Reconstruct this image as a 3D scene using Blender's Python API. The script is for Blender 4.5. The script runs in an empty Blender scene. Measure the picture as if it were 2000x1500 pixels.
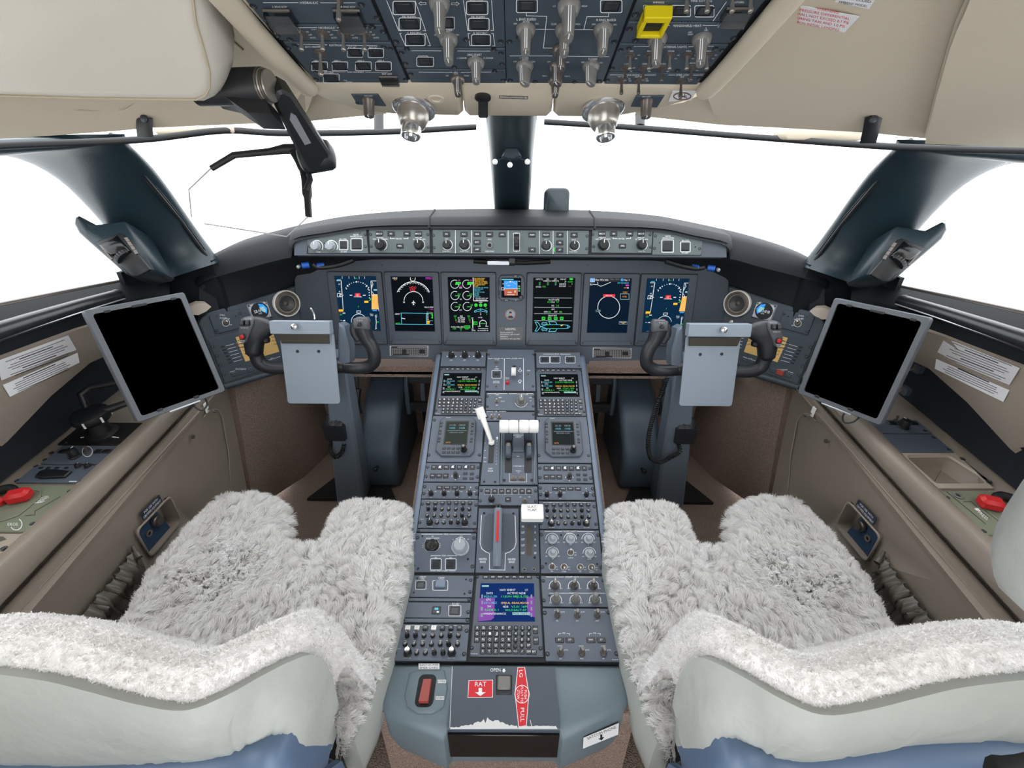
import bpy, bmesh, math, random
import numpy as np
from mathutils import Vector, Matrix
from functools import lru_cache
random.seed(7); np.random.seed(7)
SC = bpy.context.scene
COL = SC.collection
V = Vector
# ---------------------------------------------------------------- camera, world, exposure
F = 889.0                                   # focal length in pixels of the 2000 x 1500 frame
CAM = V((0.006, 0.0, 1.27))
_p, _r = math.radians(29.0), math.radians(0.4)
_D = V((0, math.cos(_p), -math.sin(_p))); _U0 = V((0, math.sin(_p), math.cos(_p))); _R0 = V((1, 0, 0))
_R = _R0*math.cos(_r) + _U0*math.sin(_r); _U = _U0*math.cos(_r) - _R0*math.sin(_r)
cd = bpy.data.cameras.new('camera'); cam = bpy.data.objects.new('camera', cd); COL.objects.link(cam)
cd.sensor_width = 36; cd.lens = 36*F/2000; cd.clip_start = .01
cam.matrix_world = Matrix(((_R.x, _U.x, -_D.x, CAM.x), (_R.y, _U.y, -_D.y, CAM.y), (_R.z, _U.z, -_D.z, CAM.z), (0, 0, 0, 1)))
SC.camera = cam
W = bpy.data.worlds.new('overcast_sky'); SC.world = W; W.use_nodes = True
W.node_tree.nodes['Background'].inputs[0].default_value = (0.96, 0.98, 1.0, 1)
W.node_tree.nodes['Background'].inputs[1].default_value = 3.8
SC.view_settings.view_transform = 'Standard'; SC.view_settings.look = 'None'
SC.view_settings.exposure = 0.0; SC.view_settings.gamma = 1; SC.view_settings.use_curve_mapping = False
SC.cycles.max_bounces = 8; SC.cycles.diffuse_bounces = 6; SC.cycles.glossy_bounces = 2; SC.cycles.transmission_bounces = 3; SC.cycles.transparent_max_bounces = 8
# ---------------------------------------------------------------- pixel -> place helpers
def ray(px, py):
    return _R*((px-1000)/F) + _U*((750-py)/F) + _D
def at(px, py, X=None, Y=None, Z=None, d=None):
    r = ray(px, py)
    if X is not None: k = (X-CAM.x)/r.x
    elif Y is not None: k = (Y-CAM.y)/r.y
    elif Z is not None: k = (Z-CAM.z)/r.z
    else: k = d
    return CAM + r*k
class Fr:
    """a plane in the cockpit: origin, u (right) and v (up) axes, n facing the viewer"""
    def __init__(s, o, u, v):
        s.o = V(o); s.u = V(u).normalized(); v = V(v); s.v = (v - s.u*v.dot(s.u)).normalized(); s.n = s.u.cross(s.v)
    def uv(s, px, py):
        r = ray(px, py); k = (s.o-CAM).dot(s.n)/r.dot(s.n); p = CAM + r*k - s.o
        return V((p.dot(s.u), p.dot(s.v)))
    def mat(s, u=0, v=0, w=0, rot=0):
        o = s.o + s.u*u + s.v*v + s.n*w
        m = Matrix(((s.u.x, s.v.x, s.n.x, o.x), (s.u.y, s.v.y, s.n.y, o.y), (s.u.z, s.v.z, s.n.z, o.z), (0, 0, 0, 1)))
        return m @ Matrix.Rotation(rot, 4, 'Z') if rot else m
    def pt(s, u, v, w=0): return s.o + s.u*u + s.v*v + s.n*w
ZR = {'F': (0, 0, 1), 'OL': (460, 0, 3.7037), 'OR': (960, 0, 3.7037), 'GL': (560, 400, 4.3478), 'GR': (980, 400, 4.3478),
      'YL': (380, 540, 3.2604), 'YR': (1140, 540, 3.2604), 'P1': (820, 680, 5.5556), 'P2': (800, 880, 5), 'P3': (740, 1020, 3.8462),
      'P4': (700, 1270, 3.3333), 'S1': (640, 520, 9.0909), 'S2': (860, 520, 9.0909), 'S3': (1030, 520, 9.0909),
      'WR': (1380, 560, 7.1429), 'WL': (380, 560, 7.1429), 'Q1': (800, 880, 12.5), 'Q2': (930, 760, 7.5), 'Q3': (790, 970, 9.375),
      'Q4': (1050, 970, 9.375), 'LW': (0, 760, 3), 'RW': (1520, 760, 3), 'TR': (1300, 0, 2.857), 'TL': (0, 0, 2.857)}
def zp(z, x, y):
    a = ZR[z]; return a[0]+x/a[2], a[1]+y/a[2]
# ---------------------------------------------------------------- materials
def lin(c): return tuple((v/255/12.92 if v/255 <= .04045 else ((v/255+.055)/1.055)**2.4) for v in c)
MATS = {}
def mat(name, rgb, rough=.5, metal=0., var=.0, scale=40., bump=0., bscale=300., spec=.5, emit=0., coat=0., kind='noise', dist=.002):
    m = bpy.data.materials.new(name); m.use_nodes = True; nt = m.node_tree; b = nt.nodes['Principled BSDF']
    c = lin(rgb)
    b.inputs['Base Color'].default_value = (*c, 1); b.inputs['Roughness'].default_value = rough; b.inputs['Metallic'].default_value = metal
    b.inputs['Specular IOR Level'].default_value = spec; b.inputs['Coat Weight'].default_value = coat
    if emit: b.inputs['Emission Color'].default_value = (*c, 1); b.inputs['Emission Strength'].default_value = emit
    if var or bump: tc = nt.nodes.new('ShaderNodeTexCoord')
    if var:
        n = nt.nodes.new('ShaderNodeTexNoise'); n.inputs['Scale'].default_value = scale; n.inputs['Detail'].default_value = 4
        nt.links.new(tc.outputs['Object'], n.inputs['Vector'])
        r = nt.nodes.new('ShaderNodeValToRGB'); r.color_ramp.elements[0].position = .3; r.color_ramp.elements[1].position = .72
        r.color_ramp.elements[0].color = (*[v*(1-var) for v in c], 1); r.color_ramp.elements[1].color = (*[min(1, v*(1+var)) for v in c], 1)
        nt.links.new(n.outputs['Fac'], r.inputs['Fac']); nt.links.new(r.outputs['Color'], b.inputs['Base Color'])
    if bump:
        if kind == 'voronoi': n2 = nt.nodes.new('ShaderNodeTexVoronoi'); out = 'Distance'
        elif kind == 'wave': n2 = nt.nodes.new('ShaderNodeTexWave'); out = 'Fac'; n2.inputs['Distortion'].default_value = 3; n2.inputs['Detail'].default_value = 2
        else: n2 = nt.nodes.new('ShaderNodeTexNoise'); n2.inputs['Detail'].default_value = 3; out = 'Fac'
        n2.inputs['Scale'].default_value = bscale
        nt.links.new(tc.outputs['Object'], n2.inputs['Vector'])
        bp = nt.nodes.new('ShaderNodeBump'); bp.inputs['Strength'].default_value = bump; bp.inputs['Distance'].default_value = dist
        nt.links.new(n2.outputs[out], bp.inputs['Height']); nt.links.new(bp.outputs['Normal'], b.inputs['Normal'])
    MATS[name] = m; return m
def glassmat(name, tint, amount, rough=.02, fres=1.45):
    """thin pane: tinted see-through with a Fresnel gloss"""
    m = bpy.data.materials.new(name); m.use_nodes = True; nt = m.node_tree; nt.nodes.remove(nt.nodes['Principled BSDF'])
    t = nt.nodes.new('ShaderNodeBsdfTransparent'); t.inputs[0].default_value = (*tint, 1)
    g = nt.nodes.new('ShaderNodeBsdfGlossy'); g.inputs['Roughness'].default_value = rough
    fr = nt.nodes.new('ShaderNodeFresnel'); fr.inputs['IOR'].default_value = fres
    ml = nt.nodes.new('ShaderNodeMath'); ml.operation = 'MULTIPLY'; ml.inputs[1].default_value = amount
    mx = nt.nodes.new('ShaderNodeMixShader')
    nt.links.new(fr.outputs[0], ml.inputs[0]); nt.links.new(ml.outputs[0], mx.inputs[0])
    nt.links.new(t.outputs[0], mx.inputs[1]); nt.links.new(g.outputs[0], mx.inputs[2])
    nt.links.new(mx.outputs[0], nt.nodes['Material Output'].inputs[0]); MATS[name] = m; return m
mat('panel', (84, 93, 107), .5, var=.05, scale=18, bump=.06, bscale=900)           # pedestal modules
mat('panel_dark', (70, 79, 91), .5, var=.05, scale=14, bump=.05, bscale=900)       # main instrument panel
mat('panel_over', (60, 72, 83), .48, var=.06, scale=16, bump=.05, bscale=900)      # overhead modules
mat('panel_side', (60, 70, 80), .5, var=.05, scale=14, bump=.05, bscale=900)
mat('glare_grey', (84, 95, 98), .5, var=.04, scale=16, bump=.04, bscale=900)
mat('rail', (100, 113, 131), .4, var=.04, scale=20)
mat('cap_grey', (104, 119, 128), .5, var=.06, scale=9, bump=.12, bscale=700)
mat('bezel', (72, 80, 92), .45, var=.03, scale=20)
mat('gap', (16, 19, 24), .7)  # near black for shade in gaps, slots, holes and black print
mat('black', (22, 24, 28), .45)
mat('black_gloss', (10, 11, 13), .18)
mat('rubber', (36, 38, 44), .38, spec=.5, var=.05, scale=30, bump=.05, bscale=600)
mat('key', (38, 40, 47), .4)
mat('button', (40, 44, 50), .35)
mat('button_lit', (96, 110, 130), .3)
mat('knob_grey', (112, 111, 109), .35, var=.05, scale=60)
mat('knob_cool', (150, 158, 166), .35)
mat('knob_black', (26, 27, 30), .38)
mat('screw', (52, 58, 66), .4, metal=.3)
mat('chrome', (225, 226, 228), .16, metal=.9)
mat('steel', (168, 164, 158), .28, metal=.75)
mat('nickel_dark', (104, 98, 94), .3, metal=.5)
mat('white_print', (232, 235, 238), .6)
mat('white_plastic', (236, 236, 233), .35)
mat('red', (196, 28, 34), .45)
mat('red_dull', (150, 60, 52), .45)
mat('red_print', (203, 26, 40), .5)
mat('yellow', (204, 186, 14), .45, spec=.3)
mat('cream', (190, 180, 162), .6, var=.025, scale=5, bump=.1, bscale=420)
mat('cream_pale', (190, 186, 177), .55, var=.02, scale=5, bump=.12, bscale=420)
mat('thread', (170, 160, 138), .8)
mat('taupe', (146, 136, 126), .45, var=.04, scale=6, bump=.12, bscale=520)
mat('taupe_light', (166, 156, 144), .45, var=.04, scale=6, bump=.12, bscale=520)
mat('pillar', (28, 44, 52), .36, var=.08, scale=8, bump=.16, bscale=380)
mat('glare_leather', (31, 34, 38), .58, spec=.14, var=.08, scale=8, bump=.16, bscale=380)
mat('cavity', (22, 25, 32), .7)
mat('navy_felt', (24, 30, 40), .8, var=.1, scale=60)
mat('carpet', (142, 124, 114), .95, var=.45, scale=420, bump=.9, bscale=520, spec=.1, dist=.004)
mat('carpet_floor', (134, 117, 107), .95, var=.4, scale=300, bump=1., bscale=330, spec=.1, dist=.005)
mat('mat_black', (20, 19, 20), .6)
mat('column', (102, 114, 128), .42, var=.03, scale=10)
mat('housing', (78, 92, 106), .45, var=.06, scale=6)
mat('clip_grey', (136, 148, 162), .42, var=.02, scale=8, bump=.03, bscale=700)
mat('clip_bronze', (88, 84, 78), .4, metal=.4)
mat('leather', (162, 166, 163), .5, var=.035, scale=7, bump=.3, bscale=26, dist=.012)
mat('pocket_leather', (92, 88, 82), .4, var=.06, scale=12, bump=.12, bscale=420)
mat('shell_blue', (84, 104, 132), .42, var=.04, scale=7, bump=.06, bscale=900)
mat('fleece_base', (240, 239, 240), .95, spec=.05)
mat('green_box', (120, 126, 108), .5, var=.03, scale=10)
mat('tan_card', (214, 176, 108), .6)
mat('sticker', (214, 215, 218), .55)
mat('placard_grey', (176, 174, 176), .5)
mat('glass_black', (0, 0, 0), .6, spec=.0)
mat('blue_cap', (20, 84, 176), .4)
mat('alu', (176, 180, 186), .35, metal=.7)
mat('gold', (196, 170, 110), .5)
mat('skin_tone', (196, 142, 118), .6)
mat('sky_print', (134, 152, 168), .6)
mat('navy_print', (34, 42, 62), .6)
mat('bronze_ring', (122, 96, 92), .4, metal=.2)
mat('speaker', (120, 112, 104), .4, metal=.3)
mat('speaker_cone', (84, 84, 86), .4, metal=.2)
mat('speaker_rim', (240, 236, 232), .4)
mat('seat_rail', (20, 21, 23), .35, metal=.3)
EM = {'w': (226, 230, 232), 'g': (24, 214, 40), 'c': (84, 190, 214), 'm': (206, 40, 196), 'r': (228, 30, 50), 'y': (246, 190, 30),
      'a': (240, 186, 96), 'b': (30, 146, 236), 'n': (178, 78, 36), 'o': (230, 140, 30), 'd': (120, 132, 140), 't': (140, 190, 190), 'k': (6, 8, 12)}
for k, c in EM.items():
    mat('glow_'+k, (c[0]//3, c[1]//3, c[2]//3), .5); n_ = MATS['glow_'+k].node_tree.nodes['Principled BSDF']
    n_.inputs['Emission Color'].default_value = (*lin(c), 1); n_.inputs['Emission Strength'].default_value = 1.05
def scrmat(name, rgb, e=.9):
    mat(name, (3, 4, 6), .45, spec=.04); b = MATS[name].node_tree.nodes['Principled BSDF']
    b.inputs['Emission Color'].default_value = (*lin(rgb), 1); b.inputs['Emission Strength'].default_value = e
scrmat('scr_blue', (9, 44, 72)); scrmat('scr_black', (3, 10, 18)); scrmat('scr_dark', (4, 9, 12)); scrmat('scr_mfd', (5, 26, 46))
scrmat('scr_cdu', (6, 46, 112)); scrmat('scr_pink_reflection', (172, 92, 196)); scrmat('scr_lcd', (58, 66, 60)); scrmat('scr_lcd_dim', (34, 40, 40))
glassmat('window_glass', (.985, .99, .99), .25)
glassmat('combiner_glass', (.965, .97, .985), .35)
glassmat('guard_clear', (.92, .945, .96), .9, .15)
mat('rail_black', (34, 36, 40), .3, var=.25, scale=90, bump=.05, bscale=300)
mat('tablet_frame', (92, 97, 104), .45, var=.03, scale=20)
mat('socket_blue', (44, 66, 92), .45)
mat('switch_grey', (82, 84, 90), .45)
mat('guard_edge', (150, 160, 168), .3)
# ---------------------------------------------------------------- mesh builder
class MB:
    def __init__(s): s.v = []; s.f = []; s.m = []; s.mats = []
    def mi(s, name):
        if name not in s.mats: s.mats.append(name)
        return s.mats.index(name)
    def put(s, vs, fs, m, M=None):
        k = len(s.v); i = s.mi(m)
        s.v += [tuple(M @ V(p)) for p in vs] if M is not None else [tuple(p) for p in vs]
        s.f += [tuple(j+k for j in f) for f in fs]; s.m += [i]*len(fs); return s
    def box(s, c, d, m, M=None, ch=0.):
        x, y, z = (q/2 for q in d); cx, cy, cz = c
        if ch <= 0:
            vs = [(cx+a*x, cy+b*y, cz+e*z) for a in (-1, 1) for b in (-1, 1) for e in (-1, 1)]
            return s.put(vs, [(0, 1, 3, 2), (4, 6, 7, 5), (0, 4, 5, 1), (2, 3, 7, 6), (0, 2, 6, 4), (1, 5, 7, 3)], m, M)
        ch = min(ch, x*.9, y*.9, z*.9)
        rows = []
        for (zz, k) in ((-z, ch), (-z+ch, 0), (z-ch, 0), (z, ch)):
            a, b = x-k, y-k; r = ch if k == 0 else ch*.4
            rows.append([(cx+p, cy+q, cz+zz) for p, q in ((-a+r, -b), (a-r, -b), (a, -b+r), (a, b-r), (a-r, b), (-a+r, b), (-a, b-r), (-a, -b+r))])
        return s.loft(rows, m, M=M)
    def loft(s, rings, m, closed=True, caps=True, M=None):
        n = len(rings[0]); vs = [p for r in rings for p in r]; fs = []
        for i in range(len(rings)-1):
            for j in range(n if closed else n-1):
                k = (j+1) % n; fs.append((i*n+j, i*n+k, (i+1)*n+k, (i+1)*n+j))
        if caps and closed:
            fs.append(tuple(range(n-1, -1, -1))); fs.append(tuple((len(rings)-1)*n+j for j in range(n)))
        return s.put(vs, fs, m, M)
    def grid(s, P, m, M=None): return s.loft(P, m, closed=False, caps=False, M=M)
    def sheet(s, P, th, m, M=None):
        """grid of points with thickness th along minus its normal (ring order right-handed)"""
        nr, nc = len(P), len(P[0]); N = []
        for i in range(nr):
            row = []
            for j in range(nc):
                a = V(P[min(i+1, nr-1)][j])-V(P[max(i-1, 0)][j]); b = V(P[i][min(j+1, nc-1)])-V(P[i][max(j-1, 0)])
                row.append(V(P[i][j]) - a.cross(b).normalized()*th)
            N.append(row)
        vs = [p for r in P for p in r]+[p for r in N for p in r]; o = nr*nc; fs = []
        for i in range(nr-1):
            for j in range(nc-1):
                q = (i*nc+j, (i+1)*nc+j, (i+1)*nc+j+1, i*nc+j+1); fs.append(q); fs.append(tuple(o+k for k in reversed(q)))
        bd = [j for j in range(nc)]+[i*nc+nc-1 for i in range(1, nr)]+[(nr-1)*nc+j for j in range(nc-2, -1, -1)]+[i*nc for i in range(nr-2, 0, -1)]
        for a, b in zip(bd, bd[1:]+bd[:1]): fs.append((a, b, b+o, a+o))
        return s.put(vs, fs, m, M)
    def lathe(s, prof, m, seg=20, M=None, flute=0, famp=0., caps=True):
        rings = []
        for r, z in prof:
            rings.append([((r*(1+(famp*math.cos(flute*2*math.pi*j/seg) if flute else 0)))*math.cos(2*math.pi*j/seg), (r*(1+(famp*math.cos(flute*2*math.pi*j/seg) if flute else 0)))*math.sin(2*math.pi*j/seg), z) for j in range(seg)])
        return s.loft(rings, m, M=M, caps=caps)
    def prism(s, poly, z0, z1, m, M=None, ch=0.):
        n = len(poly)
        if ch:
            c = V((sum(p[0] for p in poly)/n, sum(p[1] for p in poly)/n)); ins = inset(poly, ch)
            rings = [[(p[0], p[1], z0) for p in poly], [(p[0], p[1], z1-ch) for p in poly], [(p[0], p[1], z1) for p in ins]]
        else: rings = [[(p[0], p[1], z0) for p in poly], [(p[0], p[1], z1) for p in poly]]
        return s.loft(rings, m, M=M)
    def tube(s, pts, r, m, seg=10, M=None, caps=True, closed=False, sq=1.):
        pts = [V(p) for p in pts]; n = len(pts); rings = []; up = None
        for i, p in enumerate(pts):
            t = (pts[(i+1) % n]-pts[i-1]) if closed else (pts[min(i+1, n-1)]-pts[max(i-1, 0)])
            t.normalize()
            if up is None: up = V((0, 0, 1)) if abs(t.z) < .9 else V((1, 0, 0))
            a = t.cross(up)
            if a.length < 1e-6: a = t.cross(V((0, 1, 0)))
            a.normalize(); b = t.cross(a).normalized(); up = -b
            q = r[i] if isinstance(r, (list, tuple)) else r
            rings.append([p+a*(q*math.cos(2*math.pi*k/seg))-b*(q*sq*math.sin(2*math.pi*k/seg)) for k in range(seg)])
        if closed: rings.append(rings[0])
        return s.loft(rings, m, caps=caps and not closed, M=M)
    def mesh(s, name, smooth=40):
        me = bpy.data.meshes.new(name); me.from_pydata(s.v, [], s.f)
        for k in s.mats: me.materials.append(MATS[k])
        me.polygons.foreach_set('material_index', s.m)
        if smooth:
            me.polygons.foreach_set('use_smooth', [True]*len(s.f)); me.set_sharp_from_angle(angle=math.radians(smooth))
        return me
def fixn(me):
    bm = bmesh.new(); bm.from_mesh(me); bmesh.ops.recalc_face_normals(bm, faces=bm.faces); bm.to_mesh(me); bm.free(); return me
def inset(poly, d):
    n = len(poly); area = sum(poly[i][0]*poly[(i+1) % n][1]-poly[(i+1) % n][0]*poly[i][1] for i in range(n)); sg = 1 if area > 0 else -1
    out = []
    for i in range(n):
        p0, p1, p2 = (V(poly[(i+k) % n][:2]) for k in (-1, 0, 1))
        e1 = (p1-p0).normalized(); e2 = (p2-p1).normalized(); n1 = V((-e1.y, e1.x))*sg; n2 = V((-e2.y, e2.x))*sg
        b = n1+n2; k = d/max(.35, (b.dot(n1)) or .35) if b.length > 1e-6 else d
        out.append(tuple(p1+b*k))
    return out
def rrect(w, h, r, k=4, cx=0, cy=0):
    r = min(r, w/2*.99, h/2*.99); pts = []
    for sx, sy, a0 in ((1, 1, 0), (-1, 1, 90), (-1, -1, 180), (1, -1, 270)):
        for i in range(k+1):
            a = math.radians(a0+90*i/k); pts.append((cx+sx*(w/2-r)+r*math.cos(a), cy+sy*(h/2-r)+r*math.sin(a)))
    return pts
def link(name, data, parent=None, M=None):
    o = bpy.data.objects.new(name, data); COL.objects.link(o)
    if parent is not None: o.parent = parent
    if M is not None: o.matrix_local = M
    return o
def obj(name, mb, parent=None, M=None, smooth=40, fix=True):
    me = mb.mesh(name, smooth)
    if fix: fixn(me)
    return link(name, me, parent, M)
def tag(o, label=None, cat=None, group=None, kind=None):
    if label: o['label'] = label
    if cat: o['category'] = cat
    if group: o['group'] = group
    if kind: o['kind'] = kind
    return o
def thing(name, label, cat, M=None, group=None):
    o = link(name, None, None, M if M is not None else Matrix()); o.empty_display_size = .02
    return tag(o, label, cat, group)
def struct(o): o['kind'] = 'structure'; return o
def T(x=0, y=0, z=0): return Matrix.Translation((x, y, z))
def RX(a): return Matrix.Rotation(math.radians(a), 4, 'X')
def RY(a): return Matrix.Rotation(math.radians(a), 4, 'Y')
def RZ(a): return Matrix.Rotation(math.radians(a), 4, 'Z')
def mirX(p): return (-p[0], p[1], p[2])
def cr(pts, n=6):
    """Catmull-Rom through 3D points"""
    P = [V(p) for p in pts]; out = []
    for i in range(len(P)-1):
        a, b, c, d = P[max(i-1, 0)], P[i], P[i+1], P[min(i+2, len(P)-1)]
        for k in range(n):
            t = k/n; out.append(.5*((2*b)+(c-a)*t+(2*a-5*b+4*c-d)*t*t+(3*b-a-3*c+d)*t**3))
    out.append(P[-1]); return out
# ---------------------------------------------------------------- lettering and screen drawing
@lru_cache(None)
def glyphs(txt):
    cu = bpy.data.curves.new('lettering', 'FONT'); cu.body = txt; cu.resolution_u = 2; cu.align_x = 'LEFT'
    o = bpy.data.objects.new('lettering', cu); me = o.to_mesh()
    vs = [tuple(v.co) for v in me.vertices]; fs = [tuple(p.vertices) for p in me.polygons]
    o.to_mesh_clear(); bpy.data.objects.remove(o); bpy.data.curves.remove(cu)
    if not vs: return ((), (), 1, 1)
    x0 = min(v[0] for v in vs); x1 = max(v[0] for v in vs)
    return (tuple((v[0]-x0, v[1], 0) for v in vs), tuple(fs), max(x1-x0, 1e-4), .70)
class Draw:
    """flat print laid on a plane: positions in zoom coordinates of the photograph, mapped to the plane's metres"""
    def __init__(s, f, lift=.0003, mats=None): s.f = f; s.b = MB(); s.z = lift; s.mats = mats or (lambda c: 'glow_'+c)
    def p(s, x, y): return s.f(x, y)
    def _z(s): s.z += 2.5e-6; return s.z
    def text(s, t, x, y, h, c='w', w=None, rot=0, al='c'):
        vs, fs, tw, ch = glyphs(t)
        if not vs: return
        o = s.p(x, y); ex = (s.p(x+10, y)-o)/10; ey = (s.p(x, y-10)-o)/10
        if ex.x < 0: ex = -ex; al = {'c': 'c', 'l': 'r', 'r': 'l'}[al]
        a = math.radians(rot); ca, sa = math.cos(a), math.sin(a)
        ky = h/ch; kx = (w/tw) if w else ky*.92; z = s._z()
        sh = {'c': -tw/2, 'l': 0, 'r': -tw}[al]; out = []
        for v in vs:
            p, q = (v[0]+sh)*kx, (v[1]-ch/2)*ky; p, q = p*ca-q*sa, p*sa+q*ca
            r = o+ex*p+ey*q; out.append((r.x, r.y, z))
        s.b.put(out, fs, s.mats(c))
    def poly(s, pts, c='w'):
        z = s._z(); q = [s.p(*p) for p in pts]; s.b.put([(p.x, p.y, z) for p in q], [tuple(range(len(q)))], s.mats(c))
    def rect(s, x0, y0, x1, y1, c='w'): s.poly([(x0, y1), (x1, y1), (x1, y0), (x0, y0)], c)
    def line(s, pts, w, c='w', closed=False):
        P = [V(p) for p in pts]; n = len(P); L = []; R = []
        for i, p in enumerate(P):
            a = P[i-1] if (i or closed) else p; b = P[(i+1) % n] if (i < n-1 or closed) else p
            d1 = (p-a).normalized() if (p-a).length else None; d2 = (b-p).normalized() if (b-p).length else None
            d = ((d1 or d2)+(d2 or d1)); d = d.normalized() if d.length > 1e-6 else d1
            k = 1/max(.5, d.dot(d1 or d2)); nn = V((-d.y, d.x))*(w/2*k); L.append(p+nn); R.append(p-nn)
        z = s._z(); vs = []; fs = []
        for q in L+R: r = s.p(q.x, q.y); vs.append((r.x, r.y, z))
        for i in range(n if closed else n-1): j = (i+1) % n; fs.append((i, j, n+j, n+i))
        s.b.put(vs, fs, s.mats(c))
    def arc(s, x, y, r, a0, a1, w, c='w', n=20, ry=None):
        ry = ry or r
        s.line([(x+r*math.cos(math.radians(a0+(a1-a0)*i/n)), y-ry*math.sin(math.radians(a0+(a1-a0)*i/n))) for i in range(n+1)], w, c)
    def disc(s, x, y, r, c='w', n=16, ry=None):
        ry = ry or r; s.poly([(x+r*math.cos(2*math.pi*i/n), y-ry*math.sin(2*math.pi*i/n)) for i in range(n)], c)
    def box(s, x0, y0, x1, y1, w, c='w', r=0):
        if r:
            pts = [(x, y) for x, y in rrect(x1-x0, y1-y0, r, 3, (x0+x1)/2, (y0+y1)/2)]
        else: pts = [(x0, y0), (x1, y0), (x1, y1), (x0, y1)]
        s.line(pts, w, c, True)
    def done(s, name, parent, M=None):
        if s.b.v: 
            me = s.b.mesh(name, 0); o = link(name, me, parent, M); o['kind'] = 'stuff'; return o
PM = {'w': 'white_print', 'r': 'red_print', 'k': 'gap', 'y': 'yellow', 'g': 'glow_g', 'd': 'screw', 't': 'tan_card', 's': 'sticker', 'p': 'placard_grey', 'b': 'navy_print',
      'c': 'glow_c', 'f': 'skin_tone', 'q': 'sky_print', 'z': 'bronze_ring', 'n': 'panel_over', 'x': 'red_dull'}
# ---------------------------------------------------------------- shared control meshes (metres)
def _r(x): return round(x*4000)/4000
@lru_cache(None)
def m_screw(r):
    b = MB(); b.lathe([(r, -.001), (r, .0006), (r*.92, .0012), (r*.78, .0012), (r*.72, .0004), (0.0001, .0004)], 'screw', 12)
    b.box((0, 0, .0008), (r*1.3, r*.3, .0006), 'gap'); return fixn(b.mesh('screw'))
@lru_cache(None)
def m_quarter(r):
    b = MB(); b.lathe([(r, -.001), (r, .0003), (r*.85, .0007), (r*.8, -.0002), (.0001, -.0004)], 'gap', 14)
    b.lathe([(r*.62, -.0004), (r*.62, .0011), (r*.5, .0014), (.0001, .0014)], 'screw', 12)
    b.box((0, 0, .0014), (r*.2, r*1.05, .0006), 'knob_grey'); return fixn(b.mesh('fastener'))
@lru_cache(None)
def m_button(w, h, t, mt):
    b = MB(); b.prism(rrect(w, h, min(w, h)*.12, 2), -.001, t, mt, ch=min(w, h)*.1); return fixn(b.mesh('button'))
@lru_cache(None)
def m_well(w, h):
    b = MB(); k = rrect(w, h, min(w, h)*.1, 2); i = rrect(w*.84, h*.84, min(w, h)*.06, 2)
    rings = [[(p[0], p[1], -.001) for p in k], [(p[0], p[1], .0009) for p in k], [(p[0], p[1], .0009) for p in i], [(p[0], p[1], -.0006) for p in i]]
    b.loft(rings, 'black'); b.prism(rrect(w*.78, h*.78, min(w, h)*.05, 2), -.001, .0007, 'button', ch=min(w, h)*.05); return fixn(b.mesh('button'))
@lru_cache(None)
def m_knob(r, h, mt, cap=None):
    b = MB(); b.lathe([(r*1.08, 0), (r*1.08, h*.1), (r*.96, h*.16), (r*.9, h*.85), (r*.8, h), (r*.55, h*1.0)], mt, 24, flute=8, famp=.035)
    b.lathe([(r*.6, h*.9), (r*.58, h*1.03), (.0002, h*1.06)], cap or mt, 16); b.box((0, r*.55, h*1.03), (r*.14, r*.6, h*.06), 'white_print')
    return fixn(b.mesh('knob'))
@lru_cache(None)
def m_twin(r, h, mt):
    b = MB(); b.lathe([(r, 0), (r, h*.35), (r*.92, h*.42)], mt, 24, flute=8, famp=.03)
    b.lathe([(r*.7, h*.4), (r*.66, h*.95), (r*.55, h), (.0002, h)], mt, 20, flute=5, famp=.03)
    b.lathe([(r*.4, h*.98), (r*.4, h*1.02), (.0002, h*1.02)], 'knob_grey', 12); return fixn(b.mesh('knob'))
@lru_cache(None)
def m_bar(r, L, mt):
    """winged selector: round skirt, tapering bar handle standing on it"""
    b = MB(); b.lathe([(r*1.08, 0), (r*1.1, L*.08), (r*.98, L*.2), (r*.8, L*.3)], mt, 22)
    rings = []
    for z, wx, wy in ((L*.1, .92, .95), (L*.3, .66, .92), (L*.6, .56, .86), (L*.93, .5, .8), (L, .42, .72)):
        rings.append([(p[0]*wx, p[1]*wy, z) for p in rrect(2*r, 2*r, r*.75, 3)])
    b.loft(rings, mt); return fixn(b.mesh('knob'))
@lru_cache(None)
def m_ptr(r, L):
    b = MB()
    for x in (-.11, .11): b.loft([[(r*x-r*.035, r*.97, L*.1), (r*x+r*.035, r*.97, L*.1), (r*x+r*.035, r*.80, L*.93), (r*x-r*.035, r*.80, L*.93)], [(r*x-r*.035, r*.9, L*.1), (r*x+r*.035, r*.9, L*.1), (r*x+r*.035, r*.75, L*.95), (r*x-r*.035, r*.75, L*.95)]], 'white_print')
    b.box((0, r*.4, L*1.0), (r*.1, r*.7, L*.02), 'white_print'); return fixn(b.mesh('pointer_line'))
@lru_cache(None)
def m_toggle(r, L, tilt, mt):
    b = MB(); b.lathe([(r*1.25, 0), (r*1.25, r*.15), (r, r*.25), (r, r*.5), (r*.6, r*.55), (.0002, r*.4)], 'nickel_dark', 12)
    M = RX(tilt)
    b.lathe([(r*.34, 0), (r*.3, L*.35), (r*.46, L*.85), (r*.5, L*.95), (r*.4, L*1.0), (.0002, L*1.02)], mt, 12, M=M); return fixn(b.mesh('toggle_switch'))
@lru_cache(None)
def m_dim(r, h):
    b = MB(); b.lathe([(r, 0), (r, h*.18), (r*.93, h*.24), (r*.6, h*.3), (r*.52, h*.9), (r*.42, h), (.0002, h)], 'knob_cool', 24); return fixn(b.mesh('knob'))
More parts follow.
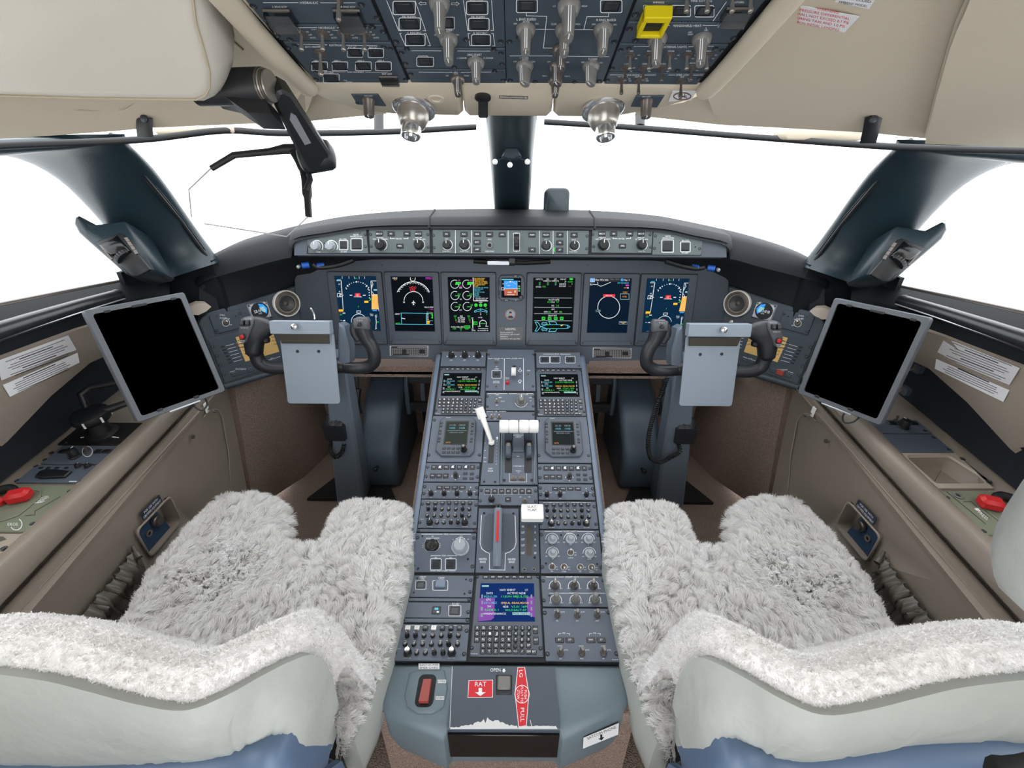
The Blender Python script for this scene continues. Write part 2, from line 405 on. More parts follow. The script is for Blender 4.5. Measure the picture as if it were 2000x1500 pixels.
@lru_cache(None)
def m_guard(w, h):
    b = MB(); t = w*.06
    for x in (-1, 1): b.box((x*w*.5, 0, h*.2), (t*.6, h, h*.4), 'guard_clear')
    b.tube([(-w*.52, h*.5, h*.1), (w*.52, h*.5, h*.1)], t*.9, 'nickel_dark', 8); b.box((0, -h*.1, h*.42), (w, h*.9, t*.6), 'guard_clear', RX(-14)); b.box((0, -h*.55, h*.3), (w, t*.6, h*.2), 'guard_edge'); return fixn(b.mesh('switch_guard'))
@lru_cache(None)
def m_jack(r):
    b = MB(); b.lathe([(r, 0), (r, r*.3), (r*.85, r*.4), (r*.6, r*.4), (r*.5, r*.05), (.0002, 0)], 'knob_grey', 16); b.lathe([(r*.5, 0), (r*.5, r*.1), (.0001, r*.1)], 'gap', 10); return fixn(b.mesh('jack'))
# ---------------------------------------------------------------- a panel module with its controls
class Mod:
    def __init__(s, name, label, cat, fr, z, quad, mt='panel', th=.004, group=None, poly=None, ch=.0007, gap=.0007, pname='faceplate', mir=False, dst=None):
        s.fr, s.z, s.mir = fr, z, mir; uv = [s.raw(*q) for q in quad]
        if mir: uv = [uv[1], uv[0], uv[3], uv[2]]
        u0, u1 = (uv[0].x+uv[3].x)/2, (uv[1].x+uv[2].x)/2; v1, v0 = (uv[0].y+uv[1].y)/2, (uv[2].y+uv[3].y)/2
        s.c = V(((u0+u1)/2, (v0+v1)/2)); s.w, s.h = u1-u0, v1-v0; s.k = (1, 1)
        if dst:
            f2, z2, q2 = dst; w2 = [f2.uv(*zp(z2, *q)) for q in q2]; x0, x1 = (w2[0].x+w2[3].x)/2, (w2[1].x+w2[2].x)/2; y1, y0 = (w2[0].y+w2[1].y)/2, (w2[2].y+w2[3].y)/2
            s.k = ((x1-x0)/s.w, (y1-y0)/s.h); s.w, s.h = x1-x0, y1-y0; M0 = f2.mat((x0+x1)/2, (y0+y1)/2)
        else: M0 = fr.mat(s.c.x, s.c.y)
        s.root = thing(name, label, cat, M0, group)
        b = MB()
        if poly: P = [tuple(s.xy(*q)) for q in poly]; b.prism(P, -th, 0, mt, ch=ch)
        else: b.prism(rrect(s.w-2*gap, s.h-2*gap, .0015, 2), -th, 0, mt, ch=ch)
        s.plate = obj(pname, b, s.root); s.d = Draw(s.xy, mats=lambda c: PM[c])
    def raw(s, x, y):
        if s.mir: q = WLF.uv(*zp(s.z, x, y)); return V((-q.x, q.y))
        return s.fr.uv(*zp(s.z, x, y))
    def xy(s, x, y): q = s.raw(x, y)-s.c; return V((q.x*s.k[0], q.y*s.k[1]))
    def sx(s, x, y, d): return abs((s.xy(x+d/2, y)-s.xy(x-d/2, y)).x)
    def sy(s, x, y, d): return abs((s.xy(x, y-d/2)-s.xy(x, y+d/2)).y)
    def add(s, name, me, x, y, rot=0, w=0, parent=None):
        q = s.xy(x, y); return link(name, me, parent or s.root, T(q.x, q.y, w) @ RZ(rot))
    def screws(s, pts, r=.0045, quarter=True):
        for p in pts: s.add('fastener' if quarter else 'screw', (m_quarter if quarter else m_screw)(r), p[0], p[1], random.uniform(-60, 60))
    def btn(s, x, y, w, h, t=.002, mt='key', name='button', txt=None, th=None, tc='w'):
        W_, H_ = _r(s.sx(x, y, w)), _r(s.sy(x, y, h)); o = s.add(name, m_button(W_, H_, t, mt), x, y)
        if txt:
            z0 = s.d.z; s.d.z = t+.0002; s.d.text(txt, x, y, th or h*.42, tc, w=min(w*.8, len(txt)*(th or h*.42)*.8)); s.d.z = z0
        return o
    def well(s, x, y, w, h, frame=True, fw=None):
        o = s.add('button', m_well(_r(s.sx(x, y, w)), _r(s.sy(x, y, h))), x, y)
        if frame: s.d.box(x-w*.62, y-h*.62, x+w*.62, y+h*.62, fw or w*.045, 'w', r=w*.1)
        return o
    def bar(s, x, y, r, L=.03, rot=0, mt='knob_grey'):
        R_ = _r(s.sx(x, y, 2*r)/2); o = s.add('knob', m_bar(R_, L, mt), x, y, rot); link('pointer_line', m_ptr(R_, L), o, Matrix()); return o
    def knob(s, x, y, r, h=.012, mt='knob_black', cap=None, rot=0): return s.add('knob', m_knob(_r(s.sx(x, y, 2*r)/2), h, mt, cap), x, y, rot)
    def tog(s, x, y, r=.005, L=.016, tilt=0, mt='steel', rot=0): return s.add('toggle_switch', m_toggle(r, L, tilt, mt), x, y, rot)
    def t(s, *a, **k): s.d.text(*a, **k)
    def done(s): s.d.done('lettering', s.root); return s
def plate_obj(name, label, cat, fr, z, quad, mt, th=.0006, draw=None, lift=0., r=.001, group=None):
    """a sticker, card or placard lying on a plane"""
    uv = [fr.uv(*zp(z, *q)) for q in quad]; c = sum(uv, V((0, 0)))/4
    b = MB(); b.prism([tuple(p-c) for p in (uv[3], uv[2], uv[1], uv[0])], 0, th, mt)
    o = obj(name, b, None, fr.mat(c.x, c.y, lift)); tag(o, label, cat, group)
    if draw:
        d = Draw(lambda x, y: fr.uv(*zp(z, x, y))-c, lift=th+.0002, mats=lambda k: PM[k]); draw(d); d.done('lettering', o)
    return o
# ================================================================ planes of the cockpit
PF = Fr((0, .698, .380), (1, 0, 0), (0, .6295, .269))            # sloping forward pedestal deck
PA = Fr((0, .698, .379), (1, 0, 0), (0, 1, 0))                   # flat aft pedestal deck
MF = Fr(at(1000, 595, d=1.479), (1, 0, 0), (0, .174, .985))      # main instrument panel
GF = Fr(at(1000, 470, Y=1.32), (1, 0, 0), (0, .31, .95))         # glareshield control strip
OF = Fr(at(1000, 160, d=.69), (1, 0, 0), (0, -.932, .362))       # overhead panel
def wing(side):
    px = 588 if side < 0 else 1411
    uv = MF.uv(px, 640); o = MF.pt(uv.x, uv.y)
    n = V((-.75*side, -.661, 0)); u = V((.661, -.75*side, 0)); 
    return Fr(o, u, V((0, 0, 1))-n*.18)
WLF, WRF = wing(-1), wing(1)
SIDES = (-1, 1)
def flip(p, s): return V((p[0]*(-s), p[1], p[2]))                # left-hand data (s=-1) mirrored for the right (s=1)
# ---------------------------------------------------------------- floor
b = MB(); b.box((0, .6, .08), (2.3, 3.0, .04), 'carpet_floor'); struct(obj('floor', b))
# ---------------------------------------------------------------- side walls: profile lines taken along the wall and lofted
def line3(p0, p1, X0, X1=None):
    a = at(*p0, X=X0); c = at(*p1, X=X1 or X0)
    return lambda Y: a+(c-a)*((Y-a.y)/(c.y-a.y))
YB, YE = -.35, 1.16
WALL = [lambda Y: V((-.865, Y, 0)), lambda Y: V((-.865, Y, .22)),
        line3((63, 1212), (397, 812), -.877), line3((60, 1205), (396, 806), -.868), line3((56, 1199), (394, 801), -.862),
        line3((20, 1218), (385, 808), -.872), line3((8, 1206), (380, 799), -.868), line3((2, 1197), (377, 795), -.880), line3((1, 1192), (376.5, 792.5), -.915), line3((0, 1186), (376, 789), -.915),
        line3((0, 1181), (374, 786), -.874), line3((0, 1150), (350, 802), -.872), line3((0, 1118), (316, 829), -.872), line3((0, 1106), (306, 825), -.876), line3((0, 1096), (299, 821), -.886), line3((0, 1089), (292, 818), -.902)]
CONS_L = line3((0, 1085), (288, 818), -.92)
ztop = lambda Y: CONS_L(Y).z
for s, nm in ((-1, 'left'), (1, 'right')):
    st = [YB, .2, .6, .95, YE]
    yy = lambda f, Y: f(Y) if Y < YE else f(min(1.24, 1.147+.29*(f(YE).z-.238)))
    rows = [[flip(yy(f, Y), s) for f in WALL]+[flip((-.925, Y, ztop(Y)), s), flip((-1.09, Y, ztop(Y)), s), flip((-1.10, Y, ztop(Y)+.03), s), flip((-1.10, Y, .84), s)] for Y in st]
    b = MB(); b.sheet(rows if s < 0 else rows[::-1], .02, 'taupe'); struct(obj('wall_'+nm, b, smooth=50))
    # rounded edge where the wall turns into the footwell
    b = MB(); b.tube([flip(yy(f, YE)+V((-.012, .004, 0)), s) for f in WALL[:9]], .014, 'taupe', 10); struct(obj('trim_1' if s < 0 else 'trim_2', b, smooth=60))
    # carpeted boards of the footwell
    A, B = at(440, 742, X=-.880), at(478, 962, X=-.880); C, D = at(662, 852, Z=.1), None
    D = V((C.x-.02, C.y, .62)); E = A+(D-A)*.5; rows = []
    for t in (0, .12, .5, 1): rows.append([flip(q, s) for q in (B+(C-B)*t+V((0, 0, -.06)), B+(C-B)*t+V((0, 0, .02)), (A+(D-A)*t)*.5+(B+(C-B)*t)*.5, A+(D-A)*t)])
    b = MB(); b.sheet(rows[::-1] if s < 0 else rows, .03, 'carpet'); struct(obj('wall_footwell_'+nm, b, smooth=50))
b = MB(); b.box((0, 1.68, .36), (1.7, .03, .6), 'carpet'); struct(obj('wall_front', b))
b = MB(); b.box((0, 1.52, .545), (1.5, .3, .02), 'carpet'); b.box((0, 1.38, .56), (1.44, .02, .03), 'carpet'); struct(obj('trim_11', b))
# ---------------------------------------------------------------- pillars and posts between the windows
def pillar(s):
    R = [((262, 566), (404, 520), 1.235, .07), ((272, 545), (398, 500), 1.24, .065), ((246, 512), (376, 470), 1.22, .062), ((203, 468), (345, 428), 1.17, .06),
         ((150, 410), (308, 380), 1.10, .06), ((85, 352), (268, 334), 1.02, .06), ((5, 312), (236, 300), .96, .055), ((-120, 292), (222, 284), .92, .05), ((-330, 268), (216, 262), .88, .045)]
    rings = []
    for (l, r, d, h) in R:
        A, B = at(*l, d=d), at(*r, d=d)
        if s > 0: A, B = mirX(A), mirX(B)
        A, B = V(A), V(B); c = (A+B)/2; a = (B-A)/2; w = (c-CAM).normalized(); w = (w-a.normalized()*w.dot(a.normalized())).normalized()*h
        c = c+w*.8
        rings.append([c+a*math.cos(t)+w*math.sin(t)*(.9 if math.sin(t) < 0 else 1) for t in (2*math.pi*k/28 for k in range(28))])
    b = MB(); fine = [list(x) for x in zip(*[cr([r[k] for r in rings], 3) for k in range(28)])]
    b.loft(fine, 'pillar'); o = struct(obj('windshield_pillar', b, smooth=70))
    o['label'] = 'dark leather covered windshield pillar on the '+('left' if s < 0 else 'right')
    return o
for s in SIDES: pillar(s)
b = MB(); rings = []
for l, r, y, Y in ((965, 1034, 424, 1.58), (962, 1037, 400, 1.5), (954, 1043, 310, 1.25), (947, 1050, 250, 1.08), (943, 1054, 205, .97)):
    A, B = at(l, y, Y=Y), at(r, y, Y=Y); c = (A+B)/2; a = (B-A)/2; w = V((0, .86, .5))*.05
    rings.append([c+w+a*math.copysign(abs(math.cos(t))**.55, math.cos(t))+w*math.copysign(abs(math.sin(t))**.8, math.sin(t)) for t in (2*math.pi*k/24 for k in range(24))])
b.loft(rings, 'pillar'); o = struct(obj('centre_post', b, smooth=60))
# dark strip running along the head of the side window, and rubber seals along the inner edge of each pillar
for i, s in enumerate(SIDES):
    b = MB(); pts = [at(232, 270, d=.95), at(120, 280, d=.9), at(0, 288, d=.86), at(-200, 296, d=.8)]
    b.tube([flip(p, s) for p in pts], [.014, .02, .024, .024], 'pillar', 12, sq=.6); struct(obj('trim_%d' % (3+i), b, smooth=60))
    b = MB(); pts = [at(403, 500, d=1.27), at(352, 430, d=1.2), at(268, 328, d=1.04), at(216, 262, d=.95)]
    b.tube([flip(p, s) for p in pts], .0045, 'black', 8)
    pts = [at(408, 499, d=1.28), at(358, 430, d=1.21), at(274, 328, d=1.05), at(222, 262, d=.96)]
    b.tube([flip(p, s) for p in pts], .0025, 'black', 8); struct(obj('trim_%d' % (5+i), b, smooth=60))
# ---------------------------------------------------------------- window panes
def pane(nm, pts, s):
    P = [flip(p, s) for p in pts]; n = (P[1]-P[0]).cross(P[3]-P[0]).normalized()*.004
    b = MB(); b.loft([[p+n for p in P], [p-n for p in P]], 'window_glass'); return struct(obj(nm, b, smooth=0))
for i, s in enumerate(SIDES):
    pane('window_%d' % (1+i), [V((-.02, 1.86, .95)), V((-1.09, 1.56, .90)), V((-.90, 1.16, 1.29)), V((-.02, 1.32, 1.33))], s)
    pane('window_%d' % (3+i), [V((-1.12, 1.46, .88)), V((-1.22, -.3, .90)), V((-1.12, -.3, 1.36)), V((-.98, 1.1, 1.30))], s)
# ---------------------------------------------------------------- window sill: black ledge with frame strip
for i, s in enumerate(SIDES):
    b = MB()
    A = [at(*p, X=x) for p, x in (((330, 540), -.96), ((280, 547), -1.0), ((140, 575), -1.02), ((0, 604), -1.03), ((-300, 668), -1.03))]
    Bp = [at(*p, X=x) for p, x in (((330, 575), -.93), ((280, 582), -.955), ((140, 622), -.965), ((0, 664), -.968), ((-300, 757), -.968))]
    C = [at(*p, X=x) for p, x in (((330, 596), -.935), ((280, 602), -.958), ((140, 644), -.975), ((0, 695), -.978), ((-300, 800), -.978))]
    rows = [[flip(q, s) for q in r] for r in (C, Bp, A, [p+V((-.06, .0, -.02)) for p in A])]
    b.sheet(rows if s > 0 else rows[::-1], .006, 'glare_leather'); struct(obj('trim_%d' % (7+i), b, smooth=50))
    b = MB(); b.tube([flip(p+V((-.012, 0, .006)), s) for p in A], .0075, 'nickel_dark', 8, sq=.7); struct(obj('trim_%d' % (9+i), b, smooth=60))
# ---------------------------------------------------------------- ceiling: leather headliner either side of the overhead panel
def headliner(s):
    fr = [at(*p, Y=y) for p, y in (((617, 168), .835), ((600, 218), .93), ((560, 239), .965), ((480, 242), .96), ((380, 246), .94), ((290, 250), .92), ((225, 256), .90), ((100, 265), .87), ((0, 271), .85), ((-160, 279), .82))]
    inn = [at(617, 168, Y=.835), at(590, 130, Y=.80), at(545, 80, Y=.745), at(474, 0, Y=.661)]
    n = len(fr); rows = []
    for k in range(9):
        t = k/8; row = []
        if t <= .5:
            q = t/.5*3; i0 = min(int(q), 2); I = inn[i0]+(inn[i0+1]-inn[i0])*(q-i0)
        else: I = inn[3]+(V((-.43, -.35, 1.62))-inn[3])*((t-.5)/.5)
        E = fr[-1]+(V((-1.06, -.35, 1.30))-fr[-1])*t
        for j in range(n):
            a = j/(n-1); base = I+(E-I)*a; off = fr[j]-(fr[0]+(fr[-1]-fr[0])*a)
            p = base+off*(1-t)**2.2; p.z += (.20 if s < 0 else .05)*math.sin(math.pi*a)**.8*min(1, t*(3.5 if s < 0 else 2.2))
            row.append(flip(p, s))
        rows.append(row)
    b = MB(); b.sheet(rows if s < 0 else rows[::-1], .014, 'cream'); return b
for s in SIDES:
    o = struct(obj('ceiling', headliner(s), smooth=70)); o['label'] = 'cream leather headliner on the %s of the overhead panel' % ('left' if s < 0 else 'right')
    b = MB(); rows = [[flip(at(*p, Y=y), s) for p, y in r] for r in ([((600, 160), .85), ((617, 176), .875), ((660, 196), .915), ((750, 212), .95)], [((556, 240), .966), ((600, 237), .966), ((660, 231), .966), ((755, 222), .966)])]
    b.sheet(rows if s < 0 else rows[::-1], .012, 'cream'); struct(obj('ceiling', b, smooth=60))
# ---------------------------------------------------------------- roof behind overhead panel; unseen bulkhead and doorway added to block rear light
b = MB(); b.sheet([[(x, y, z) for x in (-.62, -.3, 0, .3, .62)] for y, z in ((.46, 1.52), (.2, 1.62), (-.5, 1.74))], .03, 'cream'); struct(obj('ceiling', b, smooth=60))
b = MB()
for sx in SIDES: b.box((sx*.78, -.47, .95), (.80, .05, 1.74), 'cream')
b.box((0, -.47, 1.80), (.8, .05, .12), 'cream'); struct(obj('wall_rear_light_block', b))
# ================================================================ main instrument panel
def pxpoly(fr, pts, c=V((0, 0)), z='F'): return [tuple(fr.uv(*zp(z, *p))-c) for p in pts]
b = MB(); b.prism(pxpoly(MF, [(572, 505), (1426, 509), (1422, 703), (1152, 706), (1150, 712), (845, 708), (843, 703), (578, 700)]), -.03, -.006, 'panel_dark', ch=.002)
ip = thing('instrument_board', 'dark grey main instrument panel carrying the six displays', 'panel', MF.mat())
obj('board', b, ip)
for x in (648, 745, 852, 1148, 1252, 1350):
    q = MF.uv(x, 518); link('screw', m_screw(.002), ip, T(q.x, q.y, -.006))
def display(label, quad, scr, smat, z='F'):
    uv = [MF.uv(*zp(z, *q)) for q in quad]; u0, u1 = (uv[0].x+uv[3].x)/2, (uv[1].x+uv[2].x)/2; v1, v0 = (uv[0].y+uv[1].y)/2, (uv[2].y+uv[3].y)/2
    c = V(((u0+u1)/2, (v0+v1)/2)); w, h = u1-u0, v1-v0
    su = [MF.uv(*zp(z, *q))-c for q in scr]; a0, a1 = (su[0].x+su[3].x)/2, (su[1].x+su[2].x)/2; b1, b0 = (su[0].y+su[1].y)/2, (su[2].y+su[3].y)/2
    root = thing('display_unit', label, 'display', MF.mat(c.x, c.y), 'cockpit display units')
    g = .0012; O = rrect(w-2*g, h-2*g, .004, 3); I = rrect(a1-a0, b1-b0, .001, 3, (a0+a1)/2, (b0+b1)/2); I2 = rrect(a1-a0-.003, b1-b0-.003, .001, 3, (a0+a1)/2, (b0+b1)/2)
    m = MB(); m.loft([[(p[0], p[1], -.007) for p in O], [(p[0], p[1], -.0012) for p in O], [(p[0]*.988, p[1]*.99, 0) for p in O], [(p[0], p[1], 0) for p in I], [(p[0], p[1], -.003) for p in I2]], 'bezel', caps=False)
    obj('bezel', m, root)
    m = MB(); m.prism(rrect(w+.0016, h+.0016, .005, 3), -.0068, -.0045, 'gap'); obj('gap_shade', m, root)  # near-black sheet painting the shade in the gap round the bezel
    m = MB(); m.box((0, -h/2+.0165, .0001), (w*.9, .0007, .0003), 'gap'); obj('seam', m, root)
    for x in (-1, 1): link('screw', m_screw(.0022), root, T(x*w*.45, -h/2+.010, 0))
    m = MB(); m.box(((a0+a1)/2, (b0+b1)/2, -.004), (a1-a0-.002, b1-b0-.002, .002), smat); scr_o = obj('screen', m, root)
    return root, scr_o, c
# --- symbology of the primary flight display, drawn once and shown on both
r1, s1, c1 = display('leftmost display, blue flight screen with amber altitude strip', [(641.7, 530.5), (747, 530.5), (754.4, 672.4), (650.5, 672.4)], [(655.4, 538.7), (737, 539), (741.5, 647), (662, 647)], 'scr_blue')
d = Draw(lambda x, y: MF.uv(*zp('S1', x, y))-c1, lift=-.0028)
d.rect(175, 1135, 915, 1150, 'k')
for x in (250, 370, 468, 552, 650): d.line([(x, 180), (x+3, 225)], 6)
d.text('M--', 505, 216, 22, 'g'); d.line([(150, 258), (235, 258), (252, 505), (270, 770)], 9); d.line([(160, 240), (228, 236)], 12, 'c')
for i in range(9): d.line([(222+i*2, 295+i*24), (240+i*2, 295+i*24)], 7)
d.text('60', 198, 320, 24); d.text('40', 205, 450, 24); d.box(168, 485, 225, 545, 8); d.arc(228, 520, 24, 0, 360, 8); d.line([(250, 517), (275, 517)], 8)
d.rect(188, 768, 274, 808, 'y'); d.text('170', 218, 832, 16, 'r'); d.rect(262, 826, 308, 842); d.text('.487', 230, 864, 24, 'g'); d.text('TRU--', 240, 966, 14); d.rect(272, 958, 305, 974)
for i, a in enumerate(range(35, 150, 10)):
    x, y = 520+245*math.cos(math.radians(a)), 520-240*math.sin(math.radians(a)); d.disc(x, y, 7 if i % 3 else 11, 'w', 8)
for q in ((328, 402), (712, 408), (732, 425), (733, 470), (736, 518), (738, 565)): d.disc(*q, 10, 'w', 8)
d.poly([(500, 268), (524, 268), (512, 298)]); d.poly([(345, 330), (370, 362), (332, 358)]); d.poly([(690, 330), (705, 358), (665, 368)])
d.rect(385, 511, 430, 524); d.rect(622, 511, 668, 524); d.poly([(452, 548), (488, 534), (575, 534), (610, 552)]); d.box(482, 485, 572, 540, 8, 'r', 6); d.rect(486, 489, 568, 536, 'r'); d.text('ATT', 527, 502, 18); d.text('FAIL', 527, 525, 18)
d.rect(646, 616, 718, 652, 'y'); d.line([(755, 570), (760, 590), (735, 615)], 12, 'g'); d.text('0', 540, 718, 26, 'g')
d.line([(762, 262), (874, 262)], 9); d.line([(762, 262), (778, 520)], 9); d.line([(780, 275), (800, 320), (780, 395), (775, 330)], 8); d.line([(778, 450), (818, 500)], 8)
d.rect(810, 410, 880, 435, 't'); d.rect(776, 500, 884, 768, 'a'); d.poly([(776, 532), (884, 532), (896, 768), (784, 768)], 'a')
for i in range(11): d.line([(780+max(0, i-5)*2+max(0, (i-4))*16, 575+min(i, 8)*24), (790+i*16 if i < 6 else 888, 540+max(0, i-5)*30)], 3, 'o')
d.line([(776, 510), (892, 505), (902, 796)], 7); d.rect(795, 778, 870, 797, 'b'); d.text('PULL', 778, 855, 22); d.text('STBY', 780, 880, 18)
d.arc(548, 985, 135, 15, 195, 8, n=28); d.box(512, 795, 578, 832, 8); d.line([(548, 832), (548, 852)], 6); d.rect(505, 908, 560, 945, 'r'); d.disc(590, 990, 12, 'g', 3)
for i in range(12): d.line([(845, 870+i*22), (850+abs(6-i)*4, 870+i*22)], 7)
d.line([(838, 865), (866, 993), (845, 1125)], 6); d.line([(850, 993), (905, 993)], 10, 'g'); d.text('HDG', 300, 1122, 16, 'd')
sym = d.done('symbology', s1)
r2, s2, c2 = display('rightmost display, blue flight screen with amber altitude strip', [(1249.6, 535), (1357.2, 535), (1352, 676), (1242, 676)], [(1261.7, 543.7), (1343.5, 543.7), (1337, 652), (1255, 649.5)], 'scr_blue')
link('symbology', sym.data, s2, Matrix())
# --- navigation display
r, sc, c = display('navigation display with compass arc and cyan box, left of centre', [(752, 531), (858, 531), (861.5, 673), (758, 673)], [(764, 539.5), (845.5, 540), (849, 648), (769, 648)], 'scr_black')
d = Draw(lambda x, y: MF.uv(*zp('S1', x, y))-c, lift=-.0028)
d.text('HDG', 1190, 212, 30); d.line([(1165, 242), (1222, 242)], 7, 'o'); d.text('FMS1', 1792, 215, 42, 'm'); d.text('---', 1507, 218, 20, 'y')
d.line([(1465, 198), (1465, 245), (1490, 258), (1508, 275), (1525, 258), (1550, 245), (1550, 198)], 9)
d.arc(1517, 590, 315, 24, 156, 10, n=40)
for a in range(26, 156, 5): x, y = math.cos(math.radians(a)), math.sin(math.radians(a)); d.line([(1517+315*x, 590-315*y), (1517+(278 if a % 2 else 290)*x, 590-(278 if a % 2 else 290)*y)], 9)
d.text('HDG', 1510, 380, 42, 'r'); d.text('FAIL', 1510, 425, 42, 'r'); d.arc(1520, 620, 168, 2, 178, 10, n=30); d.text('10', 1352, 640, 32); d.text('10', 1690, 640, 32)
d.line([(1520, 612), (1520, 690)], 12); d.line([(1490, 658), (1520, 635), (1552, 658)], 12); d.line([(1506, 685), (1520, 675), (1536, 685)], 9)
d.text('TRUE STBY', 1795, 732, 26); d.text('--.-', 1795, 768, 20, 'r'); d.text('NM', 1845, 768, 24, 'm')
d.line([(1290, 832), (1862, 840)], 9, 'c'); d.line([(1300, 836), (1312, 1035)], 9, 'c'); d.line([(1748, 840), (1752, 1035)], 9, 'c'); d.line([(1200, 1030), (1868, 1040)], 9, 'c'); d.text('ABSNT', 1236, 850, 28, w=88); d.text('VAUTO', 1245, 1018, 28, 'g', w=84)
d.poly([(1310, 918), (1375, 930), (1370, 942), (1312, 930)])
for i, (tx, co) in enumerate((('12', 't'), ('08', 'w'), ('04', 'w'), ('00', 'w'), ('-04', 'w'))): d.text(tx, 1772, 820+i*33, 24, co)
d.rect(1758, 975, 1812, 1000, 'y'); d.rect(1758, 1005, 1805, 1030, 'o'); d.line([(1855, 840), (1858, 930)], 16, 'g'); d.text('24', 1845, 865, 24, 'g'); d.text('00', 1850, 915, 24, 'g'); d.line([(1800, 820), (1862, 824)], 5, 'o'); d.line([(1808, 968), (1865, 970)], 6, 'c')
d.done('symbology', sc)
# --- engine display
r, sc, c = display('engine display with twin rows of dials and yellow message list', [(861.6, 531.6), (969, 531.6), (969, 674.4), (865, 674.4)], [(874.6, 540.5), (957, 541), (957, 649), (877, 649)], 'scr_black')
d = Draw(lambda x, y: MF.uv(*zp('S2', x, y))-c, lift=-.0028)
for (y, u) in ((320, 'EPR'), (522, 'N1'), (718, 'ITT')):
    for x in (255, 468):
        d.arc(x+(y-320)*.02, y, 74, 60, 360, 8, n=22); d.line([(x+5, y+4), (x+70, y+4)], 10, 'g')
    d.text(u, 362, y+66, 24)
for x in (320, 530): d.text('1.35', x, 252, 26, 'm', w=60); d.rect(x-50, 282, x+42, 322, 'g'); d.text('1.00', x, 302, 26, 'k'); d.text('0.0', x+12, 498, 32, 'g'); d.text('29', x+25, 692, 32, 'g')
d.text('GA', 360, 355, 24, 'm')
d.line([(580, 200), (592, 618), (848, 618)], 10, 'w')
for i, (tx, wd) in enumerate((('CAB DOOR OPEN', 190), ('CARGO DOOR', 180), ('L ENG OIL LO PRESS', 240), ('R ENG OIL LO PRESS', 245), ('AFT CARGO OVHT', 205), ('FD OFF', 80))): d.text(tx, 592, 222+i*27, 23, 'y', w=wd, al='l')
for i, (tx, wd) in enumerate((('AUTO BRK OFF ARMED', 256), ('BLEED AIR OPEN', 165), ('CAB FAIL', 115), ('DC ESS X FUEL', 195), ('DOM FUEL', 98), ('EMER DEP', 90), ('ENG SYNC OFF', 118))): d.text(tx, 594, 382+i*27, 21, 'c', w=wd, al='l')
d.text('HF RADIO NEXT OFF', 735, 572, 20, w=222); d.text('GND INTERFACE OK', 725, 600, 20, w=200); d.text('GEAR', 715, 643, 20)
for x in (632, 716, 797): d.disc(x, 693, 30, 'g'); d.text('DN', x, 693, 22, 'k')
d.text('14', 815, 748, 22, 'g'); d.line([(605, 820), (605, 795), (715, 758), (830, 795), (830, 820), (715, 795), (605, 820)], 9, 'c'); d.line([(715, 760), (717, 800)], 9, 'c'); d.text('0', 822, 852, 24, 'g'); d.disc(716, 832, 8); d.disc(716, 862, 8); d.text('-NOSE-', 708, 912, 20)
for x in (262, 505): d.text('0.0', x, 888, 30, 'g'); d.text('21', x+12, 955, 30, 'g'); d.text('0', x, 920, 24, 'g'); d.text('0', x+22, 992, 30, 'r')
for i, tx in enumerate(('N2', 'FF (PPH)', 'OIL TEMP', 'OIL PRESS')): d.text(tx, 372, 888+i*33, 26, w=50 if i == 0 else 125)
d.text('ND', 568, 922, 20); d.line([(572, 940), (575, 1100)], 12, 'w'); d.line([(580, 960), (582, 1060)], 10, 'g'); d.box(592, 990, 652, 1035, 8, 'g'); d.text('7.5', 620, 1013, 26, 'g'); d.text('NU', 572, 1118, 20); d.text('STAB', 590, 1144, 22)
d.arc(756, 1022, 62, 0, 180, 9); d.line([(694, 1020), (706, 1075)], 8); d.line([(818, 1020), (806, 1075)], 8); d.line([(706, 1020), (806, 1020)], 8, 'g'); d.text('AIL', 752, 955, 18); d.text('LW', 690, 1070, 22); d.text('RW', 828, 1070, 22); d.line([(672, 1108), (850, 1112)], 7); d.poly([(745, 1118), (755, 1095), (765, 1118)], 'g'); d.text('NL RUDDER NR', 758, 1142, 22, w=190)
d.text('TOTAL FUEL (LBS)', 298, 1080, 26, w=225); d.box(425, 1060, 525, 1100, 8, 'g'); d.text('10520', 474, 1080, 26, 'g'); d.text('5180', 248, 1112, 24, 'g'); d.text('5220', 470, 1112, 24, 'g'); d.text('120', 365, 1112, 24, 'g'); d.text('0', 365, 1142, 24, 'g')
d.done('symbology', sc)
# --- systems display
r, sc, c = display('systems display with green figures above a cyan aircraft outline', [(1028.8, 533), (1134.6, 533), (1130.7, 675), (1026.7, 675)], [(1041, 542), (1123, 542.5), (1120, 650.5), (1039.3, 650)], 'scr_dark')
d = Draw(lambda x, y: MF.uv(*zp('S3', x, y))-c, lift=-.0028)
for tx, x, y, w in (('CKPT(°C)', 210, 232, 120), ('FWD', 362, 232, 42), ('AFT', 500, 232, 45), ('CABIN(°C)', 350, 262, 130), ('CABIN(°C)', 495, 262, 130), ('CAB ALT', 638, 232, 108), ('ΔP', 678, 275, 28), ('CAB RATE', 628, 316, 120), ('LDG ELEV', 628, 355, 122), ('OXYGEN', 198, 368, 92)): d.text(tx, x, y, 26, w=w)
for x in (218, 362, 503): d.text('23', x, 296, 26, 'g'); d.text('20', x, 326, 24, 'c')
d.text('77%', 298, 366, 28, 'g'); d.rect(752, 215, 810, 245, 'g'); d.text('-0.05', 760, 276, 26, 'g', w=92); d.text('0', 795, 316, 28, 'g'); d.text('-----', 758, 355, 22, 'o')
for y, yy in ((562, 567), (733, 738), (842, 848), (967, 972)): d.line([(122, y), (795, yy)], 13, 'd')
d.text('OIL QTY (QTS)', 472, 598, 26, w=190); d.text('10.2', 385, 638, 28, 'g'); d.text('ENG', 458, 638, 24); d.text('9.7', 540, 638, 28, 'g'); d.text('RES', 455, 703, 24); d.text('5.8', 540, 703, 28, 'g'); d.text('APU', 455, 768, 24)
